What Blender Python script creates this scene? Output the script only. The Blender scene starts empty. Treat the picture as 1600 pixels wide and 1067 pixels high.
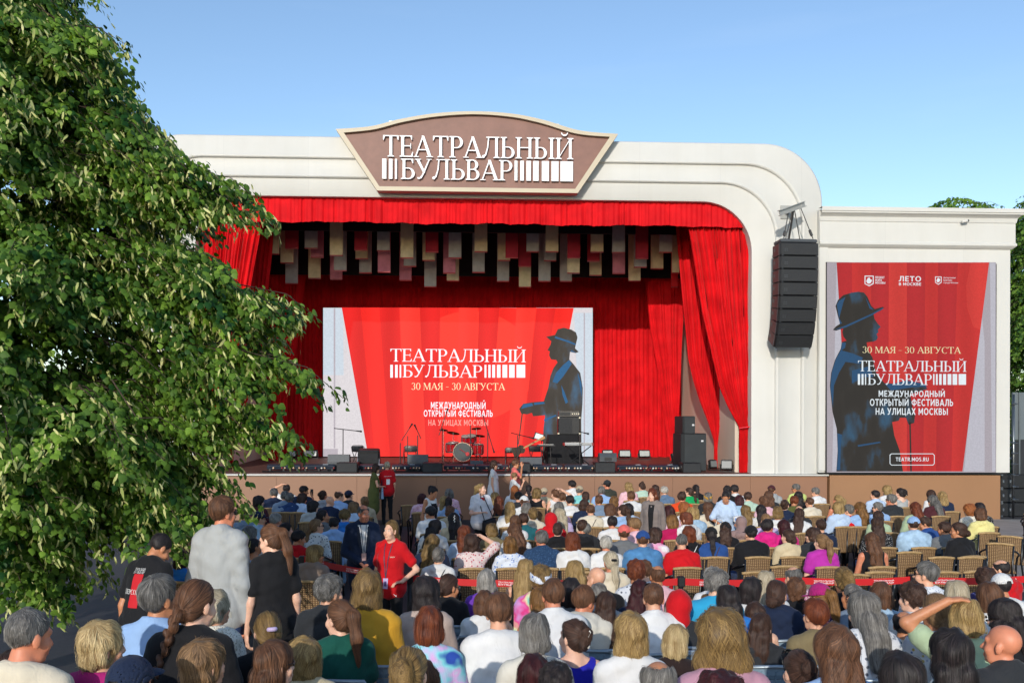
import bpy, bmesh, math, random
import numpy as np
from mathutils import Vector, Matrix
random.seed(7)
RNG = np.random.default_rng(7)
SC = bpy.context.scene
COL = SC.collection
# ---------------------------------------------------------------- camera
CAM_H, F_PX, HOR = 2.96, 1400.0, 655.0
YAW, ROLL = math.radians(2.4), 0.0030
_F = Vector((math.sin(YAW), math.cos(YAW), 0))
_R0 = Vector((math.cos(YAW), -math.sin(YAW), 0))
_U0 = Vector((0, 0, 1))
_R = _R0 * math.cos(ROLL) + _U0 * math.sin(ROLL)
_U = _U0 * math.cos(ROLL) - _R0 * math.sin(ROLL)
CPOS = Vector((0, 0, CAM_H))
cam = bpy.data.cameras.new("camera")
cam.sensor_width = 36.0
cam.lens = 36.0 * F_PX / 1600.0
cam.shift_y = (HOR - 533.5) / 1600.0
cam.clip_end = 3000
camo = bpy.data.objects.new("camera", cam)
COL.objects.link(camo)
camo.matrix_world = Matrix(((_R.x, _U.x, -_F.x, 0), (_R.y, _U.y, -_F.y, 0), (_R.z, _U.z, -_F.z, CAM_H), (0, 0, 0, 1)))
SC.camera = camo
# ---------------------------------------------------------------- sky, sun, exposure
SUN_EL, SUN_AZ = math.radians(17.0), math.radians(15.0)   # sun stands behind the camera, a little to the left
world = bpy.data.worlds.new("World"); SC.world = world; world.use_nodes = True
wn = world.node_tree.nodes; wl = world.node_tree.links
sky = wn.new("ShaderNodeTexSky"); sky.sky_type = 'NISHITA'; sky.sun_disc = False
sky.sun_elevation = SUN_EL; sky.sun_rotation = math.radians(180) + SUN_AZ
sky.air_density = 1.0; sky.dust_density = 0.5; sky.ozone_density = 2.2; sky.altitude = 100
_tc = wn.new("ShaderNodeTexCoord"); _mp = wn.new("ShaderNodeMapping"); _mp.inputs["Scale"].default_value = (1.5, 1.5, 9.0); _cn = wn.new("ShaderNodeTexNoise"); _cn.inputs["Scale"].default_value = 2.2; _cn.inputs["Detail"].default_value = 7.0
_cr = wn.new("ShaderNodeValToRGB"); _cr.color_ramp.elements[0].position = .56; _cr.color_ramp.elements[1].position = .92; _cr.color_ramp.elements[1].color = (.07, .07, .07, 1)
_mx = wn.new("ShaderNodeMixRGB"); _mx.inputs[2].default_value = (5.2, 5.6, 6.0, 1)      # thin high haze in the sky
wl.new(_tc.outputs["Generated"], _mp.inputs[0]); wl.new(_mp.outputs[0], _cn.inputs["Vector"]); wl.new(_cn.outputs[0], _cr.inputs[0]); wl.new(_cr.outputs[0], _mx.inputs[0]); wl.new(sky.outputs[0], _mx.inputs[1])
wl.new(_mx.outputs[0], wn["Background"].inputs[0]); wn["Background"].inputs[1].default_value = 0.15
sl = bpy.data.lights.new("sun", 'SUN'); sl.energy = 2.25; sl.angle = math.radians(0.5); sl.color = (1.0, 0.94, 0.85)
so = bpy.data.objects.new("sun", sl); COL.objects.link(so)
_sd = Vector((math.sin(SUN_AZ) * math.cos(SUN_EL), math.cos(SUN_AZ) * math.cos(SUN_EL), -math.sin(SUN_EL)))
so.rotation_euler = _sd.to_track_quat('-Z', 'Y').to_euler(); so.location = (-20, -40, 30)
SC.view_settings.view_transform = 'Standard'; SC.view_settings.look = 'None'
SC.view_settings.exposure = 0.5; SC.view_settings.gamma = 1.0; SC.view_settings.use_curve_mapping = False
SC.cycles.max_bounces = 6; SC.cycles.transparent_max_bounces = 8
SC.cycles.use_denoising = True

# ---------------------------------------------------------------- from the surveyed photograph to metres
def P(u, v, Y):
    d = _F + _R * ((u - 800) / F_PX) + _U * ((HOR - v) / F_PX)
    return CPOS + d * (Y / d.y)
def ground(Y):
    if Y >= 11.6: return 0.0
    if Y >= 10.6: return 0.05 * (11.6 - Y) ** 2
    return 0.05 + 0.1 * (10.6 - Y)
def on_ground(u, v, h):
    lo, hi = 2.6, 40.0
    for _ in range(40):
        m = (lo + hi) / 2
        if P(u, v, m).z > ground(m) + h: lo = m
        else: hi = m
    return P(u, v, lo)
# ---------------------------------------------------------------- materials
def lin(c):
    if isinstance(c, str):
        c = tuple(int(c[i:i + 2], 16) for i in (1, 3, 5))
    return tuple(((x / 255) / 12.92 if x / 255 <= .04045 else ((x / 255 + .055) / 1.055) ** 2.4) for x in c) + (1.0,)
_M = {}
def N(nt, t, **kw):
    n = nt.nodes.new("ShaderNode" + t)
    for k, v in kw.items():
        if k in n.inputs: n.inputs[k].default_value = v
        else: setattr(n, k, v)
    return n
def new_mat(name):
    m = bpy.data.materials.new(name); m.use_nodes = True
    return m, m.node_tree, m.node_tree.nodes["Principled BSDF"]
def ramp(nt, stops, interp='LINEAR'):
    r = nt.nodes.new("ShaderNodeValToRGB"); r.color_ramp.interpolation = interp
    el = r.color_ramp.elements
    while len(el) < len(stops): el.new(0.5)
    for e, (p, c) in zip(el, stops): e.position = p; e.color = c
    return r
def mul(c, f): return (min(1, c[0] * f), min(1, c[1] * f), min(1, c[2] * f), 1)
def mat(name, color, rough=.6, var=.12, scale=3.0, bump=0.0, bscale=40.0, metal=0.0, spec=.5, emit=None, estr=0.0, coat=0.0):
    if name in _M: return _M[name]
    m, nt, b = new_mat(name)
    c = lin(color)
    tc = N(nt, "TexCoord")
    nz = N(nt, "TexNoise", Scale=scale, Detail=6.0, Roughness=.6)
    nt.links.new(tc.outputs["Object"], nz.inputs["Vector"])
    r = ramp(nt, [(.3, mul(c, 1 - var)), (.7, mul(c, 1 + var))])
    nt.links.new(nz.outputs[0], r.inputs[0]); nt.links.new(r.outputs[0], b.inputs["Base Color"])
    b.inputs["Roughness"].default_value = rough; b.inputs["Metallic"].default_value = metal
    b.inputs["Specular IOR Level"].default_value = spec
    if coat: b.inputs["Coat Weight"].default_value = coat
    if bump:
        n2 = N(nt, "TexNoise", Scale=bscale, Detail=4.0); bp = N(nt, "Bump", Strength=bump, Distance=.02)
        nt.links.new(tc.outputs["Object"], n2.inputs["Vector"])
        nt.links.new(n2.outputs[0], bp.inputs["Height"]); nt.links.new(bp.outputs[0], b.inputs["Normal"])
    if emit is not None:
        b.inputs["Emission Color"].default_value = lin(emit); b.inputs["Emission Strength"].default_value = estr
    _M[name] = m
    return m
# ---------------------------------------------------------------- objects
def tag(o, label=None, cat=None, group=None, kind=None):
    if label: o["label"] = label
    if cat: o["category"] = cat
    if group: o["group"] = group
    if kind: o["kind"] = kind
    return o
def empty(name, loc=(0, 0, 0), rz=0.0):
    o = bpy.data.objects.new(name, None); COL.objects.link(o)
    o.location = loc; o.rotation_euler = (0, 0, rz); o.empty_display_size = .1
    return o
def link(name, me, parent=None):
    o = bpy.data.objects.new(name, me); COL.objects.link(o)
    if parent is not None: o.parent = parent
    return o
class MB:
    def __init__(s): s.v = []; s.f = []; s.mi = []; s.cur = 0
    def add(s, vs, fs, m=None):
        n = len(s.v); s.v += [tuple(v) for v in vs]
        s.f += [tuple(i + n for i in f) for f in fs]; s.mi += [s.cur if m is None else m] * len(fs)
        return s
    def box(s, c, d, R=None, m=None, taper=(1, 1), bev=0.0):
        x, y, z = d[0] / 2, d[1] / 2, d[2] / 2
        tx, ty = taper
        if bev > 0:
            b = min(bev, x * .9, y * .9, z * .9); vs = []; 
            for sz, e in ((-1, b), (-1, 0), (1, 0), (1, b)):
                zz = sz * z if e else sz * (z - b)
                k = (tx, ty) if sz > 0 else (1, 1)
                ex, ey = x * k[0] - e, y * k[1] - e
                vs += [(-ex, -ey + (b if not e else b), zz), (-ex + b, -ey, zz), (ex - b, -ey, zz), (ex, -ey + b, zz), (ex, ey - b, zz), (ex - b, ey, zz), (-ex + b, ey, zz), (-ex, ey - b, zz)]
            fs = [tuple(range(7, -1, -1)), tuple(range(24, 32))]
            for r in range(3):
                for i in range(8):
                    j = (i + 1) % 8; fs.append((r * 8 + i, r * 8 + j, r * 8 + 8 + j, r * 8 + 8 + i))
        else:
            vs = [(-x, -y, -z), (x, -y, -z), (x, y, -z), (-x, y, -z), (-x * tx, -y * ty, z), (x * tx, -y * ty, z), (x * tx, y * ty, z), (-x * tx, y * ty, z)]
            fs = [(0, 3, 2, 1), (4, 5, 6, 7), (0, 1, 5, 4), (1, 2, 6, 5), (2, 3, 7, 6), (3, 0, 4, 7)]
        M = Matrix.Translation(Vector(c)) @ (R.to_4x4() if R is not None else Matrix.Identity(4))
        return s.add([M @ Vector(v) for v in vs], fs, m)
    def tube(s, pts, r, n=8, m=None, cap=True):
        pts = [Vector(p) for p in pts]; k = len(pts)
        rs = [r] * k if not hasattr(r, '__len__') else r
        vs = []; fs = []; pa = None
        for i, p in enumerate(pts):
            t = (pts[min(i + 1, k - 1)] - pts[max(i - 1, 0)])
            if t.length < 1e-9: t = Vector((0, 0, 1))
            t.normalize()
            if pa is None: a = t.orthogonal().normalized()
            else:
                a = pa - t * pa.dot(t)
                a = a.normalized() if a.length > 1e-6 else t.orthogonal().normalized()
            pa = a; b = t.cross(a)
            for j in range(n):
                w = 2 * math.pi * j / n
                vs.append(p + (a * math.cos(w) + b * math.sin(w)) * rs[i])
        for i in range(k - 1):
            for j in range(n):
                jj = (j + 1) % n
                fs.append((i * n + j, i * n + jj, (i + 1) * n + jj, (i + 1) * n + j))
        if cap: fs += [tuple(range(n - 1, -1, -1)), tuple(range((k - 1) * n, k * n))]
        return s.add(vs, fs, m)
    def lathe(s, prof, c=(0, 0, 0), n=24, R=None, m=None, cap=True):
        vs = []; fs = []
        M = Matrix.Translation(Vector(c)) @ (R.to_4x4() if R is not None else Matrix.Identity(4))
        for r, z in prof:
            for j in range(n):
                w = 2 * math.pi * j / n; vs.append(M @ Vector((r * math.cos(w), r * math.sin(w), z)))
        for i in range(len(prof) - 1):
            for j in range(n):
                jj = (j + 1) % n; fs.append((i * n + j, i * n + jj, (i + 1) * n + jj, (i + 1) * n + j))
        if cap: fs += [tuple(range(n - 1, -1, -1)), tuple(range((len(prof) - 1) * n, len(prof) * n))]
        return s.add(vs, fs, m)
    def prism(s, poly, y0, y1, m=None):          # polygon in (x, z), extruded along y
        n = len(poly)
        a = sum(poly[i][0] * poly[(i + 1) % n][1] - poly[(i + 1) % n][0] * poly[i][1] for i in range(n))
        if a < 0: poly = poly[::-1]
        vs = [(x, y0, z) for x, z in poly] + [(x, y1, z) for x, z in poly]
        fs = [tuple(range(n)), tuple(range(2 * n - 1, n - 1, -1))] + [(i, i + n, (i + 1) % n + n, (i + 1) % n) for i in range(n)]
        return s.add(vs, fs, m)
    def sheet(s, g, m=None):                     # rows of points
        h, w = len(g), len(g[0])
        return s.add([p for r in g for p in r], [(i * w + j, i * w + j + 1, (i + 1) * w + j + 1, (i + 1) * w + j) for i in range(h - 1) for j in range(w - 1)], m)
    def mesh(s, name, mats, smooth=False, fix=True, angle=None):
        me = bpy.data.meshes.new(name); me.from_pydata(s.v, [], s.f)
        for mm in (mats if isinstance(mats, (list, tuple)) else [mats]): me.materials.append(mm)
        me.polygons.foreach_set("material_index", s.mi)
        if fix:
            bm = bmesh.new(); bm.from_mesh(me); bmesh.ops.recalc_face_normals(bm, faces=bm.faces); bm.to_mesh(me); bm.free()
        if smooth or angle:
            me.polygons.foreach_set("use_smooth", [True] * len(me.polygons))
            if angle: me.set_sharp_from_angle(angle=math.radians(angle))
        me.update(); return me
    def build(s, name, mats, parent=None, smooth=False, angle=None, fix=True, loc=None):
        o = link(name, s.mesh(name, mats, smooth, fix, angle), parent)
        if loc is not None: o.location = loc
        return o
def RZ(a): return Matrix.Rotation(a, 3, 'Z')
def RX(a): return Matrix.Rotation(a, 3, 'X')
def RY(a): return Matrix.Rotation(a, 3, 'Y')
def children(o): return [c for c in o.children]
def copy_tree(o, parent=None):
    c = o.copy(); COL.objects.link(c)
    if parent is not None: c.parent = parent
    for ch in list(o.children): copy_tree(ch, c)
    return c
# ---------------------------------------------------------------- lettering
def text_mesh(body, depth=.0, bold=0.0, spacing=1.0):
    c = bpy.data.curves.new("t", 'FONT'); c.body = body; c.size = 1.0; c.extrude = depth; c.offset = bold; c.space_character = spacing
    c.resolution_u = 3
    o = bpy.data.objects.new("t", c); COL.objects.link(o)
    me = bpy.data.meshes.new_from_object(o.evaluated_get(bpy.context.evaluated_depsgraph_get()))
    bpy.data.objects.remove(o); bpy.data.curves.remove(c)
    return me
def sans(mb, body, x0, x1, z0, z1, y, depth=.004, bold=.02, m=None):
    """Put sans lettering on a plane facing -Y; the box gives its extent."""
    me = text_mesh(body, 0.0, bold)
    vs = [v.co.copy() for v in me.vertices]
    ax, bx = min(v.x for v in vs), max(v.x for v in vs); az, bz = min(v.y for v in vs), max(v.y for v in vs)
    pts = [(x0 + (v.x - ax) / (bx - ax) * (x1 - x0), y, z0 + (v.y - az) / (bz - az) * (z1 - z0)) for v in vs]
    mb.add(pts, [tuple(p.vertices) for p in me.polygons], m)
    bpy.data.meshes.remove(me)
def _arc(cx, cy, rx, ry, a0, a1, n=18):
    return [(cx + rx * math.cos(math.radians(a0 + (a1 - a0) * i / n)), cy + ry * math.sin(math.radians(a0 + (a1 - a0) * i / n))) for i in range(n + 1)]
def _rect(x0, x1, y0, y1): return [(x0, y0), (x1, y0), (x1, y1), (x0, y1)]
T, H, SV = .125, .042, .085      # stem, hairline, serif reach
def _stem(x, top=1, bot=1, y0=0., y1=1.):
    p = [_rect(x, x + T, y0, y1)]
    if bot: p.append([(x - SV, y0), (x + T + SV, y0), (x + T + SV, y0 + .03), (x + T, y0 + .07), (x, y0 + .07), (x - SV, y0 + .03)])
    if top: p.append([(x - SV, y1), (x + T + SV, y1), (x + T + SV, y1 - .03), (x + T, y1 - .07), (x, y1 - .07), (x - SV, y1 - .03)])
    return p
def _bowl(x, y0, y1, w, t=T * 1.05):
    cy, ry = (y0 + y1) / 2, (y1 - y0) / 2
    o = _arc(x + w * .35, cy, w * .65, ry, -90, 90); i = _arc(x + w * .35, cy, w * .65 - t, ry - H, 90, -90)
    return [[(x, y0)] + o + [(x, y1), (x, y1 - H)] + i + [(x, y0 + H)]]
def _ring(cx, cy, rx, ry, t):
    o = _arc(cx, cy, rx, ry, 90, 450, 36); i = _arc(cx, cy, rx - t, ry - H, 450, 90, 36)
    return [o + i]
def serif_glyph(ch):
    s = SV
    if ch == 'Т': return .78, _stem(.33, 0, 1) + [_rect(.03, .75, .955, 1), [(.03, 1), (.03, .78), (.06, .78), (.12, .957)], [(.75, 1), (.66, .957), (.72, .78), (.75, .78)]]
    if ch == 'Е': return .68, _stem(.1) + [_rect(.1, .6, .955, 1), _rect(.1, .55, .49, .535), _rect(.1, .62, 0, .045), [(.6, 1), (.52, .957), (.57, .8), (.6, .8)], [(.65, .23), (.62, .23), (.54, .043), (.62, 0)], [(.52, .38), (.55, .38), (.55, .64), (.52, .64)]]
    if ch == 'А': return .86, [[(.06, .03), (.40, 1), (.46, 1), (.12, .03)], [(.36, 1), (.48, 1), (.82, .03), (.67, .03)], _rect(.2, .66, .32, .365), _rect(-.02, .24, 0, .035), _rect(.58, .9, 0, .035)]
    if ch == 'Р': return .68, _stem(.1) + _bowl(.2, .44, 1, .45)
    if ch == 'Л': return .86, _stem(.62, 0, 1) + [_rect(.2, .82, .955, 1), [(.34, .96), (.30, .5), (.2, .12), (.04, .02), (.04, .1), (.15, .18), (.24, .5), (.28, .96)], _arc(.07, .07, .07, .07, 0, 360, 14)[:-1]]
    if ch == 'Ь': return .70, _stem(.1) + _bowl(.2, 0, .55, .47)
    if ch == 'Ы': return 1.02, _stem(.1) + _bowl(.2, 0, .55, .43) + _stem(.79)
    if ch == 'Н': return .86, _stem(.1) + _stem(.63) + [_rect(.2, .65, .49, .535)]
    if ch in 'ИЙ':
        p = _stem(.1) + _stem(.65) + [[(.2, .08), (.2, .15), (.67, .93), (.67, .86)]]
        if ch == 'Й':
            p += [_arc(.44, 1.26, .16, .17, 180, 360) + _arc(.44, 1.25, .12, .09, 360, 180)]
        return .88, p
    if ch == 'Б': return .70, _stem(.1) + _bowl(.2, 0, .56, .47) + [_rect(.1, .58, .955, 1), [(.6, 1), (.5, .957), (.57, .78), (.6, .78)]]
    if ch == 'У': return .80, [[(.04, .97), (.18, .97), (.46, .36), (.40, .27)], [(.62, .97), (.68, .97), (.42, .3), (.3, .06), (.17, 0), (.1, .03), (.1, .1), (.2, .09), (.3, .2)], _rect(-.03, .27, .965, 1), _rect(.53, .77, .965, 1)]
    if ch == 'В': return .72, _stem(.1) + _bowl(.2, .5, 1, .41) + _bowl(.2, 0, .54, .47)
    if ch == 'М': return 1.02, [_rect(.1, .14, .03, .97), _rect(.8, .925, .03, .97), [(.08, 1), (.22, 1), (.54, .12), (.48, .0)], [(.76, 1), (.84, 1), (.53, .0), (.48, .0)], _rect(0, .24, 0, .035), _rect(.7, 1.0, 0, .035), _rect(.02, .2, .965, 1), _rect(.8, 1., .965, 1)]
    if ch == 'Я': return .72, [[(.62 - x if False else x, y) for x, y in q] for q in _stem(.5)] + [[(.72 - x, y) for x, y in q] for q in _bowl(.2, .46, 1, .45)] + [[(.02, .03), (.3, .48), (.38, .48), (.14, .03)], _rect(-.03, .2, 0, .035)]
    if ch == 'Г': return .64, _stem(.1) + [_rect(.1, .6, .955, 1), [(.62, 1), (.52, .957), (.59, .76), (.62, .76)]]
    if ch == 'С': 
        o = _arc(.44, .5, .40, .51, 48, 312, 26); i = _arc(.44, .5, .40 - T, .51 - H, 312, 48, 26)
        return .80, [o + i, [(.74, .98), (.71, .98), (.66, .84), (.74, .72)]]
    if ch == 'П': return .86, _stem(.1) + _stem(.63) + [_rect(.2, .65, .95, 1)]
    if ch == 'О': return .92, _ring(.46, .5, .40, .51, T)
    if ch == '3': return .56, [_arc(.24, .755, .23, .25, -80, 160, 16) + _arc(.24, .755, .13, .21, 160, -80, 16), _arc(.24, .28, .26, .29, -160, 80, 16) + _arc(.24, .28, .15, .25, 80, -160, 16)]
    if ch == '0': return .66, _ring(.33, .5, .28, .51, .11)
    if ch == '–': return .5, [_rect(.05, .4, .4, .44)]
    return .32, []
def serif(mb, body, x0, x1, z0, z1, y, depth=.004, m=None, front=None):
    x = 0; polys = []
    for ch in body:
        a, ps = serif_glyph(ch)
        polys += [[(px + x, pz) for px, pz in p] for p in ps]; x += a
    k = (x1 - x0) / x
    for i, p in enumerate(polys):
        e = .0004 * (i % 5)
        mb.prism([(x0 + px * k, z0 + pz * (z1 - z0)) for px, pz in p], y - depth - e, y, m)

B_ = .175
def sans_glyph(ch):
    st = lambda x, a=0., b=1.: _rect(x, x + B_, a, b)
    ba = lambda x0, x1, y: _rect(x0, x1, y, y + .16)
    def bowl(x, y0, y1, w):
        cy, ry = (y0 + y1) / 2, (y1 - y0) / 2; rx = min(w * .6, ry); o = _arc(x + w - rx, cy, rx, ry, -90, 90, 14); i = _arc(x + w - rx, cy, rx - B_, ry - .155, 90, -90, 14)
        return [[(x, y0)] + o + [(x, y1), (x, y1 - .155)] + i + [(x, y0 + .155)]]
    def ring(cx, rx, a0=90, a1=450):
        return [_arc(cx, .5, rx, .515, a0, a1, 32) + _arc(cx, .5, rx - B_, .355, a1, a0, 32)]
    dg = lambda x0, y0, x1, y1, w=.2: [(x0, y0), (x0 + w, y0), (x1 + w, y1), (x1, y1)]
    if ch in 'МM': return 1.02, [st(.06), st(.78), [(.06, 1), (.24, 1), (.59, .25), (.42, .25)], [(.78, 1), (.96, 1), (.59, .25), (.42, .25)]]
    if ch in 'ЕE': return .70, [st(.06), ba(.06, .64, .84), ba(.06, .60, .42), ba(.06, .64, 0)]
    if ch == 'Ж': return 1.18, [_rect(.5, .67, 0, 1), dg(.02, 0, .34, .52), dg(.02, 1, .34, .48), dg(.95, 0, .63, .52), dg(.95, 1, .63, .48), _rect(.36, .8, .43, .57)]
    if ch == 'Д': return .94, [ba(.02, .92, .12), _rect(.02, .17, -.14, .14), _rect(.77, .92, -.14, .14), _rect(.64, .81, .12, 1), ba(.26, .81, .84), [(.12, .14), (.29, .14), (.42, .98), (.25, .98)]]
    if ch == 'У': return .84, [dg(.0, 1, .33, .36, .2), [(.64, 1), (.83, 1), (.50, .2), (.38, .02), (.2, 0), (.10, .01), (.10, .16), (.22, .16), (.32, .24)]]
    if ch == 'U': return .88, [_rect(.06, .06 + B_, .36, 1), _rect(.64, .64 + B_, .36, 1), _arc(.4375, .37, .3775, .385, 180, 360, 18) + _arc(.4375, .37, .2025, .225, 360, 180, 18)]
    if ch == 'Н': return .90, [st(.06), st(.66), ba(.06, .8, .42)]
    if ch in 'АA': return .90, [[(.0, 0), (.18, 0), (.54, 1), (.36, 1)], [(.72, 0), (.90, 0), (.54, 1), (.36, 1)], ba(.2, .7, .2)]
    if ch == 'Р': return .76, [st(.06)] + bowl(.1, .34, 1, .63)
    if ch == 'R': return .78, [st(.06)] + bowl(.1, .38, 1, .60) + [dg(.55, 0, .30, .42, .2)]
    if ch in 'ОO': return 1.0, ring(.5, .46)
    if ch in 'СCS' and ch != 'S': return .90, ring(.5, .46, 45, 315)
    if ch == 'S': return .74, [_arc(.37, .735, .31, .28, -90 - 0, 30 - 360 + 0, 22)[::-1] + _arc(.37, .735, .14, .13, 30, 270, 22)[::-1], _arc(.37, .27, .32, .285, -150, 90, 22) + _arc(.37, .27, .15, .13, 90, -150, 22)]
    if ch in 'ТT': return .78, [_rect(.305, .475, 0, .9), ba(.02, .76, .84)]
    if ch == 'К': return .82, [st(.06), dg(.60, 1, .2, .46, .21), dg(.62, 0, .30, .56, .21)]
    if ch == 'Ы': return 1.10, [st(.06)] + bowl(.1, 0, .66, .56) + [st(.86)]
    if ch == 'Ь': return .76, [st(.06)] + bowl(.1, 0, .66, .62)
    if ch in 'ИЙ': return .92, [st(.06), st(.69), [(.2, .02), (.2, .30), (.72, .98), (.72, .70)]] + ([_arc(.46, 1.30, .19, .20, 180, 360, 12) + _arc(.46, 1.30, .09, .08, 360, 180, 12)] if ch == 'Й' else [])
    if ch == 'Ф': return 1.10, [_rect(.465, .635, -.04, 1.04)] + [_arc(.55, .5, .52, .38, 90, 450, 30) + _arc(.55, .5, .36, .24, 450, 90, 30)]
    if ch == 'В': return .80, [st(.06)] + bowl(.1, .44, 1, .58) + bowl(.1, 0, .58, .65)
    if ch == 'Л': return .90, [st(.67), ba(.24, .8, .84), [(.26, .98), (.24, .45), (.16, .17), (.0, .15), (.0, 0), (.2, 0), (.34, .12), (.41, .45), (.43, .98)]]
    if ch == 'Ц': return .94, [st(.06), st(.64), ba(.06, .92, 0), _rect(.77, .92, -.16, .1)]
    if ch == 'Х': return .86, [dg(.0, 0, .62, 1, .22), dg(.62, 0, .0, 1, .22)]
    if ch == 'П': return .90, [st(.06), st(.66), ba(.06, .8, .84)]
    if ch == 'Э': return .86, ring(.38, .44, -135, 135) + [ba(.3, .7, .42)]
    if ch == 'I': return .30, [st(.06)]
    if ch == '.': return .30, [_rect(.06, .23, 0, .17)]
    return .34, []
def sans2(mb, body, x0, x1, z0, z1, y):
    x = 0; polys = []
    for ch in body:
        a, ps = sans_glyph(ch); polys += [[(px + x, pz) for px, pz in p] for p in ps]; x += a + .10
    k = (x1 - x0) / (x - .10)
    for i, p in enumerate(polys): mb.prism([(x0 + px * k, z0 + pz * (z1 - z0)) for px, pz in p], y - .002 - .0003 * (i % 5), y)
# ================================================================ GROUND
YS = 26.4                                   # front edge of the stage
def build_ground():
    xs = [-900, -300, -120, -60, -40] + [-30 + i * 1.0 for i in range(61)] + [40, 60, 120, 300, 900]
    ys = [-900, -200, -60, -20, -10] + [-5 + i * .5 for i in range(36)] + [14, 18, 22, 26, 30, 40, 60, 120, 300, 900]
    def gz(y): return ground(y) if y > -8 else ground(-8)
    mb = MB(); mb.sheet([[(x, y, gz(y)) for x in xs] for y in ys])
    m, nt, b = new_mat("dark_tarmac")
    tc = N(nt, "TexCoord"); n1 = N(nt, "TexNoise", Scale=.35, Detail=5.0); n2 = N(nt, "TexNoise", Scale=9.0, Detail=8.0, Roughness=.7)
    mx = N(nt, "MixRGB", blend_type='MULTIPLY'); mx.inputs[0].default_value = .8
    r1 = ramp(nt, [(.3, lin('#2c2c30')), (.7, lin('#3f3e41'))]); r2 = ramp(nt, [(.3, (.55, .55, .55, 1)), (.75, (1, 1, 1, 1))])
    nt.links.new(tc.outputs["Object"], n1.inputs["Vector"]); nt.links.new(tc.outputs["Object"], n2.inputs["Vector"])
    nt.links.new(n1.outputs[0], r1.inputs[0]); nt.links.new(n2.outputs[0], r2.inputs[0])
    nt.links.new(r1.outputs[0], mx.inputs[1]); nt.links.new(r2.outputs[0], mx.inputs[2]); nt.links.new(mx.outputs[0], b.inputs["Base Color"])
    b.inputs["Roughness"].default_value = .8
    bp = N(nt, "Bump", Strength=.4, Distance=.01); nt.links.new(n2.outputs[0], bp.inputs["Height"]); nt.links.new(bp.outputs[0], b.inputs["Normal"])
    tag(mb.build("ground", m, smooth=True), kind="structure")
    # pale paving in front of the stage at the right
    pm = mat("pale_paving", '#8f8a84', .85, .18, 1.5, .2, 30)
    mb = MB(); mb.sheet([[(x, y, .004) for x in (9.5, 30)] for y in (12.0, 26.3)])
    tag(mb.build("paving", pm), kind="structure")
build_ground()

# ================================================================ STAGE: deck, fascia
CX = P(745, 560, YS).x
ZF = P(800, 740, YS).z
def zf(d): return ZF + .0227 * max(0, d)     # the deck rises gently towards the back
XR = P(1293, 760, YS).x
XL = 2 * CX - XR
def up(u, d, h=0.0, v=None):
    p = P(u, 700 if v is None else v, YS + d)
    return (p.x, p.y, zf(d) + h) if v is None else (p.x, p.y, p.z)
M_white = mat("white_render", '#c9c8c2', .55, .035, .8, .05, 60)
def white_render():
    m = M_white; nt = m.node_tree; b = nt.nodes["Principled BSDF"]; L = nt.links.new
    tc = N(nt, "TexCoord"); br = N(nt, "TexBrick", Scale=1.0, offset=0.0); br.inputs["Mortar Size"].default_value = .004; br.inputs["Brick Width"].default_value = 2.44; br.inputs["Row Height"].default_value = 40.0
    for k, v in (("Color1", (1, 1, 1, 1)), ("Color2", (.975, .975, .975, 1)), ("Mortar", (.86, .86, .86, 1))): br.inputs[k].default_value = v
    sx = N(nt, "SeparateXYZ"); cx = N(nt, "CombineXYZ"); L(tc.outputs["Object"], sx.inputs[0]); L(sx.outputs[0], cx.inputs[0]); L(sx.outputs[2], cx.inputs[1]); L(cx.outputs[0], br.inputs["Vector"])
    mp = N(nt, "Mapping"); mp.inputs["Scale"].default_value = (3.0, 3.0, .25); L(tc.outputs["Object"], mp.inputs[0])
    st = N(nt, "TexNoise", Scale=1.2, Detail=6.0, Roughness=.65); L(mp.outputs[0], st.inputs["Vector"]); r = ramp(nt, [(.35, (.98, .978, .97, 1)), (.6, (1, 1, 1, 1))]); L(st.outputs[0], r.inputs[0])
    src = b.inputs["Base Color"].links[0].from_socket
    m1 = N(nt, "MixRGB", blend_type='MULTIPLY'); m1.inputs[0].default_value = 1; m2 = N(nt, "MixRGB", blend_type='MULTIPLY'); m2.inputs[0].default_value = 1
    L(src, m1.inputs[1]); L(br.outputs[0], m1.inputs[2]); L(m1.outputs[0], m2.inputs[1]); L(r.outputs[0], m2.inputs[2]); L(m2.outputs[0], b.inputs["Base Color"])
white_render()
M_wood = mat("deck_boards", '#5a3a30', .55, .25, 2.0, .1, 20)
M_fascia = mat("brown_fascia", '#8c654c', .5, .05, .6, .04, 80)
M_black = mat("black_gear", '#17181a', .5, .25, 6.0, .08, 60)
M_grille = mat("black_grille", '#1d1f22', .65, .3, 20, .3, 300)
M_steel = mat("bare_steel", '#8a8d90', .35, .1, 5, metal=1.0)
M_chrome = mat("chrome", '#d0d2d4', .18, .05, 5, metal=1.0)
M_dark = mat("dark_interior", '#141214', .9, .2, 1.0)
M_beige = mat("beige_side_wall", '#c9bba9', .7, .05, .8)
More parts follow.
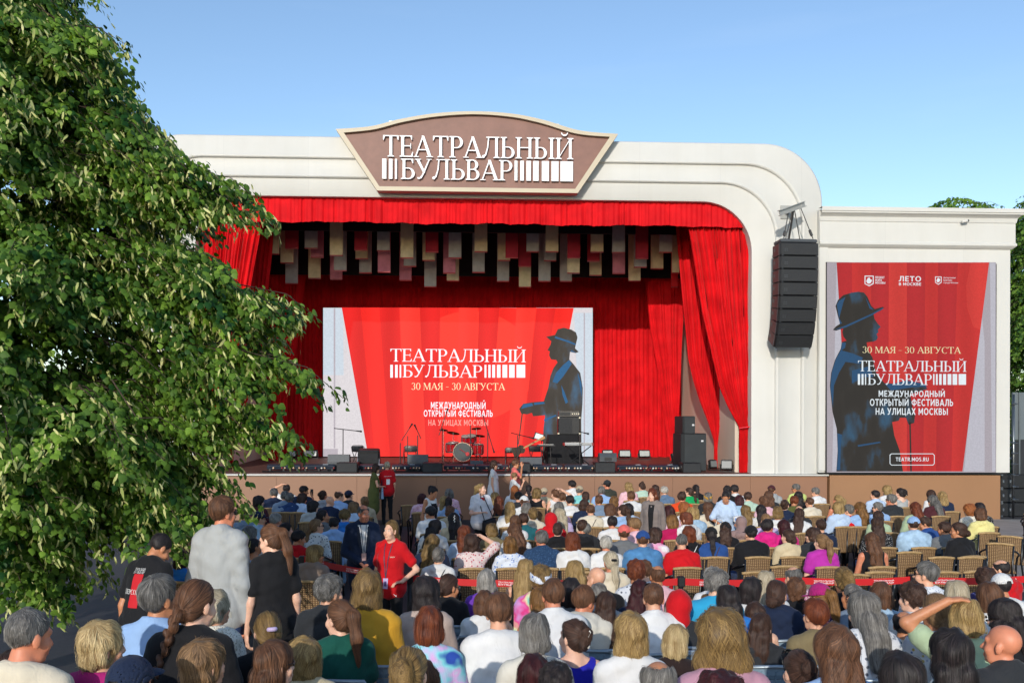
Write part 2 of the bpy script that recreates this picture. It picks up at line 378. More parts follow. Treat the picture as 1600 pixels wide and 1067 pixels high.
def stage_house():
    st = empty("stage", (CX, YS, 0)); tag(st, "low brown stage with dark board deck and pale edge trim under the white arch", "stage")
    def part(name, mb, m, **k):
        o = mb.build(name, m, st, **k); o.matrix_parent_inverse = Matrix.Translation((-CX, -YS, 0)); return o
    fz = P(800, 742.5, YS).z
    mb = MB(); k = 9
    for i in range(k):
        w_ = (XR - XL) / k; mb.box((XL + (i + .5) * w_, YS + .1 + .002 * (i % 2), (fz - .02) / 2), (w_ - .006, .16, fz - .02))
    mb.box(((XL + XR) / 2, YS + .14, (fz - .03) / 2), (XR - XL - .1, .1, fz - .03)); part("fascia", mb, M_fascia)
    mb = MB(); mb.box(((XL + XR) / 2, YS + .05, ZF - .035), (XR - XL + .06, .22, .05), bev=.012); part("edge_trim", mb, M_white)
    mb = MB()
    n = 60
    for i in range(n):                       # boards run across
        d0, d1 = .16 + i * 9.3 / n, .16 + (i + 1) * 9.3 / n - .008
        mb.add([(XL + .03, YS + d0, zf(d0)), (XR - .03, YS + d0, zf(d0)), (XR - .03, YS + d1, zf(d1)), (XL + .03, YS + d1, zf(d1)),
                (XL + .03, YS + d0, zf(d0) - .05), (XR - .03, YS + d0, zf(d0) - .05), (XR - .03, YS + d1, zf(d1) - .05), (XL + .03, YS + d1, zf(d1) - .05)],
               [(0, 1, 2, 3), (4, 7, 6, 5), (0, 4, 5, 1), (2, 6, 7, 3), (0, 3, 7, 4), (1, 5, 6, 2)])
    part("deck", mb, M_wood)
    xw = P(1119, 729, YS + 2.7).x; 
    for s, x in ((1, xw), (-1, 2 * CX - xw)):
        mb = MB(); mb.box((x + s * .06, YS + 4.3, 5.0), (.12, 7.4, 8.4)); part("side_wall", mb, M_beige)
    mb = MB(); mb.box((CX, YS + 8.35, 5.0), (19.6, .2, 9.6)); part("back_wall", mb, M_dark)
    mb = MB(); mb.box((CX, YS + 4.4, 9.72), (19.6, 7.8, .15)); part("ceiling", mb, M_dark)
    return st
stage_house()

# ================================================================ PORTAL (white arch)
YP = YS + .03
def portal():
    xo, xi = P(1285, 500, YP).x - CX, P(1176, 500, YP).x - CX
    zo, zi = P(1050, 221.5, YP).z, P(1050, 313, YP).z
    zb1, zb2 = P(1050, 255, YP).z, P(1050, 285, YP).z
    xb1, xb2 = P(1254, 500, YP).x - CX, P(1213, 500, YP).x - CX
    ro, ri = 1.75, 1.5
    def tz(t): return zo + (zi - zo) * t
    # control: t -> (half width, top, radius)
    ks = [0, .3, .66, 1.0]; W = [xo, xb1, xb2, xi]; Z = [zo, zb1, zb2, zi]; R = [ro, 1.75, 1.65, ri]
    def lerp(t, a):
        return float(np.interp(t, ks, a))
    def path(t, y):
        w, z, r = lerp(t, W), lerp(t, Z), lerp(t, R)
        pts = [(-w, ZF + .0)]
        pts += [(-w, ZF + (z - r - ZF) * i / 6) for i in range(1, 7)]
        pts += [(-w + r - r * math.cos(a), z - r + r * math.sin(a)) for a in [math.pi / 2 * i / 16 for i in range(1, 17)]]
        pts += [(-w + r + (2 * w - 2 * r) * i / 10, z) for i in range(1, 10)]
        pts += [(w - r + r * math.sin(a), z - r + r * math.cos(a)) for a in [math.pi / 2 * i / 16 for i in range(0, 17)]]
        pts += [(w, ZF + (z - r - ZF) * i / 6) for i in range(5, 0, -1)] + [(w, ZF)]
        return [(CX + x, y, zz) for x, zz in pts]
    prof = [(0, 2.6), (0, .06), (.012, .02), (.03, 0)]
    def bead(t0, s):        # quarter-round nose then a shadow groove and a step in
        return [(t0 - .02, s), (t0 + .00, s - .03), (t0 + .018, s - .045), (t0 + .036, s - .03), (t0 + .045, s + .0), (t0 + .05, s + .04), (t0 + .065, s + .045)]
    prof += bead(.27, 0.0) + bead(.62, .045) + [(.985, .09), (1.0, .105), (1.0, .75)]
    rows = [path(t, YP + y) for t, y in prof]
    mb = MB(); mb.sheet(rows)
    po = empty("stage_portal", (CX, YP, 0)); tag(po, "big white arch with rounded corners and raised mouldings framing the stage", "stage arch")
    inv = Matrix.Translation((-CX, -YP, 0))
    o = mb.build("arch_wall", M_white, po, angle=50); o.matrix_parent_inverse = inv
    mb = MB()
    for s in (-1, 1):
        mb.box((CX + s * (xo - .4), YP + 1.5, 4.6), (.5, 2.0, 8.6))
    mb.box((CX, YP + 2.62, zo / 2 + 4.4), (2 * xo - .8, .1, zo - 9.2))
    o = mb.build("rear_wall", M_dark, po); o.matrix_parent_inverse = inv
    return xo, xi, zo, zi
PXO, PXI, PZO, PZI = portal()

# ================================================================ SIGN
def sign():
    Y = YP - .22
    def q(u, v): p = P(u, v, Y); return (p.x, p.z)
    def curve(pts, n=14):    # Catmull-Rom through the top edge
        out = []
        P4 = [pts[0]] + pts + [pts[-1]]
        for i in range(len(pts) - 1):
            a, b, c, d = P4[i:i + 4]
            for k in range(n):
                t = k / n
                out.append(tuple(.5 * ((2 * b[j]) + (-a[j] + c[j]) * t + (2 * a[j] - 5 * b[j] + 4 * c[j] - d[j]) * t * t + (-a[j] + 3 * b[j] - 3 * c[j] + d[j]) * t ** 3) for j in (0, 1)))
        return out + [pts[-1]]
    top = [(525.5, 204), (580, 199.5), (625, 188.5), (680, 179.5), (740, 176.3), (800, 180), (850, 190), (905, 206), (965, 211.5)]
    outer = curve([q(*t) for t in top]) + [q(902, 303.5), (q(590, 299.5))]
    cx = sum(p[0] for p in outer) / len(outer); cz = sum(p[1] for p in outer) / len(outer)
    s = empty("theatre_sign", (cx, Y, cz)); tag(s, "brown plaque sign with cream rim and raised white theatre lettering above the stage", "sign")
    inv = Matrix.Translation((-cx, -Y, -cz))
    itop = [(538, 209.5), (585, 204.5), (630, 193), (682, 184.5), (740, 181), (798, 185), (846, 195), (900, 211), (952, 216)]
    inner = curve([q(*t) for t in itop]) + [q(898, 297), q(593.5, 293)]
    # rim: a raised band between the two outlines
    n = len(outer); mb = MB()
    vs = [(x, Y - .12, z) for x, z in outer] + [(x, Y - .12, z) for x, z in inner] + [(x, Y + .2, z) for x, z in outer] + [(x, Y, z) for x, z in inner]
    fs = []
    for i in range(n):
        j = (i + 1) % n
        fs += [(i, j, n + j, n + i), (i, 2 * n + i, 2 * n + j, j), (n + i, n + j, 3 * n + j, 3 * n + i)]
    mb.add(vs, fs); mb.add([(x, Y + .2, z) for x, z in outer], [tuple(range(n))])
    o = mb.build("rim", mat("sign_rim", '#bdb199', .5, .04, 1), s); o.matrix_parent_inverse = inv
    mb = MB(); mb.prism(inner, Y - .01, Y + .15)
    o = mb.build("panel", mat("sign_panel", '#7f5a4e', .55, .12, 3), s); o.matrix_parent_inverse = inv
    ML = mat("sign_white", '#f0f1f2', .4, .01, 1)
    mb = MB()
    a, b = q(598, 249), q(896, 215)
    serif(mb, "ТЕАТРАЛЬНЫЙ", a[0], b[0], q(740, 248.5)[1], q(740, 215.5)[1], Y - .05, .06)
    serif(mb, "БУЛЬВАР", q(627, 0)[0], q(802, 0)[0], q(740, 283)[1], q(740, 251.5)[1], Y - .05, .06)
    for u0, u1 in ((598.5, 605), (609, 614.5), (618.5, 621.5), (804.5, 809), (813.5, 819), (823, 830), (833.5, 842), (847, 858), (862, 873), (876, 895.5)):
        mb.box(((q(u0, 0)[0] + q(u1, 0)[0]) / 2, Y - .08, (q(740, 283)[1] + q(740, 252)[1]) / 2), (q(u1, 0)[0] - q(u0, 0)[0], .06, q(740, 252)[1] - q(740, 283)[1]))
    o = mb.build("lettering", ML, s); o.matrix_parent_inverse = inv
    mb = MB()
    for dx in (-3, 3): mb.box((cx + dx * .8, Y + .225, cz - .3), (.2, .05, .8))
    o = mb.build("bracket", M_steel, s); o.matrix_parent_inverse = inv
sign()

# ================================================================ CURTAINS
def curtain_mat():
    m, nt, b = new_mat("red_velvet")
    tc = N(nt, "TexCoord"); n = N(nt, "TexNoise", Scale=2.0, Detail=4.0)
    r = ramp(nt, [(.3, lin('#b8000c')), (.7, lin('#d60a16'))])
    nt.links.new(tc.outputs["Object"], n.inputs["Vector"]); nt.links.new(n.outputs[0], r.inputs[0]); nt.links.new(r.outputs[0], b.inputs["Base Color"])
    b.inputs["Roughness"].default_value = .75; b.inputs["Specular IOR Level"].default_value = .2
    b.inputs["Sheen Weight"].default_value = .15; b.inputs["Sheen Tint"].default_value = (1, .25, .2, 1)
    mp = N(nt, "Mapping"); mp.inputs["Scale"].default_value = (1, 1, .06); nt.links.new(tc.outputs["Object"], mp.inputs[0]); w = N(nt, "TexNoise", Scale=9.0, Detail=3.0); bp = N(nt, "Bump", Strength=.35, Distance=.03)
    nt.links.new(mp.outputs[0], w.inputs["Vector"]); nt.links.new(w.outputs[0], bp.inputs["Height"]); nt.links.new(bp.outputs[0], b.inputs["Normal"])
    return m
M_velvet = curtain_mat()
def drape(name, label, left, right, Y, folds, amp, seed, tie=None, rows=None):
    """left/right: functions of z giving the side edges; folds gather where it is narrow."""
    rg = random.Random(seed)
    z0, z1 = rows
    ph = [rg.uniform(-.5, .5) for _ in range(8)]; am = [rg.uniform(.6, 1.25) for _ in range(200)]
    nz, nx = 44, folds * 8
    wmax = max(right(z1) - left(z1), .1)
    def pt(i, j, off):
        z = z0 + (z1 - z0) * j / nz; s = i / nx
        a, b = left(z), right(z)
        w = b - a; s2 = s + .3 / folds * math.sin(2 * math.pi * (s * 3 + ph[0])) + .12 / folds * math.sin(j * .13 + s * 20)
        th = 2 * math.pi * folds * s2
        gather = (w / wmax)
        k = amp * (.45 + .55 * gather) * am[int(s * folds) % 200]
        y = Y + k * (math.sin(th) + .35 * math.sin(2.3 * th + ph[1] * 6)) + .02 * math.sin(z * 2.1 + s * 9)
        x = a + w * s + .25 * k * math.sin(2 * th + ph[2]) * gather
        return (x, y + off, z + (.012 * math.sin(th * .5 + ph[3]) if j == 0 else 0))
    mb = MB()
    mb.sheet([[pt(i, j, 0) for i in range(nx + 1)] for j in range(nz + 1)])
    mb.sheet([[pt(i, j, .03) for i in range(nx, -1, -1)] for j in range(nz + 1)])
    o = mb.build(name, M_velvet, smooth=True, fix=False); tag(o, label, "curtain")
    return o
def edge(pts, Y):
    q = sorted([(P(u, v, Y).z, P(u, v, Y).x) for u, v in pts])
    zz, xx = [a for a, b in q], [b for a, b in q]
    return lambda z: float(np.interp(z, zz, xx))
def mirror(f): return lambda z: 2 * CX - f(z)
def curtains():
    Y1 = YP + .45
    eL = edge([(1073, 345), (1083, 402), (1097, 490), (1113, 560), (1124, 605), (1137, 635), (1155, 668), (1154, 690), (1155, 738)], Y1)
    eR = edge([(1186, 345), (1186, 600), (1176, 668), (1177, 700), (1179, 738)], Y1)
    zt, zb = P(1100, 338, Y1).z, zf(.5)
    c = drape("stage_curtain", "red front curtain gathered by a tie-back on the right side of the arch", eL, eR, Y1, 17, .065, 3, rows=(zb, zt))
    mb = MB(); zt2 = P(1165, 667, Y1).z
    mb.tube([(eL(zt2) - .03, Y1 - .1, zt2 - .04), ((eL(zt2) + eR(zt2)) / 2, Y1 - .2, zt2), (eR(zt2), Y1 - .1, zt2 + .04)], .022, 6)
    mb.build("tie_back", mat("tie_cord", '#d8303a', .6), c)
    c = drape("stage_curtain", "red front curtain on the left side of the arch behind the tree branches", mirror(eR), mirror(eL), Y1, 17, .065, 4, rows=(zb, zt))
    mb = MB(); mb.tube([(2 * CX - eL(zt2) + .03, Y1 - .1, zt2 - .04), (2 * CX - (eL(zt2) + eR(zt2)) / 2, Y1 - .2, zt2), (2 * CX - eR(zt2), Y1 - .1, zt2 + .04)], .022, 6)
    mb.build("tie_back", _M["tie_cord"], c)
    # second legs
    Y2 = YS + 2.3
    eL = edge([(1056, 345), (1060, 399), (1069, 490), (1076, 560), (1085, 597), (1096, 631), (1107, 660), (1116, 690), (1116, 728)], Y2)
    eR = edge([(1150, 345), (1140, 520), (1128, 640), (1121, 700), (1121, 728)], Y2)
    drape("stage_curtain", "second red curtain behind the big speaker box, swept to the right wall", eL, eR, Y2, 11, .055, 5, rows=(zf(2.3), 9.2))
    drape("stage_curtain", "second red curtain inside the stage on the left, mostly hidden by leaves", mirror(eR), mirror(eL), Y2, 11, .055, 6, rows=(zf(2.3), 9.2))
    # third legs
    Y3 = YS + 5.6
    eL = edge([(1003, 380), (1008, 436), (1016, 520), (1026, 570), (1036, 640), (1047, 716)], Y3)
    eR = edge([(1075, 345), (1066, 520), (1061, 640), (1061, 718)], Y3)
    drape("stage_curtain", "third red curtain deep inside the stage right of the backdrop folds", eL, eR, Y3, 8, .05, 7, rows=(zf(5.6), 9.3))
    drape("stage_curtain", "third red curtain deep inside the stage on the shaded left side", mirror(eR), mirror(eL), Y3, 8, .05, 8, rows=(zf(5.6), 9.3))
    # backdrop curtain
    Yb = YS + 7.7
    xl, xr = 2 * CX - P(1100, 600, Yb).x, P(1100, 600, Yb).x
    drape("backdrop_curtain", "wide dark red backdrop curtain hanging behind the stage screen", lambda z: xl, lambda z: xr, Yb, 105, .04, 9, rows=(zf(7.7), 9.6))
    # black masking border behind the hanging panels
    mb = MB(); zb_ = P(745, 432, YS + 5.3).z; mb.box((CX, YS + 5.3, (zb_ + 9.6) / 2), (2 * (xr - CX), .05, 9.6 - zb_)); tag(mb.build("masking_border", mat("black_drape", '#0d0c0e', .95, .1, 2)), "black masking drape behind the hanging panels high inside the stage", "drape")
    # valance along the top of the opening
    Yv = YP + .3
    rg = random.Random(11); zb = P(745, 351, Yv).z; zt = PZI + .25
    mb = MB(); n = 900; w = PXI + .1
    seams = sorted(rg.uniform(-w, w) for _ in range(75))
    def vy(x):
        i = np.searchsorted(seams, x); a = seams[i - 1] if i else -w; b = seams[i] if i < len(seams) else w
        t = (x - a) / max(b - a, 1e-3)
        return -.05 * math.sin(math.pi * t) ** .5 + .01 * math.sin(40 * x) 
    def vr(j, off):
        row = []
        for i in range(n + 1):
            x = -w + 2 * w * i / n; t = j / 8
            y = vy(x) * (1.15 - .35 * t)
            z = zb + (zt - zb) * t
            if j == 0: z += .03 * math.sin(x * 3.1) * math.sin(x * 1.7 + 1) + .018 * abs(math.sin(x * 6.3))
            row.append((CX + x, Yv + y + off, z))
        return row
    mb.sheet([vr(j, 0) for j in range(9)]); mb.sheet([vr(j, .02)[::-1] for j in range(9)])
    tag(mb.build("valance", M_velvet, smooth=True, fix=False), "short pleated red valance under the white arch top", "valance")
curtains()

# ================================================================ HANGING PANELS
def panels():
    cols = {'b': ('#cabb98', 'beige'), 'c': ('#94152a', 'crimson'), 'g': ('#a09e9c', 'grey'), 'p': ('#b87080', 'dusty pink'), 'r': ('#c4101c', 'bright red')}
    Z0 = lambda z: (lambda a, b, c, k: (380 + a / 2.581, 380 + b / 2.581, 150 + c / 2.581, k))(*z)
    F = [Z0(t) for t in [(88, 148, 636, 'b'), (166, 226, 613, 'c'), (245, 303, 613, 'g'), (347, 405, 642, 'b'), (446, 504, 620, 'c'), (537, 595, 623, 'g'), (632, 689, 652, 'b'), (733, 789, 628, 'c'), (825, 883, 652, 'g'), (930, 987, 627, 'b'), (1055, 1111, 651, 'c'), (1140, 1195, 627, 'g'), (1217, 1273, 627, 'b'), (1305, 1361, 652, 'c'), (1398, 1455, 628, 'b'), (1486, 1541, 630, 'g')]]
    B = [Z0(t) for t in [(148, 205, 672, 'b'), (270, 327, 650, 'p'), (448, 508, 655, 'b'), (540, 597, 709, 'p'), (363, 420, 703, 'g'), (644, 701, 686, 'g'), (720, 776, 662, 'b'), (803, 860, 713, 'p'), (921, 977, 710, 'g'), (1023, 1080, 662, 'b'), (1108, 1163, 686, 'c'), (1210, 1265, 663, 'g'), (1303, 1360, 713, 'b'), (1385, 1440, 665, 'c'), (1487, 1542, 715, 'p')]]
    C = [Z0(t) for t in [(168, 223, 755, 'g'), (258, 317, 734, 'b'), (347, 403, 737, 'p'), (465, 521, 712, 'g'), (627, 682, 742, 'p'), (727, 782, 768, 'g'), (818, 873, 744, 'b'), (1020, 1076, 746, 'g'), (1108, 1164, 769, 'b'), (1187, 1243, 746, 'g'), (1273, 1329, 746, 'g'), (1393, 1448, 722, 'b'), (1549, 1606, 745, 'b')]]
    D = [(992, 1013.5, 403.5, 'c'), (1029, 1051, 393.8, 'g'), (1050, 1061, 426, 'b'), (1016, 1037, 419.5, 'b'), (1049, 1059, 448, 'r'), (990, 1011, 417, 'g')]
    allp = []
    for i, (a, b, c, k) in enumerate(F): allp.append((a, b, c, k, 2.6 + .12 * (i % 3), 'front'))
    for i, (a, b, c, k) in enumerate(B): allp.append((a, b, c, k, 3.4 + .15 * (i % 3), 'middle'))
    for i, (a, b, c, k) in enumerate(C): allp.append((a, b, c, k, 4.2 + .15 * (i % 3), 'rear'))
    for i, (a, b, c, k) in enumerate(D): allp.append((a, b, c, k, [2.6, 2.7, 3.5, 3.6, 4.4, 3.3][i], ['front', 'front', 'middle', 'middle', 'rear', 'middle'][i]))
    ordn = ['first', 'second', 'third', 'fourth', 'fifth', 'sixth', 'seventh', 'eighth', 'ninth', 'tenth']
    cnt = {}
    for a, b, c, k, d, row in sorted(allp, key=lambda t: t[0]):
        p0, p1 = P(a, c, YS + d), P(b, c, YS + d)
        w = .41; h = 9.6 - p0.z; x = (p0.x + p1.x) / 2
        if b - a < 15: w = p1.x - p0.x
        i = cnt[(row, k)] = cnt.get((row, k), 0) + 1
        m = mat("hanging_fabric_" + cols[k][1].replace(' ', '_'), cols[k][0], .85, .12, 6, .15, 120)
        mb = MB(); mb.box((0, 0, -h / 2), (w, .1, h), bev=.008)
        o = mb.build("hanging_panel", m, loc=(x, p0.y, p0.z + h))
        tag(o, "%s hanging panel, %s %s one from the left in the %s row" % (cols[k][1], ordn[i - 1], cols[k][1].split()[-1], row), "hanging panel", "fabric panels hanging above the stage")
        mb = MB(); mb.box((0, 0, -h - .012), (w * 1.0, .11, .022))
        mb.build("bottom_bar", mat("panel_bar", '#a02a30', .5), o)
panels()

# ================================================================ SCREEN ARTWORK
def led(name, color, e=.75, hi=None, folds=0.0):
    if name in _M: return _M[name]
    m, nt, b = new_mat(name); c = lin(color)
    b.inputs["Base Color"].default_value = (.014, .014, .014, 1); b.inputs["Roughness"].default_value = .9; b.inputs["Specular IOR Level"].default_value = .05
    tc = N(nt, "TexCoord"); n = N(nt, "TexNoise", Scale=26.0, Detail=2.0); r = ramp(nt, [(.35, mul(c, .93)), (.65, mul(c, 1.05))] if hi is None else [(.44, c), (.54, mul(c, 1.2)), (.74, lin(hi))])
    if hi is not None:
        n.inputs["Scale"].default_value = 2.2; n.inputs["Detail"].default_value = 5.0; mp = N(nt, "Mapping"); mp.inputs["Scale"].default_value = (1, 1, .45); mp.inputs["Rotation"].default_value = (0, .5, 0); nt.links.new(tc.outputs["Object"], mp.inputs[0]); nt.links.new(mp.outputs[0], n.inputs["Vector"])
    else: nt.links.new(tc.outputs["Object"], n.inputs["Vector"])
    nt.links.new(n.outputs[0], r.inputs[0])
    co = r.outputs[0]
    if folds:
        w = N(nt, "TexWave", Scale=folds, Distortion=1.0); w.bands_direction = 'X'; nt.links.new(tc.outputs["Object"], w.inputs["Vector"]); r2 = ramp(nt, [(0, (.84, .8, .8, 1)), (1, (1.0, 1.0, 1.0, 1))]); nt.links.new(w.outputs["Fac"], r2.inputs[0])
        mm = N(nt, "MixRGB", blend_type='MULTIPLY'); mm.inputs[0].default_value = 1; nt.links.new(co, mm.inputs[1]); nt.links.new(r2.outputs[0], mm.inputs[2]); co = mm.outputs[0]
    nt.links.new(co, b.inputs["Emission Color"]); b.inputs["Emission Strength"].default_value = e
    _M[name] = m; return m
class Art:
    """flat picture on a screen: every layer a few millimetres in front of the last"""
    def __init__(s, root, Y): s.root, s.Y, s.k = root, Y, 0; s.inv = Matrix.Translation(-root.location)
    def q(s, u, v): p = P(u, v, s.Y); return (p.x, p.z)
    def layer(s, name, mat_, polys=(), rects=(), texts=()):
        s.k += 1; y = s.Y - .004 * s.k; mb = MB()
        for p in polys:
            pb = MB(); pb.prism([s.q(*t) for t in p], y, y + .0025); o = pb.build(name.rstrip('s'), mat_, s.root); o.matrix_parent_inverse = s.inv
        for u0, v0, u1, v1 in rects: mb.prism([s.q(u0, v0), s.q(u1, v0), s.q(u1, v1), s.q(u0, v1)], y, y + .0025)
        for kind, body, u0, u1, v0, v1 in ():
            a, b = s.q(u0, v0), s.q(u1, v1)
            if kind == 's': serif(mb, body, a[0], b[0], b[1], a[1], y + .003, .002)
            else: sans(mb, body, a[0], b[0], b[1], a[1], y, bold=.018 if kind == 'b' else .006)
        if mb.v:
            o = mb.build(name, mat_, s.root); o.matrix_parent_inverse = s.inv
        for kind, body, u0, u1, v0, v1 in texts:
            mb = MB(); a, b = s.q(u0, v0), s.q(u1, v1)
            if kind == 's': serif(mb, body, a[0], b[0], b[1], a[1], y + .003, .002)
            elif kind == 'b': sans2(mb, body, a[0], b[0], b[1], a[1], y + .003)
            else: sans(mb, body, a[0], b[0], b[1], a[1], y, bold=.0)
            o = mb.build("text_line", mat_, s.root, fix=kind != 'n'); o.matrix_parent_inverse = s.inv
def circ(cx, cy, r, n=40, ry=None): return [(cx + r * math.cos(2 * math.pi * i / n), cy + (ry or r) * math.sin(2 * math.pi * i / n)) for i in range(n)]
def main_screen():
    Y = YS + 7.2
    a, b = P(504.5, 480, Y), P(926, 713.5, Y)
    b2 = P(926, 487, Y)
    s = empty("led_screen", ((a.x + b.x) / 2, Y, b.z)); tag(s, "big video screen at the back of the stage with red curtain artwork and white title", "video screen")
    inv = Matrix.Translation(-s.location)
    mb = MB(); mb.box(((a.x + b.x) / 2, Y + .09, (a.z + b.z) / 2), (b.x - a.x, .16, a.z - b.z)); o = mb.build("cabinet", M_black, s); o.matrix_parent_inverse = inv
    A = Art(s, Y)
    A.layer("display", led("led_pale", '#d6d0d3', .8), rects=[(505, 481, 926, 713)])
    A.layer("pale_columns", led("led_pale_blue", '#c2ccd6', .85), polys=[[(505, 482), (536, 482), (537, 586), (505, 586)], [(897, 489), (926, 489), (926, 713), (907, 713)]])
    A.layer("grey_column", led("led_pale_grey", '#b9b0b8', .75), rects=[(521.5, 482, 524, 700), (505, 701, 528, 713)], polys=[[(912, 489), (914, 489), (914, 713), (912, 713)]])
    z = lambda x, y: (400 + x / 2.051, 460 + y / 2.051)
    A.layer("red_drape", led("led_red", '#ee2c26', .95, None, .30), polys=[[z(275, 42), z(1018, 44), z(925, 519), z(360, 519)]])
    A.layer("disc", led("led_red_disc", '#f4382c', .97), polys=[circ(736, 572, 100, 48, 86)])
    A.layer("dark_folds", led("led_red_dark", '#df2826', .9, None, .30), polys=[[z(275, 42), z(335, 43), z(382, 519), z(360, 519)], [z(395, 43), z(460, 43), z(475, 519), z(430, 519)], [z(525, 43), z(590, 43), z(585, 519), z(545, 519)], [z(715, 43), z(780, 43), z(745, 519), z(700, 519)], [z(900, 44), z(960, 44), z(885, 519), z(850, 519)]])
    A.layer("light_folds", led("led_red_light", '#f33a30', .95, None, .30), polys=[[z(460, 43), z(525, 43), z(545, 519), z(478, 519)], [z(650, 43), z(712, 43), z(700, 519), z(645, 519)], [z(835, 43), z(898, 43), z(848, 519), z(805, 519)]])
    man = [(930, 136), (946, 150), (944, 160), (938, 172), (934, 178), (941, 183), (939, 195), (945, 208), (962, 210), (966, 218), (953, 236), (943, 262), (936, 300), (922, 342), (888, 345), (856, 350), (843, 366), (850, 382), (868, 384), (884, 379), (888, 390), (926, 387), (921, 430), (917, 519), (1043, 519), (1042, 400), (1046, 350), (1047, 300), (1039, 252), (1016, 222), (1004, 209), (1006, 184), (1024, 188), (1034, 184), (1022, 173), (1030, 138), (1025, 122), (1010, 113), (986, 107), (967, 112), (958, 130)]
    A.layer("man_figure", led("led_figure", '#57514a', .42, '#5f86a8'), polys=[[z(*p) for p in man], [z(851, 382), z(855, 382), z(842, 480), z(839, 480)]])
    blue = led("led_blue", '#3a78ac', .5)
    A.layer("blue_rim_light", blue, polys=[[z(*p) for p in q] for q in ([(1003, 210), (1012, 222), (985, 262), (965, 285), (950, 280), (962, 250), (985, 225)], [(890, 347), (922, 344), (926, 350), (892, 354)], [(856, 352), (884, 348), (888, 356), (850, 366)], [(978, 290), (988, 312), (1000, 345), (992, 350), (982, 322)], [(1030, 250), (1043, 285), (1044, 330), (1038, 300)], [(922, 400), (960, 385), (962, 389), (924, 407)], [(1008, 178), (1026, 186), (1010, 184)], [(958, 134), (1000, 148), (1024, 158), (1023, 163), (1000, 154), (957, 140)])])
    A.layer("logo_bars", led("led_white", '#e8eef4', .9), texts=[('s', "ТЕАТРАЛЬНЫЙ", 609.5, 822, 545, 566), ('s', "БУЛЬВАР", 629, 754, 570, 590), ('b', "МЕЖДУНАРОДНЫЙ", 673, 759, 628, 639), ('b', "ОТКРЫТЫЙ ФЕСТИВАЛЬ", 662, 770, 640.5, 651)],
            rects=[(610, 570, 614, 590), (617.5, 570, 621.5, 590), (624.5, 570, 627, 590), (757, 570, 760, 590), (763, 570, 766.5, 590), (769, 570, 773.5, 590), (776.5, 570, 782, 590), (785, 570, 792.5, 590), (795.5, 570, 804, 590), (807, 570, 820.5, 590)])
    A.layer("fading_line", led("led_faded", '#f39a90', .9), texts=[('b', "НА УЛИЦАХ МОСКВЫ", 669, 763, 655.5, 665)])
    A.layer("dates", led("led_gold", '#f3e2b4', .9), texts=[('s', "30 МАЯ – 30 АВГУСТА", 643, 789, 598, 609.5)])
main_screen()

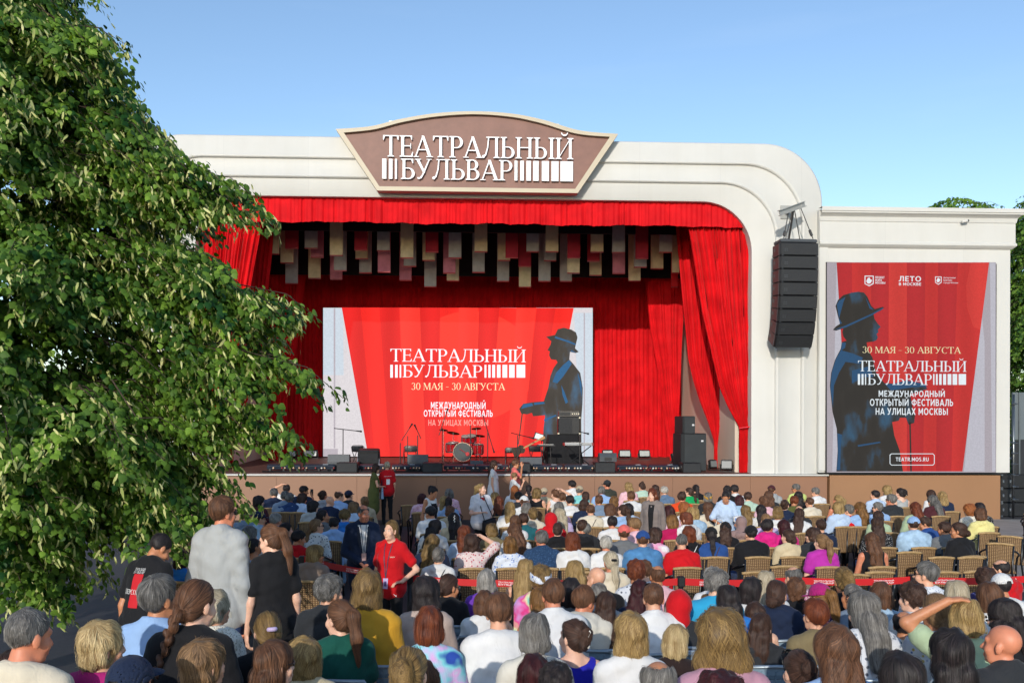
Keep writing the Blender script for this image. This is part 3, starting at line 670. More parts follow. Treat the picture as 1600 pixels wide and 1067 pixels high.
# ================================================================ RIGHT WING with its own screen
def wing():
    Y = YS - .12
    X = lambda u, v=560: P(u, v, Y).x
    Zv = lambda v, u=1430: P(u, v, Y).z
    x0, x1 = X(1279), X(1578)
    zt, zb = Zv(330), Zv(738)
    w = empty("side_wing", (x0, Y, 0)); tag(w, "white flat-topped wing with cornice holding the side screen, right of the arch", "stage wing")
    inv = Matrix.Translation((-x0, -Y, 0))
    def part(n, mb, m, **k):
        o = mb.build(n, m, w, **k); o.matrix_parent_inverse = inv
    mb = MB(); mb.box(((x0 + x1) / 2, Y + 1.3, (zt + zb) / 2), (x1 - x0, 2.6, zt - zb)); part("wall", mb, M_white)
    # frieze and mouldings run round the front and the right return
    def band(prof, name):
        mb = MB(); rows = []
        for e, z in prof:
            rows.append([(x0 - .02, Y - e, z), (x1 + e, Y - e, z), (x1 + e, Y + 2.7, z)])
        mb.sheet(rows); part(name, mb, M_white, angle=30)
    z1, z2, z3 = Zv(329), Zv(347), Zv(384)
    band([(0, z1 + .02), (.30, z1 + .02), (.30, z1 - .1), (.27, z1 - .1), (.27, z1 - .15), (.22, z1 - .17), (.14, z1 - .24), (.12, z2 - .02), (.10, z2 - .04), (.10, z3 + .10), (.13, z3 + .06), (.13, z3 - .0), (.08, z3 - .05), (.02, z3 - .09), (0, z3 - .09)], "cornice")
    mb = MB(); mb.box((x0 + .14, Y + .02, (zb + z3) / 2), (.26, .1, z3 - zb - .1), bev=.01); part("pilaster", mb, M_white)
    # fascia below
    xf0, xf1 = XR + .04, X(1565)
    zb2 = Zv(742)
    mb = MB(); mb.box(((xf0 + xf1) / 2, Y + .75, zb2 / 2 - .005), (xf1 - xf0, 1.4, zb2 - .01)); part("fascia", mb, mat("tan_fascia", '#946c4a', .5, .05, .6, .04, 80))
    mb = MB(); mb.box(((x0 + x1) / 2, Y + .5, zb - .03), (x1 - x0 - .1, .9, .05)); part("overhang_shade_strip", mb, M_black)  # black strip standing in for the shade under the overhang
    # security camera
    c = P(1505, 346, Y - .1)
    sc = empty("security_camera", c); tag(sc, "tiny white security camera fixed to the wing's frieze under the cornice", "camera")
    mb = MB(); mb.tube([(0, 0, 0), (0, -.14, -.02)], .012, 8); mb.build("arm", M_steel, sc)
    mb = MB(); mb.tube([(-.12, -.14, -.05), (.03, -.16, -.02), (.05, -.165, -.015)], [.04, .045, .03], 12); mb.build("housing", M_white, sc)
    mb = MB(); mb.tube([(.05, -.165, -.015), (.075, -.17, -.01)], .036, 12); mb.build("lens", M_black, sc)
    # the screen
    Y2 = Y - .09
    a, b = P(1292, 410, Y2), P(1556, 738, Y2)
    s = empty("side_led_screen", ((a.x + b.x) / 2, Y2, b.z)); tag(s, "tall video screen on the white wing showing a man in a hat and festival dates", "video screen")
    inv2 = Matrix.Translation(-s.location)
    mb = MB(); mb.box(((a.x + b.x) / 2, Y2 + .046, (a.z + b.z) / 2), (b.x - a.x + .02, .08, a.z - b.z + .02)); o = mb.build("cabinet", M_black, s); o.matrix_parent_inverse = inv2
    A = Art(s, Y2)
    z = lambda x, y: (1280 + x / 2.9625, 400 + y / 2.9625)
    R = (1292, 410, 1556, 738)
    A.layer("display", led("side_pale", '#b4acb4', .62), rects=[R])
    A.layer("pale_columns", led("side_pale_light", '#c6c4cf', .62), polys=[[z(80, 32), z(100, 380), z(108, 996), z(60, 996)], [z(745, 200), z(765, 400), z(765, 996), z(670, 996)], [z(790, 32), z(815, 32), z(815, 996), z(800, 996)]])
    A.layer("red_drape", led("side_red", '#d32f2c', .66, None, .30), polys=[[z(80, 31), z(785, 31), z(662, 996), z(140, 996)]])
    A.layer("dark_folds", led("side_red_dark", '#c0252a', .64, None, .30), polys=[[z(80, 31), z(150, 31), z(160, 996), z(140, 996)], [z(238, 31), z(320, 31), z(318, 996), z(250, 996)], [z(405, 31), z(490, 31), z(480, 996), z(405, 996)], [z(550, 31), z(640, 31), z(610, 996), z(540, 996)]])
    A.layer("light_folds", led("side_red_light", '#de3b34', .66, None, .30), polys=[[z(322, 31), z(404, 31), z(404, 996), z(320, 996)], [z(700, 31), z(785, 31), z(745, 340), z(712, 330), z(682, 240), z(678, 140)]])
    man = [(62, 342), (76, 346), (110, 335), (106, 352), (110, 372), (125, 392), (104, 398), (98, 430), (72, 480), (54, 540), (48, 600), (60, 720), (80, 800), (84, 900), (78, 996), (386, 996), (371, 900), (346, 830), (336, 768), (366, 762), (372, 748), (400, 748), (412, 780), (438, 772), (442, 735), (430, 700), (420, 640), (500, 615), (480, 590), (340, 590), (300, 588), (262, 540), (245, 470), (222, 430), (218, 400), (250, 396), (264, 390), (270, 376), (264, 362), (273, 352), (270, 342), (283, 328), (268, 312), (254, 290), (250, 268), (285, 252), (299, 238), (290, 236), (256, 246), (240, 232), (222, 190), (206, 170), (180, 166), (150, 170), (110, 182), (85, 205), (74, 232), (84, 275), (95, 314), (76, 326)]
    A.layer("man_figure", led("side_figure", '#38342f', .42, '#3f7094'), polys=[[z(*p) for p in man], [z(415, 770), z(422, 770), z(427, 996), z(420, 996)]])
    A.layer("blue_rim_light", led("side_blue", '#2c5f8c', .45), polys=[[z(*p) for p in q] for q in ([(104, 400), (122, 402), (118, 425), (98, 440)], [(98, 436), (150, 450), (200, 470), (190, 500), (120, 490), (90, 540), (66, 600), (62, 700), (50, 610), (56, 540), (74, 480)], [(150, 530), (230, 510), (250, 560), (200, 560), (150, 590)], [(300, 590), (340, 592), (400, 575), (480, 590), (500, 606), (440, 606), (330, 622)], [(82, 820), (104, 826), (98, 880), (96, 990), (80, 990), (86, 900)], [(176, 874), (280, 858), (282, 864), (178, 882)], [(66, 342), (120, 322), (240, 268), (292, 240), (296, 244), (240, 276), (120, 332)], [(88, 285), (104, 312), (94, 316)], [(80, 225), (90, 208), (120, 190), (110, 215), (90, 290)], [(212, 190), (236, 235), (250, 250), (232, 244)])])
    W = led("side_white", '#e2ecf2', .72)
    A.layer("logo_mark", W, texts=[('s', "ТЕАТРАЛЬНЫЙ", *[1280 + t / 2.9625 for t in (176, 680)], *[400 + t / 2.9625 for t in (484, 536)]), ('s', "БУЛЬВАР", 1280 + 222 / 2.9625, 1280 + 520 / 2.9625, 400 + 545 / 2.9625, 400 + 597 / 2.9625),
                                 ('b', "МЕЖДУНАРОДНЫЙ", 1280 + 272 / 2.9625, 1280 + 580 / 2.9625, 400 + 622 / 2.9625, 400 + 652 / 2.9625), ('b', "ОТКРЫТЫЙ ФЕСТИВАЛЬ", 1280 + 232 / 2.9625, 1280 + 618 / 2.9625, 400 + 661 / 2.9625, 400 + 694 / 2.9625), ('b', "НА УЛИЦАХ МОСКВЫ", 1280 + 258 / 2.9625, 1280 + 594 / 2.9625, 400 + 703 / 2.9625, 400 + 735 / 2.9625),
                                 ('b', "TEATR.MOS.RU", 1280 + 352 / 2.9625, 1280 + 505 / 2.9625, 400 + 931 / 2.9625, 400 + 949 / 2.9625),
                                 ('b', "ЛЕТО", 1280 + 366 / 2.9625, 1280 + 470 / 2.9625, 400 + 94 / 2.9625, 400 + 119 / 2.9625), ('b', "В МОСКВЕ", 1280 + 366 / 2.9625, 1280 + 470 / 2.9625, 400 + 124 / 2.9625, 400 + 138 / 2.9625),
                                 ('b', "ПРОЕКТ", 1280 + 257 / 2.9625, 1280 + 300 / 2.9625, 400 + 95 / 2.9625, 400 + 106 / 2.9625), ('b', "МЭРА", 1280 + 257 / 2.9625, 1280 + 288 / 2.9625, 400 + 108 / 2.9625, 400 + 118 / 2.9625), ('b', "МОСКВЫ", 1280 + 257 / 2.9625, 1280 + 304 / 2.9625, 400 + 120 / 2.9625, 400 + 130 / 2.9625),
                                 ('n', "Департамент", 1280 + 572 / 2.9625, 1280 + 630 / 2.9625, 400 + 98 / 2.9625, 400 + 107 / 2.9625), ('n', "культуры", 1280 + 572 / 2.9625, 1280 + 612 / 2.9625, 400 + 110 / 2.9625, 400 + 119 / 2.9625), ('n', "города Москвы", 1280 + 572 / 2.9625, 1280 + 640 / 2.9625, 400 + 121 / 2.9625, 400 + 130 / 2.9625)],
            polys=[[z(a, b) for a, b in q] for q in ([(u, 546), (u2, 546), (u2, 596), (u, 596)] for u, u2 in ((177, 187), (194, 203), (210, 215), (525, 531), (538, 546), (553, 564), (571, 585), (592, 609), (615, 636), (643, 677)))]
                  + [[z(a, b) for a, b in [(208, 92), (250, 92), (250, 130), (229, 141), (208, 130), (208, 127), (229, 136), (246, 127), (246, 96), (212, 96), (212, 127), (208, 127)]],
                     [z(a, b) for a, b in [(216, 118), (222, 104), (230, 100), (234, 108), (242, 112), (238, 124), (228, 130), (220, 126)]],
                     [z(a, b) for a, b in [(534, 96), (564, 96), (564, 124), (549, 134), (534, 124), (534, 121), (549, 130), (561, 122), (561, 99), (537, 99), (537, 121), (534, 121)]],
                     [z(a, b) for a, b in [(540, 116), (545, 105), (550, 102), (558, 110), (554, 120), (546, 124)]]]
                  + [[z(a, b) for a, b in [(332, 913), (524, 913), (532, 921), (532, 960), (524, 968), (332, 968), (324, 960), (324, 921), (324, 919), (327, 922), (327, 959), (333, 965), (523, 965), (529, 959), (529, 922), (523, 916), (333, 916), (327, 922), (324, 919)]]])
    A.layer("dates", led("side_gold", '#eadfb0', .7), texts=[('s', "30 МАЯ – 30 АВГУСТА", 1280 + 198 / 2.9625, 1280 + 653 / 2.9625, 400 + 419 / 2.9625, 400 + 452 / 2.9625)])
wing()

# ================================================================ LINE ARRAY SPEAKER
def line_array():
    Y = YP - 1.1
    c = P(1247, 380, Y)
    s = empty("line_array", c); tag(s, "tall curved stack of black loudspeakers hanging from a steel beam before the arch", "loudspeaker stack")
    yaw = .03
    s.rotation_euler = (0, 0, yaw)
    W, D, Hc = 1.12, .62, .375
    y, z, ang = 0.0, 0.0, 0.0
    M_side = mat("cabinet_side_red_bounce", '#4a1c20', .5, .15, 5)  # maroon puts red bounce light into the side colour of black cabinets
    tilts = [0, .01, .02, .04, .06, .085, .11, .13]
    mb = MB(); mb.box((0, D / 2 - .1, .06), (W * .97, D * .9, .10), bev=.02); mb.build("fly_frame", mat("fly_frame", '#3d4146', .5), s)
    for i in range(8):
        ang += tilts[i]
        R = RX(ang)
        cz = Vector((0, D / 2 - .1, -Hc / 2)); ctr = Vector((0, y, z)) + R @ cz
        mb = MB(); mb.box(ctr, (W, D, Hc - .012), R, 0, bev=.018)
        f = R @ Vector((0, -D / 2 - .006, 0)); mb.box(ctr + f, (W * .93, .014, Hc - .05), R, 1)
        for sx in (-1, 1):
            mb.box(ctr + R @ Vector((sx * (W / 2 + .006), -.22, 0)), (.016, .06, Hc * .94), R, 2)
            mb.box(ctr + R @ Vector((sx * (W / 2 + .006), .12, .03)), (.016, .13, .09), R, 2)
            mb.box(ctr + R @ Vector((sx * (W / 2 + .006), .02, 0)), (.008, .4, Hc * .85), R, 3)
            mb.box(ctr + R @ Vector((sx * .5, -D / 2 - .015, -Hc / 2)), (.05, .02, .025), R, 2)
        for dx in (-.32, -.26):
            for dz in (-.05, -.0): mb.box(ctr + R @ Vector((dx - .1, -D / 2 - .015, dz)), (.04, .006, .03), R, 2)
        mb.build("speaker_cabinet", [M_black, M_grille, mat("speaker_trim", '#34373b', .4), M_side], s)
        end = R @ Vector((0, 0, -Hc)); y += end.y; z += end.z
    # beam fixed to the arch, cables down to the fly frame
    mb = MB()
    bl = Vector((-.35, 1.4, 1.2)); b0 = Vector((-.50, -.1, .98)); b1 = Vector((.40, .3, 1.36))
    q0, q1 = P(1219, 334, Y) - c, P(1260, 315, Y) - c
    Ri = Matrix.Rotation(-yaw, 3, 'Z')
    a, b = Ri @ Vector((q0.x - .04, -.05, q0.z)), Ri @ Vector((q1.x + .06, .30, q1.z))
    dv = (b - a); L = dv.length; mid = (a + b) / 2
    Rq = dv.to_track_quat('X', 'Z').to_matrix()
    for dz, wd, hh in ((.07, .12, .02), (-.07, .12, .02), (0, .02, .14)): mb.box(mid + Rq @ Vector((0, 0, dz)), (L, wd, hh), Rq)
    mb.tube([a.lerp(b, .8), a.lerp(b, .8) + Vector((-.05, .9, .02))], .07, 8); mb.box(a.lerp(b, .8) + Vector((-.05, .92, .02)), (.34, .06, .4), None); mb.build("steel_beam", mat("beam_steel", '#9d9d98', .5, .1, 4, metal=.3), s)
    def on(t): return a + dv * t + Vector((0, 0, -.08))
    for k, (t, x, yy) in enumerate(((.35, -.44, -.05), (.5, -.3, .2), (.55, -.12, .42), (.6, .18, .3), (.85, .42, -.05))):
        mb = MB(); mb.tube([on(t), Vector((x, yy, .12))], .013 if k != 2 else .03, 6)
        if k in (0, 4): mb.tube([Vector((x, yy, .12)) * .72 + on(t) * .28, Vector((x, yy, .12)) * .9 + on(t) * .1], .04, 6)
        mb.build("lifting_cable", M_black, s)
line_array()
# ================================================================ STAGE EQUIPMENT
def sp(u, d, h=0.0):                         # a point on the deck below picture column u, d metres behind the edge
    p = P(u, 700, YS + d); return Vector((p.x, p.y, zf(d) + h))
def px(d): return F_PX / (YS + d)
def sub_box(u0, u1, label, v0=723, d=.32):
    c = (sp(u0, d) + sp(u1, d)) / 2; w = (u1 - u0) / px(d); h = P(700, v0, YS + d).z - c.z
    s = empty("subwoofer", c); tag(s, label, "loudspeaker")
    mb = MB(); mb.box((0, .3, h / 2), (w, .6, h), bev=.015); mb.build("cabinet", M_black, s)
    mb = MB(); mb.box((0, -.008, h / 2), (w * .94, .012, h * .88)); mb.build("grille", M_grille, s)
    mb = MB()
    for sx in (-1, 1): mb.box((sx * (w / 2 + .004), .3, h * .6), (.01, .16, .06))
    mb.build("handle", M_steel, s)
def wedge(u0, u1, v0, d, label, base=0.0, flip=1):
    c = (sp(u0, d) + sp(u1, d)) / 2; w = (u1 - u0) / px(d)
    h = P(700, v0, YS + d).z - c.z - base; dp = .48
    s = empty("floor_monitor", c + Vector((0, 0, base))); tag(s, label, "floor monitor")
    # wedge body seen from its back: tall back, sloping baffle facing the performer
    prof = [(-dp / 2, 0), (dp / 2, 0), (dp / 2, h * .25), (.05, h), (-dp * .38, h), (-dp / 2, h * .55)]
    mb = MB(); n = len(prof)
    vs = [(-w / 2, y, z) for y, z in prof] + [(w / 2, y, z) for y, z in prof]
    mb.add(vs, [tuple(range(n - 1, -1, -1)), tuple(range(n, 2 * n))] + [(i, (i + 1) % n, (i + 1) % n + n, i + n) for i in range(n)])
    mb.build("cabinet", mat("monitor_paint", '#3a3f44', .5, .15, 8, .15, 150), s)
    mb = MB(); a, b = Vector((0, dp / 2, h * .25)), Vector((0, .05, h)); m_ = (a + b) / 2; ang = math.atan2(b.z - a.z, b.y - a.y)
    mb.box(m_ + Vector((0, math.sin(ang), -math.cos(ang))) * -.006, (w * .9, (b - a).length * .9, .01), RX(ang)); mb.build("grille", M_grille, s)
    mb = MB(); mb.box((0, -dp / 2 + .0, h * .3), (.22, .012, .1)); mb.build("connector_plate", M_black, s)
sub_box(526, 558, "low black subwoofer on the stage lip, leftmost of the four front boxes")
sub_box(660, 691, "low black subwoofer on the stage lip behind the red-shirted couple")
sub_box(797, 829, "low black subwoofer on the stage lip beside the person in coral pink")
sub_box(930, 962, "low black subwoofer with a slanted monitor on top on the stage lip", 722)
sub_box(1067, 1096, "low black subwoofer on the stage lip before the big speaker tower")
wedge(514, 547, 710, 1.3, "slanted grey floor monitor at the left end of the stage")
wedge(638, 669, 710, 1.3, "slanted grey floor monitor in front of the clarinet chair")
wedge(812, 846, 714, 1.2, "slanted grey floor monitor right of the person in coral pink")
wedge(935, 962, 707, .55, "slanted monitor standing on the fourth subwoofer", base=.33)
wedge(735, 755, 719, 1.6, "small dark floor monitor under the drum kit")
def par_light(u0, u1, v0, v1, d, label, face, rz=0.0):
    c = (sp(u0, d) + sp(u1, d)) / 2; w = (u1 - u0) / px(d) * .92; h = (v1 - v0) / px(d)
    s = empty("stage_light", c, rz); tag(s, label, "stage light", "stage lights on the floor")
    mb = MB(); mb.box((0, 0, h * .55), (w, .14, h * .8), RX(-.25), bev=.02); mb.build("housing", M_black, s)
    mb = MB(); mb.box((0, -.085, h * .58), (w * .86, .012, h * .55), RX(-.25)); mb.build("lens", mat(*face), s)
    mb = MB()
    for sx in (-1, 1): mb.tube([(sx * (w / 2 + .02), 0, .015), (sx * (w / 2 + .02), 0, h * .6)], .015, 6)
    mb.box((0, 0, .012), (w + .08, .2, .02)); mb.build("yoke", M_black, s)
gl = ("light_glass", '#aeb4b2', .25, .1, 9)
par_light(940, 958, 699, 714, 6.6, "square stage light at the foot of the right curtain, nearest the screen", gl)
par_light(966, 986, 699, 714, 6.6, "square stage light at the foot of the right curtain, middle of three", gl)
par_light(997, 1016, 699, 714, 6.6, "square stage light at the foot of the right curtain, last before the folds", gl)
par_light(473, 497, 699, 713, 6.6, "square stage light at the foot of the left curtain beside the screen", gl)
par_light(450, 464, 700, 713, 6.6, "square stage light at the foot of the left curtain, half behind leaves", gl)
par_light(1107, 1120, 713, 730, 1.5, "grey floor light standing by the beige side wall behind the tower", ("light_grey_face", '#6b6f70', .4, .1, 9), .25)
par_light(1126, 1145, 716, 736, .75, "tilted floor light with cable beside the gathered front curtain", ("light_dark_face", '#4e5355', .35, .1, 9), -.3)
par_light(1048, 1060, 704, 722, 4.0, "small red-glinting floor light left of the big speaker tower", ("light_red_face", '#3a1418', .35, .1, 9), .6)
def tower():
    d = 1.0
    c = (sp(1061, d) + sp(1106, d)) / 2
    for nm, u0, u1, v0, v1, lab in (("bass_cabinet", 1061, 1106, 677, 728, "big black bass cabinet standing at the right of the stage"), ("top_cabinet", 1065, 1087, 650, 677, "smaller black cabinet stacked on the big bass cabinet")):
        Y = YS + d; a, b = P(u0, v1, Y), P(u1, v0, Y)
        zb = zf(d) if nm == "bass_cabinet" else P(800, 677, Y).z + .003
        h = b.z - zb; w = b.x - a.x
        s = empty(nm, ((a.x + b.x) / 2, Y, zb), .12); tag(s, lab, "loudspeaker")
        mb = MB(); mb.box((0, .35, h / 2), (w * .92, .75, h), bev=.02); mb.build("cabinet", M_black, s)
        mb = MB(); mb.box((w * .05, -.034, h / 2), (w * .78, .014, h * .95)); mb.build("grille", mat("cabinet_front", '#2b2f31', .7, .2, 3, .2, 250), s)
        mb = MB(); mb.tube([(w * .46, .3, h * .8), (w * .49, .3, h * .85), (w * .49, .42, h * .85), (w * .46, .42, h * .8)], .02, 6); mb.build("handle", M_steel, s)
        mb = MB(); mb.box((w * .3, -.045, h * .5 if h < 1 else h * .8), (.07, .01, .05)); mb.build("badge", mat("badge_white", '#cfcfcf', .4), s)
tower()
def footlights():
    d = .75; u = 416; i = 0
    ML = [mat("lamp_warm", '#caa88a', .2, .2, 9), mat("lamp_rose", '#8c3a38', .25, .2, 9), mat("lamp_white", '#d8d4cc', .2, .2, 9)]
    rg = random.Random(4)
    bars = [(416, 470), (472, 524), (560, 610), (612, 658), (693, 742), (744, 795), (832, 880), (882, 928), (964, 1012), (1014, 1062)]
    nth = ["first", "second", "third", "fourth", "fifth", "sixth", "seventh", "eighth", "ninth", "tenth"]
    for a, b in bars:
        p0, p1 = sp(a, d), sp(b, d); L = (p1 - p0).length
        s = empty("footlight_bar", (p0 + p1) / 2); tag(s, "long blue-black footlight bar with small lamps, %s bar along the stage lip from the left" % nth[i], "footlight", "footlight bars along the stage lip"); i += 1
        mb = MB(); mb.box((0, .1, .14), (L * .98, .16, .13), RX(.3), bev=.015); mb.build("housing", mat("footlight_paint", '#28303b', .4, .2, 6), s)
        mb = MB()
        for k in (-.4, 0, .4): mb.box((L * k, .12, .04), (.05, .22, .08))
        mb.build("bracket", M_black, s)
        mb = MB(); n = int(L / .085)
        for k in range(n):
            if rg.random() < .30: continue
            x = -L / 2 + (k + .5) * L / n
            mb.lathe([(.012, 0), (.032, .004), (.026, .02), (.008, .028)], (x, -.0, .11), 8, RX(math.pi / 2 + .3), rg.choice([0, 0, 1, 2]))
        mb.build("lamps", ML, s, smooth=True)
        mb = MB(); mb.box((L * .2, .04, .213), (.16, .04, .006), RX(.3)); mb.build("label_plate", mat("label_plate", '#aab4ba', .5), s)
    # cable duct behind the bars
    mb = MB(); rg = random.Random(9)
    for k in range(4):
        pts = [(sp(410 + t * 66, .45 + .06 * k + rg.uniform(-.03, .03), .02)) for t in range(11)]
        mb.tube(pts, .014, 6)
    tag(mb.build("cables", M_black, smooth=True), "black cables running along the stage floor beside the footlight bars", "cable")
footlights()
def folding_chair(u, v0, v1, d, label, rz=0.0):
    s = empty("folding_chair", sp(u, d), rz); tag(s, label, "folding chair", "black folding chairs on the stage")
    h = (v1 - v0) / px(d); w = .44
    Mf = mat("chair_tube", '#1c1c1f', .35, .1, 6)
    # chair faces the audience (-y)
    mb = MB(); mb.sheet([[(x * w / 2 * .92, .22 + .03 * x * x - dy, h * .97 - k * .085) for x in (-1, -.5, 0, .5, 1)] for k in range(3) for dy in [(.0, .01, .0)[k]]]); 
    mb.sheet([[(x * w / 2 * .92, .24 + .03 * x * x - dy, h * .97 - k * .085) for x in (1, .5, 0, -.5, -1)] for k in range(3) for dy in [(.0, .01, .0)[k]]]); mb.build("backrest", Mf, s, smooth=True, fix=False)
    mb = MB(); mb.box((0, 0, .45), (w * .9, .4, .025), bev=.01); mb.build("seat", Mf, s)
    mb = MB(); mb.tube([(-w / 2, -.26, 0), (-w / 2, .2, h * .8), (-w / 2, .235, h * .93), (-w / 2 + .06, .24, h), (w / 2 - .06, .24, h), (w / 2, .235, h * .93), (w / 2, .2, h * .8), (w / 2, -.26, 0)], .013, 8); mb.build("back_frame", Mf, s, smooth=True)
    for sx in (-1, 1):
        mb = MB(); mb.tube([(sx * (w / 2 - .03), .26, 0), (sx * (w / 2 - .03), -.16, .46)], .012, 8); mb.build("leg", Mf, s, smooth=True)
    mb = MB(); mb.tube([(-w / 2 + .03, .18, .09), (w / 2 - .03, .18, .09)], .009, 6); mb.build("stretcher", Mf, s)
folding_chair(563, 686, 716, 3.4, "black folding chair behind the dark amplifier at the stage left", .5)
folding_chair(641, 686, 716, 3.4, "black folding chair behind the second monitor, with clarinet stand", 0)
folding_chair(800, 690, 718, 3.2, "black folding chair right of the drum kit with a guitar leaning", 0)
folding_chair(839, 685, 715, 3.6, "black folding chair before the hatted figure on the screen", .2)
def mic_stand(u, vt, d, boom, label, tripod=True):
    s = empty("microphone_stand", sp(u, d)); tag(s, label, "microphone stand", "microphone stands on the stage")
    top = (P(u, vt, YS + d).z - sp(u, d).z)
    mb = MB(); mb.tube([(0, 0, .08), (0, 0, top)], .016, 6); mb.build("pole", M_black, s)
    mb = MB()
    for k in range(3):
        a = 2 * math.pi * k / 3 + .4; mb.tube([(0, 0, .16), (.3 * math.cos(a), .3 * math.sin(a), .012)], .009, 5)
    mb.build("tripod", M_black, s)
    if boom:
        (u0, v0), (u1, v1) = boom
        p = Vector((0, 0, top)); q = lambda uu, vv: Vector(((uu - u) / px(d), -.12, P(u, vv, YS + d).z - sp(u, d).z))
        a, b = q(u0, v0), q(u1, v1)
        mb = MB(); mb.tube([a, b], .014, 6); mb.build("boom", M_black, s)
        dv = (b - a).normalized(); e = b if (b - p).length > (a - p).length else a
        if e is a: dv = -dv
        mb = MB(); mb.tube([e - dv * .02, e + dv * .1, e + dv * .11, e + dv * .16], [.018, .022, .034, .026], 8); mb.build("microphone", M_grille, s, smooth=True)
mic_stand(536, 671, 2.6, ((523, 669), (558, 673)), "tall mic stand with level boom left of the amplifier")
mic_stand(637, 681, 2.4, ((628, 688), (640.5, 668)), "boom mic stand left over the clarinet chair")
mic_stand(652.5, 680, 2.6, ((651, 670), (658, 685)), "boom mic stand right of the clarinet chair")
mic_stand(691, 668, 3.6, ((686, 680), (697.5, 645)), "tall drum mic stand left of the cymbal")
mic_stand(735, 664, 3.4, None, "straight mic pole between drum kit and right cymbal")
mic_stand(762, 672, 3.4, ((754, 648), (770, 700)), "tall tilted boom mic stand right of the drums")
mic_stand(808.5, 680, 2.4, ((798, 676), (827, 683)), "mic stand with level boom above the guitar chair")
mic_stand(906, 680, 2.2, ((903, 674), (912, 676)), "mic stand with silver head behind the keyboard")
mic_stand(625.5, 692, 2.2, None, "short thin clarinet stand left of the folding chair")
def drums():
    d = 4.2; c = sp(724, d); k = 1 / px(d)
    s = empty("drum_kit", c); s.scale = (.92, .92, .92); tag(s, "red drum kit with grey bass drum head and cymbals on a black mat", "drum kit")
    Mr = mat("drum_red", '#a01018', .25, .1, 4, coat=.5)
    L = lambda u, v, y=0.0: Vector(((u - 724) * k, y, P(u, v, YS + d).z - c.z))
    def drum(name, ctr, r, h, R, head):
        mb = MB()
        mb.lathe([(r, -h / 2), (r, h / 2)], ctr, 28, R, 0)
        for zz in (-h / 2, h / 2): mb.lathe([(r * .99, zz - .02), (r * 1.04, zz - .02), (r * 1.04, zz + .02), (r * .99, zz + .02)], ctr, 28, R, 1, False)
        for j in range(8):
            a = 2 * math.pi * j / 8; mb.tube([Vector(ctr) + R @ Vector((r * 1.03 * math.cos(a), r * 1.03 * math.sin(a), zz)) for zz in (-h * .42, h * .42)], .012, 6, 1)
        o = mb.build(name, [Mr, M_chrome], s, angle=40)
        mb = MB(); mb.lathe([(r * .97, h / 2 + .012), (.01, h / 2 + .016)], ctr, 28, R); mb.build("drum_head", head, o)
        return o
    grey = mat("bass_head", '#3f4444', .6, .1, 5); white = mat("drum_skin", '#9a9890', .5, .05, 5)
    b = drum("bass_drum", L(723, 704), .34, .42, RX(math.pi / 2), grey)
    mb = MB(); mb.lathe([(.075, 0), (.07, .008)], L(731, 707.5, -.245), 16, RX(math.pi / 2)); mb.tube([L(718, 699, -.242), L(729, 706, -.242)], .012, 5); mb.build("port_ring", mat("port_red", '#b5141e', .4), b)
    drum("rack_tom", L(728, 683, .05), .17, .22, RX(.35), white); drum("rack_tom", L(737, 682, .05), .18, .22, RX(.35), white)
    drum("floor_tom", L(748, 700, .15), .22, .36, RX(.05), white); drum("snare_drum", L(707, 692, .25), .2, .16, RX(.1), white)
    drum("side_tom", L(703, 697, .0), .2, .3, RX(.1), white)
    for u, v, r, y, t in ((706.5, 672, .25, .1, .15), (746, 664.5, .19, .2, -.05), (690, 667, .17, .3, .1), (752, 677, .2, .25, .1)):
        p = L(u, v, y); o = MB(); o.lathe([(.015, .02), (.05, .015), (r, -.012), (r, -.016), (.03, .0)], p, 28, RX(-.25) @ RY(t)); ob = o.build("cymbal", mat("cymbal_brass", '#5a4426', .3, .1, 5, metal=.8), s, smooth=True)
        mb = MB(); mb.tube([p, Vector((p.x, p.y + .02, .35)), Vector((p.x, p.y + .02, .05))], .012, 6)
        for j in range(3):
            a = 2.1 * j + .3; mb.tube([(p.x, p.y + .02, .3), (p.x + .25 * math.cos(a), p.y + .02 + .25 * math.sin(a), .015)], .01, 5)
        mb.build("stand", M_chrome, ob)
    mb = MB(); mb.lathe([(.17, .5), (.18, .53), (.17, .56)], (-.05, .75, 0), 20); mb.tube([(-.05, .75, .03), (-.05, .75, .5)], .02, 6); mb.build("stool", M_black, s)
    mb = MB(); mb.box((.05, .2, .012), (2.6, 1.9, .02)); mb.build("mat", mat("drum_mat", '#1b1a1c', .9, .2, 8), s)
drums()
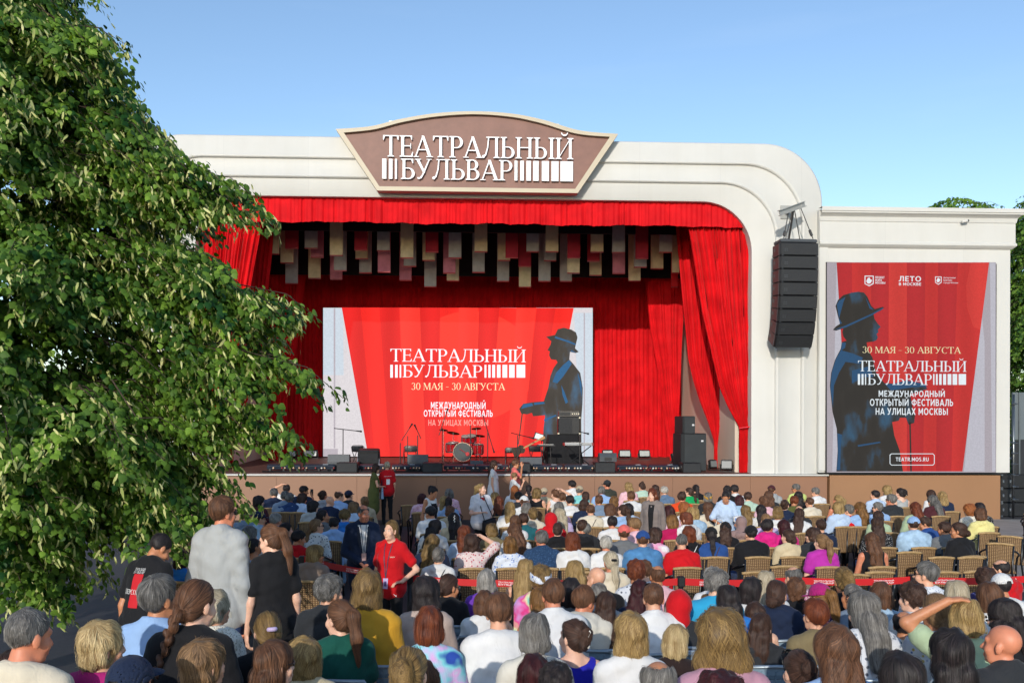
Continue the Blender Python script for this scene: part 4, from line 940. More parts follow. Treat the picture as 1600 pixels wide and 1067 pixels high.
def backline():
    # dark amplifier in front of the first chair
    d = 2.2; c = sp(576, d); w = 36 / px(d); h = P(700, 701, YS + d).z - c.z
    s = empty("guitar_amplifier", c); tag(s, "dark combo amplifier on silver legs between the first monitor and the chair", "amplifier")
    mb = MB(); mb.box((0, .15, h * .55), (w * .95, .35, h * .85), RX(.2), bev=.03, taper=(.95, 1)); mb.build("cabinet", M_black, s)
    mb = MB(); mb.box((0, -.04, h * .5), (w * .8, .012, h * .5), RX(.2)); mb.build("grille", M_grille, s)
    mb = MB()
    for sx in (-1, 1): mb.tube([(sx * w * .46, -.1, 0), (sx * w * .46, .1, h * .8)], .016, 6)
    mb.build("legs", M_steel, s)
    # draped table, cabinet and amplifier head
    d = 4.3; k = 1 / px(d); c = sp(881, d); Y = YS + d
    s = empty("draped_table", c); tag(s, "table draped to the floor in black cloth under the bass cabinet", "table")
    ht = P(881, 679, Y).z - c.z
    mb = MB(); nx, nz = 64, 10; rows = []
    for j in range(nz + 1):
        t = j / nz; row = []
        for i in range(nx):
            a = 2 * math.pi * i / nx; ca, sa = math.cos(a), math.sin(a)
            q = max(abs(ca), abs(sa)); rx, ry = (.52 + .13 * t) / q, (.32 + .12 * t) / q
            f = 1 + .07 * t * math.sin(a * 11) + .03 * t * math.sin(a * 23 + 1)
            row.append((ca * rx * f, .3 + sa * ry * f, ht * (1 - t)))
        rows.append(row + [row[0]])
    mb.sheet(rows); mb.add(rows[0][:-1], [tuple(range(nx))]); mb.build("tablecloth", mat("black_cloth", '#131316', .9, .2, 5, .2, 80), s, smooth=True)
    s2 = empty("bass_cabinet", (c.x + .18, c.y, c.z + ht + .004)); tag(s2, "black bass amplifier cabinet standing on the draped table", "amplifier")
    h2 = P(890, 651, Y).z - c.z - ht; w2 = 34 * k
    mb = MB(); mb.box((0, .25, h2 / 2), (w2, .45, h2 - .004), bev=.02); mb.build("cabinet", M_black, s2)
    mb = MB(); mb.box((-.12, .02, h2 / 2), (w2 * .6, .012, h2 * .85)); mb.build("grille", M_grille, s2)
    mb = MB()
    for sx in (-1, 1):
        for sz in (.06, .94): mb.box((sx * w2 * .49, .03, h2 * sz), (.05, .05, .05))
    mb.build("corner_guards", M_chrome, s2)
    s3 = empty("amplifier_head", (c.x + .18, c.y, c.z + ht + h2 + .008)); tag(s3, "small rack amplifier with knobs on top of the bass cabinet", "amplifier")
    h3 = P(890, 642, Y).z - c.z - ht - h2 - .008
    mb = MB(); mb.box((0, .25, h3 / 2), (w2 * .95, .4, h3), bev=.01); mb.build("case", mat("rack_grey", '#54504b', .45, .2, 6), s3)
    mb = MB(); mb.box((-.15, .04, h3 / 2), (w2 * .5, .012, h3 * .6)); mb.build("control_panel", M_black, s3)
    for q in range(4):
        mb = MB(); mb.lathe([(.022, 0), (.02, .02)], (.12 + q * .07, .045, h3 / 2), 10, RX(math.pi / 2)); mb.build("knob", M_chrome, s3)
    # keyboard
    d = 2.6; c = sp(904, d); k = 1 / px(d); Y = YS + d
    s = empty("keyboard", c, .0); tag(s, "white and red stage keyboard on black X-shaped legs at the right", "keyboard")
    hk = P(904, 694, Y).z - c.z; w = 46 * k
    mb = MB(); mb.box((0, .1, hk), (w, .32, .085), bev=.015); mb.build("case", mat("keyboard_silver", '#9b9c9c', .4, .08, 4), s)
    mb = MB()
    for sx in (-1, 1): mb.box((sx * w * .49, .1, hk), (.05, .34, .1), bev=.01)
    mb.build("end_cheek", mat("keyboard_red", '#8a1a1c', .4), s)
    mb = MB()
    for q in range(36): mb.box((-w * .44 + q * w * .88 / 35, .19, hk + .047), (w * .88 / 35 * .85, .14, .012))
    mb.build("keys", mat("key_ivory", '#e8e6df', .3), s)
    for a, b in (((-.42, -.02), (.42, .02)), ((.42, -.02), (-.42, .02))):
        mb = MB(); mb.tube([(a[0], .1 + a[1], .03), (b[0], .1 + a[1], hk - .05)], .018, 6); mb.tube([(a[0], -.15, .02), (a[0], .35, .02)], .016, 6); mb.build("leg", M_black, s)
    # small keyboard near the last chair and a music stand
    d = 3.0; c = sp(853, d); s = empty("keyboard", c); tag(s, "small dark keyboard on a thin stand before the screen figure", "keyboard")
    hk = P(853, 696, YS + d).z - c.z
    mb = MB(); mb.box((0, 0, hk), (.62, .22, .06), bev=.01); mb.build("case", M_black, s)
    mb = MB(); mb.box((0, .03, hk + .034), (.5, .1, .01)); mb.build("keys", _M["key_ivory"], s)
    for x in (-.14, .14):
        mb = MB(); mb.tube([(x, 0, hk), (x * 1.3, 0, .0)], .014, 6); mb.build("leg", M_black, s)
    d = 3.2; c = sp(846, d); s = empty("music_stand", c); tag(s, "tilted music stand with white sheets in front of the screen figure", "music stand")
    hm = P(846, 682, YS + d).z - c.z
    mb = MB(); mb.box((-.08, -.03, hm), (.34, .02, .24), RX(-.5) @ RY(.35)); mb.build("desk", M_black, s)
    mb = MB(); mb.box((-.09, -.055, hm), (.26, .006, .2), RX(-.5) @ RY(.35)); mb.build("sheet_music", mat("paper", '#dcdcd8', .7), s)
    mb = MB(); mb.tube([(0, 0, .1), (0, 0, hm)], .012, 6)
    for q in range(3): mb.tube([(0, 0, .2), (.24 * math.cos(q * 2.1), .24 * math.sin(q * 2.1), .01)], .009, 5)
    mb.build("stand", M_black, s)
    # guitar lying against the third chair
    d = 2.9; c = sp(812, d); s = empty("electric_guitar", c + Vector((0, 0, .0))); tag(s, "dark guitar with long wooden neck leaning across the third chair", "guitar")
    R = RY(math.radians(72)) 
    ol = [(.0, .0), (.12, -.02), (.17, .06), (.14, .16), (.11, .22), (.15, .32), (.1, .4), (.03, .42), (.02, .38), (-.02, .38), (-.03, .42), (-.1, .4), (-.15, .32), (-.11, .22), (-.14, .16), (-.17, .06), (-.12, -.02)]
    mb = MB(); mb.prism(ol, -.02, .025); o = mb.build("body", mat("guitar_dark", '#2a1a14', .25, .1, 5, coat=.6), s); o.rotation_euler = (0, math.radians(62), 0); o.location = (-.22, -.06, .42)
    mb = MB(); mb.box((0, .0, .7), (.05, .03, .66)); mb.box((.01, .005, 1.09), (.08, .02, .16)); o = mb.build("neck", mat("guitar_neck", '#a87c4c', .4, .1, 5), s); o.rotation_euler = (0, math.radians(62), 0); o.location = (-.22, -.045, .42)
    mb = MB()
    for a in (1.9, 3.0, 4.4): mb.tube([(-.05, 0, .45), (-.05 + .24 * math.cos(a), .2 * math.sin(a), .01)], .012, 5)
    mb.build("stand", M_black, s)
backline()
# a small cable coil beside the left curtain
mb = MB(); rg = random.Random(2)
for k in range(7):
    r = .18 + .02 * k; mb.tube([(r * math.cos(t * .5) + rg.uniform(-.02, .02), r * .6 * math.sin(t * .5), .02 + .012 * k) for t in range(13)], .012, 5)
o = mb.build("cable_coil", M_black, smooth=True); o.location = sp(497, 2.2); tag(o, "coiled black cables beside the first monitor at the left", "cable")

# ================================================================ RIGHT EDGE: scaffold, fences, crates
def right_edge():
    Y = YS + .55
    p0, p1 = P(1567, 812, Y), P(1583, 740, Y)
    s = empty("flight_case_stack", ((p0.x + p1.x) / 2, Y, 0)); tag(s, "black flight cases with shiny corners stacked under the wing's right end", "flight cases")
    w = 1.1; h = (P(1575, 741, Y).z) / 3
    for k in range(3):
        mb = MB(); mb.box((.35, .4, h * (k + .5)), (w, .7, h - .012), bev=.02); o = mb.build("case", M_black, s)
        mb = MB()
        for x in (-.12, .1): mb.box((x, .045, h * (k + .5)), (.06, .02, .09), bev=.005)
        for sx in (-1, 1):
            for sz in (.04, .96): mb.box((.35 + sx * (w / 2 - .03), .05, h * (k + sz)), (.07, .03, .05))
        mb.build("latch", M_chrome, o)
    Y = YS + .2; p = P(1583.5, 750, Y)
    s = empty("scaffold_pole", (p.x, Y, 0)); tag(s, "thin grey scaffold pole with clamps beside the wing's right edge", "scaffold pole")
    zt = P(1583, 616, Y).z
    mb = MB(); mb.tube([(0, 0, 0), (0, 0, zt)], .03, 10); mb.build("tube", M_steel, s, smooth=True)
    for v in (631, 692, 708, 725, 742, 760, 780):
        mb = MB(); zz = P(1583, v, Y).z; mb.box((0, 0, zz), (.1, .1, .07), bev=.015); mb.tube([(-.04, -.04, zz), (.12, -.08, zz)], .014, 6); mb.build("clamp", M_steel, s)
    Y = YS + .9; p = P(1586, 700, Y)
    s = empty("mesh_fence", (p.x, Y, 0)); tag(s, "tall dark mesh fence with a grey solid top beyond the wing", "fence")
    z1, z2 = P(1590, 687, Y).z, P(1590, 613, Y).z
    mb = MB(); mb.box((3.0, 0, z1 / 2), (6.2, .06, z1 - .02)); mb.build("mesh_panel", mat("dark_mesh", '#23272b', .7, .3, 1.2, .4, 200), s)
    mb = MB(); mb.box((3.0, 0, (z1 + z2) / 2), (6.2, .07, z2 - z1), bev=.01); mb.build("top_panel", mat("grey_panel", '#5f686c', .6, .06, 1), s)
    for k in range(4):
        mb = MB(); mb.box((k * 2.0 + .1, -.05, z2 / 2), (.05, .05, z2)); mb.build("post", M_steel, s)
right_edge()

# ================================================================ ROPE BARRIER (printed belts between posts)
def barrier():
    m, nt, b = new_mat("red_belt"); b.inputs["Base Color"].default_value = lin('#c4161c'); b.inputs["Roughness"].default_value = .5
    mw = mat("belt_print", '#e6dede', .6, .05, 5)
    pts = [(472, 873, .97), (640, 903, .95), (848, 910, .95), (1064, 908, .95), (1240, 906, .95), (1427, 905, .95), (1620, 903, .95)]
    W = []
    for u, v, h in pts:
        lo = on_ground(u, v, h); W.append(lo)
    names = ["at the far left end by the person in the taupe jacket", "right of the person in the red staff tee", "hidden behind the person in rainbow tie-dye", "beside the person in the cyan jacket", "behind the person in the magenta cap", "beside the person in the white dotted tee", "at the right end past the white cap"]
    for i, p in enumerate(W):
        g = ground(p.y); s = empty("barrier_post", (p.x, p.y, g)); tag(s, "black belt barrier post " + names[i], "barrier post", "posts of the belt barrier")
        mb = MB(); mb.tube([(0, 0, .03), (0, 0, .93)], .032, 14); mb.build("pole", M_black, s, smooth=True)
        mb = MB(); mb.box((0, 0, .95), (.09, .09, .13), bev=.012); mb.build("belt_cassette", M_black, s)
        mb = MB(); mb.lathe([(.17, 0), (.17, .015), (.06, .035), (.035, .05)], (0, 0, 0), 24); mb.build("base", M_black, s, smooth=True)
    for i in range(len(W) - 1):
        a, b_ = W[i], W[i + 1]; n = 12
        s = None; mb = MB(); t_ = MB()
        dv = Vector((b_.x - a.x, b_.y - a.y, 0)); L = dv.length; dv.normalize(); nn = Vector((dv.y, -dv.x, 0))
        if nn.y > 0: nn = -nn
        top, bot = [], []
        f = lambda t: a.lerp(b_, t) + Vector((0, 0, -.03 * 4 * t * (1 - t)))
        g = [[f(.01 + .98 * k / n) + Vector((0, 0, z)) + nn * .003 for k in range(n + 1)] for z in (-.042, .042)]
        g2 = [[f(.01 + .98 * k / n) + Vector((0, 0, z)) - nn * .003 for k in range(n, -1, -1)] for z in (-.042, .042)]
        mb.sheet(g); mb.sheet(g2)
        o = mb.build("barrier_belt", m); tag(o, "red belt with white print, section " + ["left of the person in the red staff tee", "just right of the person in the red staff tee", "behind the person in rainbow tie-dye", "between the cyan jacket and magenta cap", "left of the person in the dotted tee", "right of the person in the dotted tee"][i], "barrier belt", "red printed belts of the barrier")
        k = max(2, int(L / .62))
        tm = [text_mesh(w_, 0, .02) for w_ in ("ТЕАТРАЛЬНЫЙ", "БУЛЬВАР")]
        for q in range(k):
            t = (q + .5) / k; c = f(t)
            for row, me in enumerate(tm):
                xs = [v.co.x for v in me.vertices]; ys = [v.co.y for v in me.vertices]; ww = max(xs); hh = max(ys) - min(ys)
                vs = [c + dv * ((v.co.x / ww - .5) * .26) + nn * .0075 + Vector((0, 0, (.004 if row == 0 else -.026) + (v.co.y - min(ys)) / hh * .022)) for v in me.vertices]
                t_.add(vs, [tuple(p.vertices) for p in me.polygons])
        t_.build("printed_name", mw, o, fix=False)
barrier()
# ================================================================ TREES
def leaf_mat(name, lo, hi, trans=.35):
    m, nt, b = new_mat(name)
    at = N(nt, "Attribute", attribute_name="tone"); r = ramp(nt, [(0, lin(lo)), (1, lin(hi))])
    nt.links.new(at.outputs["Fac"], r.inputs[0]); nt.links.new(r.outputs[0], b.inputs["Base Color"])
    b.inputs["Roughness"].default_value = .58; b.inputs["Specular IOR Level"].default_value = .3
    tr = N(nt, "BsdfTranslucent"); mx = N(nt, "MixShader"); mx.inputs[0].default_value = trans
    hs = N(nt, "HueSaturation", Hue=.48, Saturation=1.15, Value=1.5); nt.links.new(r.outputs[0], hs.inputs["Color"]); nt.links.new(hs.outputs[0], tr.inputs[0])
    out = nt.nodes["Material Output"]
    nt.links.new(b.outputs[0], mx.inputs[1]); nt.links.new(tr.outputs[0], mx.inputs[2]); nt.links.new(mx.outputs[0], out.inputs[0])
    return m
M_leaf = leaf_mat("linden_leaf", '#1d4718', '#7da03a', .25)
M_bract = leaf_mat("linden_bract", '#a9b565', '#e0dfa2', .3)
M_bark = mat("bark", '#4a3d33', .9, .3, 8, .6, 30)
LEAF = np.array([(0, 0, 0), (.36, .12, -.05), (.50, .42, -.08), (.30, .78, -.07), (0, 1.12, -.16), (-.30, .78, -.07), (-.50, .42, -.08), (-.36, .12, -.05), (0, .5, .05)])
LEAF_F = [(0, 1, 8), (1, 2, 8), (2, 3, 8), (3, 4, 8), (4, 5, 8), (5, 6, 8), (6, 7, 8), (7, 0, 8)]
BRACT = np.array([(-.10, 0, 0), (.10, 0, 0), (.16, .5, .04), (.10, .95, .12), (-.06, 1.0, .16), (-.15, .5, .05), (0, 1.3, -.1), (.05, 1.3, -.1)])
BRACT_F = [(0, 1, 2, 5), (5, 2, 3, 4), (3, 6, 7, 3) if False else (2, 7, 6, 5)]
def scatter_mesh(name, shape, faces, pos, axis_y, normal, size, tone, material):
    """one mesh of many small faces: every item has its own place, direction and size"""
    n, k = len(pos), len(shape)
    y = axis_y / np.linalg.norm(axis_y, axis=1, keepdims=True)
    z = normal - (normal * y).sum(1, keepdims=True) * y; z /= np.linalg.norm(z, axis=1, keepdims=True) + 1e-9
    x = np.cross(y, z)
    V = pos[:, None, :] + size[:, None, None] * (shape[None, :, 0:1] * x[:, None, :] + shape[None, :, 1:2] * y[:, None, :] + shape[None, :, 2:3] * z[:, None, :])
    V = V.reshape(-1, 3)
    fl = [f for f in faces]; ln = [len(f) for f in fl]; flat = np.concatenate([np.array(f) for f in fl])
    idx = (flat[None, :] + (np.arange(n) * k)[:, None]).ravel()
    me = bpy.data.meshes.new(name)
    me.vertices.add(len(V)); me.vertices.foreach_set("co", V.ravel().astype(np.float32))
    me.loops.add(len(idx)); me.loops.foreach_set("vertex_index", idx.astype(np.int32))
    tot = np.tile(np.array(ln), n); st = np.concatenate([[0], np.cumsum(tot)[:-1]])
    me.polygons.add(len(tot)); me.polygons.foreach_set("loop_start", st.astype(np.int32)); me.polygons.foreach_set("loop_total", tot.astype(np.int32))
    me.polygons.foreach_set("use_smooth", np.ones(len(tot), dtype=bool))
    at = me.attributes.new("tone", 'FLOAT', 'POINT'); at.data.foreach_set("value", np.repeat(tone, k).astype(np.float32))
    me.materials.append(material); me.update(calc_edges=True); me.validate()
    return me
def make_tree(label, base, height, prof, n_spray, leaf, seed, bract=.3, spray_len=(.5, .95), per=26, shell=.45, cam_bias=True, name="linden_tree", group=None, tips=()):
    """prof: list of (z, radius) of the crown; sprays hang outward and downward from limb ends."""
    rg = np.random.default_rng(seed)
    zs, rs = np.array([p[0] for p in prof]), np.array([p[1] for p in prof])
    o = empty(name, base); tag(o, label, "tree", group)
    # limbs
    limbs = []; mb = MB(); top = height
    tr = MB(); tr.tube([(0, 0, -.1), (.03, .02, .7), (-.03, .05, height * .35), (.05, 0, height * .65), (0, 0, height * .93)], [.26 * height / 9, .19 * height / 9, .15 * height / 9, .08 * height / 9, .015], 12)
    tr.build("trunk", M_bark, o, smooth=True)
    nl = 46
    for i in range(nl):
        t = .27 + .68 * (i / nl); z0 = height * t * .92; a = i * 2.39996 + rg.uniform(-.3, .3)
        r = np.interp(min(zs[-1], z0 + .1), zs, rs) * rg.uniform(.8, .97); dz = .12 * r * (1 - 1.4 * (1 - t))
        tip = np.array([math.cos(a) * r, math.sin(a) * r, z0 + dz - .1 * r])
        mid = np.array([math.cos(a) * r * .5, math.sin(a) * r * .5, z0 + dz + .22 * r * .5])
        mb.tube([(0, 0, z0 - .15), tuple(mid * [.5, .5, 1] + [0, 0, -.05]), tuple(mid), tuple((mid + tip) / 2 + [0, 0, .05]), tuple(tip)], [.055 * (1.2 - t), .04 * (1.2 - t), .028, .016, .006], 6)
        limbs.append((mid, tip))
    mb.build("limbs", M_bark, o, smooth=True)
    # spray anchors on a lumpy shell
    P0, D = [], []
    while len(P0) < n_spray:
        z = rg.uniform(zs[0], zs[-1]); r = np.interp(z, zs, rs)
        if rg.uniform() > (r / rs.max()) ** .8: continue
        a = rg.uniform(0, 2 * math.pi)
        lump = .78 + .13 * math.sin(3 * a + z * 1.9 + seed) + .12 * math.sin(6 * a - z * 3.1) + .13 * math.sin(z * 5.3 + 2 * a)
        f = (1 - shell * rg.uniform() ** 1.6) * lump
        x, y = math.cos(a) * r * f, math.sin(a) * r * f
        if cam_bias and (y > .35 * rs.max() and rg.uniform() < .72): continue
        P0.append((x, y, z)); D.append((math.cos(a) + rg.normal() * .35, math.sin(a) + rg.normal() * .35, rg.uniform(-.55, .1)))
    for tx, ty, tz in tips:                 # a few limbs reach out beyond the rest of the crown
        for k in range(46):
            t = .45 + .55 * rg.uniform() ** .7; r0 = rg.normal(0, .10 + .42 * (1 - t), 3)
            P0.append((tx * t + r0[0], ty * t + r0[1], tz + .25 * (1 - t) + r0[2] * .7)); D.append((tx + rg.normal() * .8, ty + rg.normal() * .9 - .6, -.9))
    P0, D = np.array(P0), np.array(D); D /= np.linalg.norm(D, axis=1, keepdims=True)
    S = len(P0); L = rg.uniform(*spray_len, S)
    # twigs
    tw = MB()
    for i in range(0, S, 2):
        a = P0[i] - D[i] * .3; b = P0[i] + D[i] * L[i] * .5; c = P0[i] + D[i] * L[i] + np.array([0, 0, -.28 * L[i]])
        tw.tube([tuple(a), tuple(b), tuple(c)], [.008, .005, .003], 3, cap=False)
    tw.build("twigs", M_bark, o, smooth=True)
    # leaves along every spray, two-ranked and drooping
    t = rg.uniform(.0, 1.05, (S, per)); side = rg.choice([-1, 1], (S, per))
    pos = P0[:, None, :] + D[:, None, :] * (L[:, None] * t)[..., None]
    pos[..., 2] -= .30 * L[:, None] * t ** 2
    sx = np.cross(D, [0, 0, 1.0]); sx /= np.linalg.norm(sx, axis=1, keepdims=True) + 1e-9
    pos += sx[:, None, :] * (side * rg.uniform(.02, .17, (S, per)) * (1.1 - .55 * t) * L[:, None])[..., None]
    pos += rg.normal(0, .026, pos.shape)
    ay = sx[:, None, :] * (side * .55)[..., None] + D[:, None, :] * .55 + rg.normal(0, .35, pos.shape); ay[..., 2] -= .75
    nm = D[:, None, :] * .9 + np.array([0, 0, .75]) + rg.normal(0, .40, pos.shape)
    size = leaf * rg.uniform(.6, 1.25, (S, per))
    tone = np.clip(rg.normal(.42, .2, (S, 1)) + rg.normal(0, .16, (S, per)), 0, 1)
    q = lambda A: A.reshape(-1, 3)
    link("crown", scatter_mesh("crown", LEAF, LEAF_F, q(pos), q(ay), q(nm), size.ravel(), tone.ravel(), M_leaf), o)
    if bract > 0:
        nb = int(per * bract); sel = rg.uniform(size=S) < .7
        pb = pos[sel][:, :nb] + rg.normal(0, .03, pos[sel][:, :nb].shape); pb[..., 2] -= .01
        pb += D[sel][:, None, :] * .03
        ab = rg.normal(0, .5, pb.shape) + D[sel][:, None, :] * .25; ab[..., 2] = -1
        nn = D[sel][:, None, :] + rg.normal(0, .5, pb.shape)
        sb = leaf * rg.uniform(.8, 1.35, pb.shape[:2])
        link("blossom_bracts", scatter_mesh("bracts", BRACT, BRACT_F, q(pb), q(ab), q(nn), sb.ravel(), np.clip(rg.normal(.5, .25, len(sb.ravel())), 0, 1), M_bract), o)
    return o
_tb = P(-105, 800, 9.3)
make_tree("big leafy linden tree with pale hanging bracts at the left edge of the audience", (_tb.x, 9.3, ground(9.3)), 8.2,
          [(1.75, 1.6), (2.1, 2.5), (2.6, 2.6), (3.2, 2.7), (3.8, 2.7), (4.4, 2.4), (5.0, 2.1), (5.6, 1.9), (6.2, 1.75), (7.0, 1.2), (7.5, .8), (8.1, .25)],
          2500, .061, 5, bract=.36, per=64, spray_len=(.45, .8), shell=.40,
          tips=[tuple(P(u, v, 8.8) - Vector((_tb.x, 9.3, ground(9.3)))) for u, v in ((320, 292), (292, 400), (390, 462), (412, 552), (372, 645), (300, 715), (232, 258), (190, 178), (110, 60), (250, 770), (60, 850))])
_t2 = P(1492, 700, 41)
make_tree("round green tree peeking over the white wing's flat top", (_t2.x, 41, 0), 13.6,
          [(4, 1.5), (6, 3.2), (8.5, 3.6), (11, 2.7), (12.2, 2.2), (12.9, 1.4), (13.3, .6)], 2200, .12, 8, bract=0, spray_len=(.7, 1.2), per=22, cam_bias=False, name="broadleaf_tree", group="trees beyond the wing")
_t3 = P(1672, 700, 34)
make_tree("tall green tree at the right edge behind the grey fence", (_t3.x, 34, 0), 11.4,
          [(1, 2.0), (3, 3.0), (6, 3.1), (8.5, 3.0), (10.4, 2.6), (11.6, 1.8), (12.4, .7)], 2600, .11, 9, bract=0, spray_len=(.6, 1.1), per=24, cam_bias=False, name="broadleaf_tree", group="trees beyond the wing")
# fallen leaves under the linden
rg = np.random.default_rng(3); n = 420
fx, fy = rg.uniform(-7, -2.0, n), rg.uniform(4.2, 11, n)
fp = np.stack([fx, fy, [ground(y) + .012 for y in fy]], 1)
fo = link("fallen_leaves", scatter_mesh("fallen_leaves", BRACT, BRACT_F, fp, rg.normal(0, 1, (n, 3)) * [1, 1, .05], np.tile([0, 0, 1.0], (n, 1)) + rg.normal(0, .15, (n, 3)), rg.uniform(.03, .07, n), rg.uniform(0, 1, n), M_bract))
tag(fo, "scattered fallen leaves and bracts on the dark tarmac", "fallen leaves", kind="stuff")
# ================================================================ SMOOTH SURFACES FROM DISTANCE FIELDS
def smin(a, b, k):
    h = np.clip(.5 + .5 * (b - a) / k, 0, 1); return b + (a - b) * h - k * h * (1 - h)
class SDF:
    def __init__(s): s.ops = []
    def add(s, fn, lo, hi, k=.03): s.ops.append(('a', fn, np.array(lo, float), np.array(hi, float), k)); return s
    def sub(s, fn, k=.01): s.ops.append(('s', fn, None, None, k)); return s
    def cut(s, fn, k=.01): s.ops.append(('i', fn, None, None, k)); return s
    def warp(s, fn): s.ops.append(('w', fn, None, None, 0)); return s
    def cap(s, a, b, ra, rb, k=.03):
        a, b = np.array(a, float), np.array(b, float); ba = b - a; bb = max(ba @ ba, 1e-9)
        def fn(x, y, z):
            px, py, pz = x - a[0], y - a[1], z - a[2]
            t = np.clip((px * ba[0] + py * ba[1] + pz * ba[2]) / bb, 0, 1)
            return np.sqrt((px - t * ba[0]) ** 2 + (py - t * ba[1]) ** 2 + (pz - t * ba[2]) ** 2) - (ra + (rb - ra) * t)
        r = max(ra, rb); return s.add(fn, np.minimum(a, b) - r, np.maximum(a, b) + r, k)
    def ell(s, c, r, k=.03, M=None):
        c, r = np.array(c, float), np.array(r, float)
        Mi = None if M is None else np.array(M.transposed() if isinstance(M, Matrix) else M.T)
        def fn(x, y, z):
            px, py, pz = x - c[0], y - c[1], z - c[2]
            if Mi is not None:
                px, py, pz = (Mi[i][0] * px + Mi[i][1] * py + Mi[i][2] * pz for i in range(3))
            k0 = np.sqrt((px / r[0]) ** 2 + (py / r[1]) ** 2 + (pz / r[2]) ** 2)
            k1 = np.sqrt((px / r[0] ** 2) ** 2 + (py / r[1] ** 2) ** 2 + (pz / r[2] ** 2) ** 2) + 1e-9
            return k0 * (k0 - 1) / k1
        m = r.max() if M is not None else r
        return s.add(fn, c - m, c + m, k)
    def __call__(s, x, y, z):
        d = np.full(np.shape(x), .5)
        for t, fn, lo, hi, k in s.ops:
            v = fn(x, y, z)
            if t == 'a': d = smin(d, v, k)
            elif t == 's': d = -smin(-d, v, k)
            elif t == 'i': d = -smin(-d, -v, k)
            else: d = d + v
        return d
    def grid(s, xs, ys, zs):
        D = np.full((len(xs), len(ys), len(zs)), .5, np.float64)
        for t, fn, lo, hi, k in s.ops:
            if t == 'a':
                p = k + .02
                i = [slice(max(0, np.searchsorted(a, l - p) - 1), np.searchsorted(a, h + p) + 1) for a, l, h in zip((xs, ys, zs), lo, hi)]
            else: i = [slice(None)] * 3
            X, Y, Z = np.meshgrid(xs[i[0]], ys[i[1]], zs[i[2]], indexing='ij')
            if X.size == 0: continue
            v = fn(X, Y, Z); sub = D[i[0], i[1], i[2]]
            if t == 'a': D[i[0], i[1], i[2]] = smin(sub, v, k)
            elif t == 's': D[i[0], i[1], i[2]] = -smin(-sub, v, k)
            elif t == 'i': D[i[0], i[1], i[2]] = -smin(-sub, -v, k)
            else: D[i[0], i[1], i[2]] = sub + v
        return D
def axis(lo, hi, coarse, fine=None, spans=()):
    out = [lo]
    while out[-1] < hi:
        c = out[-1]; st = coarse
        for a, b in spans:
            if a - coarse <= c <= b: st = fine
        out.append(c + st)
    return np.array(out)
def nets(sdf, xs, ys, zs):
    """surface-nets meshing on a grid with uneven steps -> (verts, quads)"""
    D = sdf.grid(xs, ys, zs); I = D < 0
    nx, ny, nz = D.shape
    cs = [(a, b, c) for a in (0, 1) for b in (0, 1) for c in (0, 1)]
    sl = lambda a, b, c: (slice(a, nx - 1 + a), slice(b, ny - 1 + b), slice(c, nz - 1 + c))
    cnt = sum(I[sl(*c)].astype(np.int8) for c in cs); act = (cnt > 0) & (cnt < 8)
    ci, cj, ck = np.nonzero(act); n = len(ci)
    acc = np.zeros((n, 3)); w = np.zeros(n)
    for a in cs:
        for ax in range(3):
            if a[ax] == 1: continue
            b = list(a); b[ax] = 1
            da = D[ci + a[0], cj + a[1], ck + a[2]]; db = D[ci + b[0], cj + b[1], ck + b[2]]
            m = (da < 0) != (db < 0); t = np.where(m, da / np.where(m, da - db, 1), 0)
            p = np.tile(np.array(a, float), (n, 1)); p[:, ax] = t
            acc += p * m[:, None]; w += m
    p = acc / w[:, None]
    V = np.stack([xs[ci] + p[:, 0] * (xs[ci + 1] - xs[ci]), ys[cj] + p[:, 1] * (ys[cj + 1] - ys[cj]), zs[ck] + p[:, 2] * (zs[ck + 1] - zs[ck])], 1)
    id_ = np.full(act.shape, -1, np.int64); id_[ci, cj, ck] = np.arange(n)
    F = []
    for ax in range(3):
        o = [i for i in range(3) if i != ax]
        A = I[tuple(slice(0, D.shape[k] - 1) if k == ax else slice(None) for k in range(3))]
        B = I[tuple(slice(1, None) if k == ax else slice(None) for k in range(3))]
        e = A != B
        idx = np.argwhere(e)
        ok = (idx[:, o[0]] > 0) & (idx[:, o[1]] > 0) & (idx[:, o[0]] < D.shape[o[0]] - 1) & (idx[:, o[1]] < D.shape[o[1]] - 1)
        idx = idx[ok]
        if not len(idx): continue
        def g(u, v):
            q = idx.copy(); q[:, o[0]] -= u; q[:, o[1]] -= v; return id_[q[:, 0], q[:, 1], q[:, 2]]
        q = np.stack([g(1, 1), g(0, 1), g(0, 0), g(1, 0)], 1)
        flip = A[tuple(idx.T)] == (ax == 1)
        q[flip] = q[flip][:, ::-1]
        F.append(q)
    return V, np.concatenate(F)
def np_mesh(name, V, F, mats, tone=None):
    me = bpy.data.meshes.new(name); n = len(F); k = F.shape[1]
    me.vertices.add(len(V)); me.vertices.foreach_set("co", V.astype(np.float32).ravel())
    me.loops.add(n * k); me.loops.foreach_set("vertex_index", F.astype(np.int32).ravel())
    me.polygons.add(n); me.polygons.foreach_set("loop_start", (np.arange(n) * k).astype(np.int32)); me.polygons.foreach_set("loop_total", np.full(n, k, np.int32))
    me.polygons.foreach_set("use_smooth", np.ones(n, bool))
    if tone is not None:
        at = me.attributes.new("tone", 'FLOAT', 'POINT'); at.data.foreach_set("value", tone.astype(np.float32))
    for m in mats: me.materials.append(m)
    me.update(calc_edges=True); return me

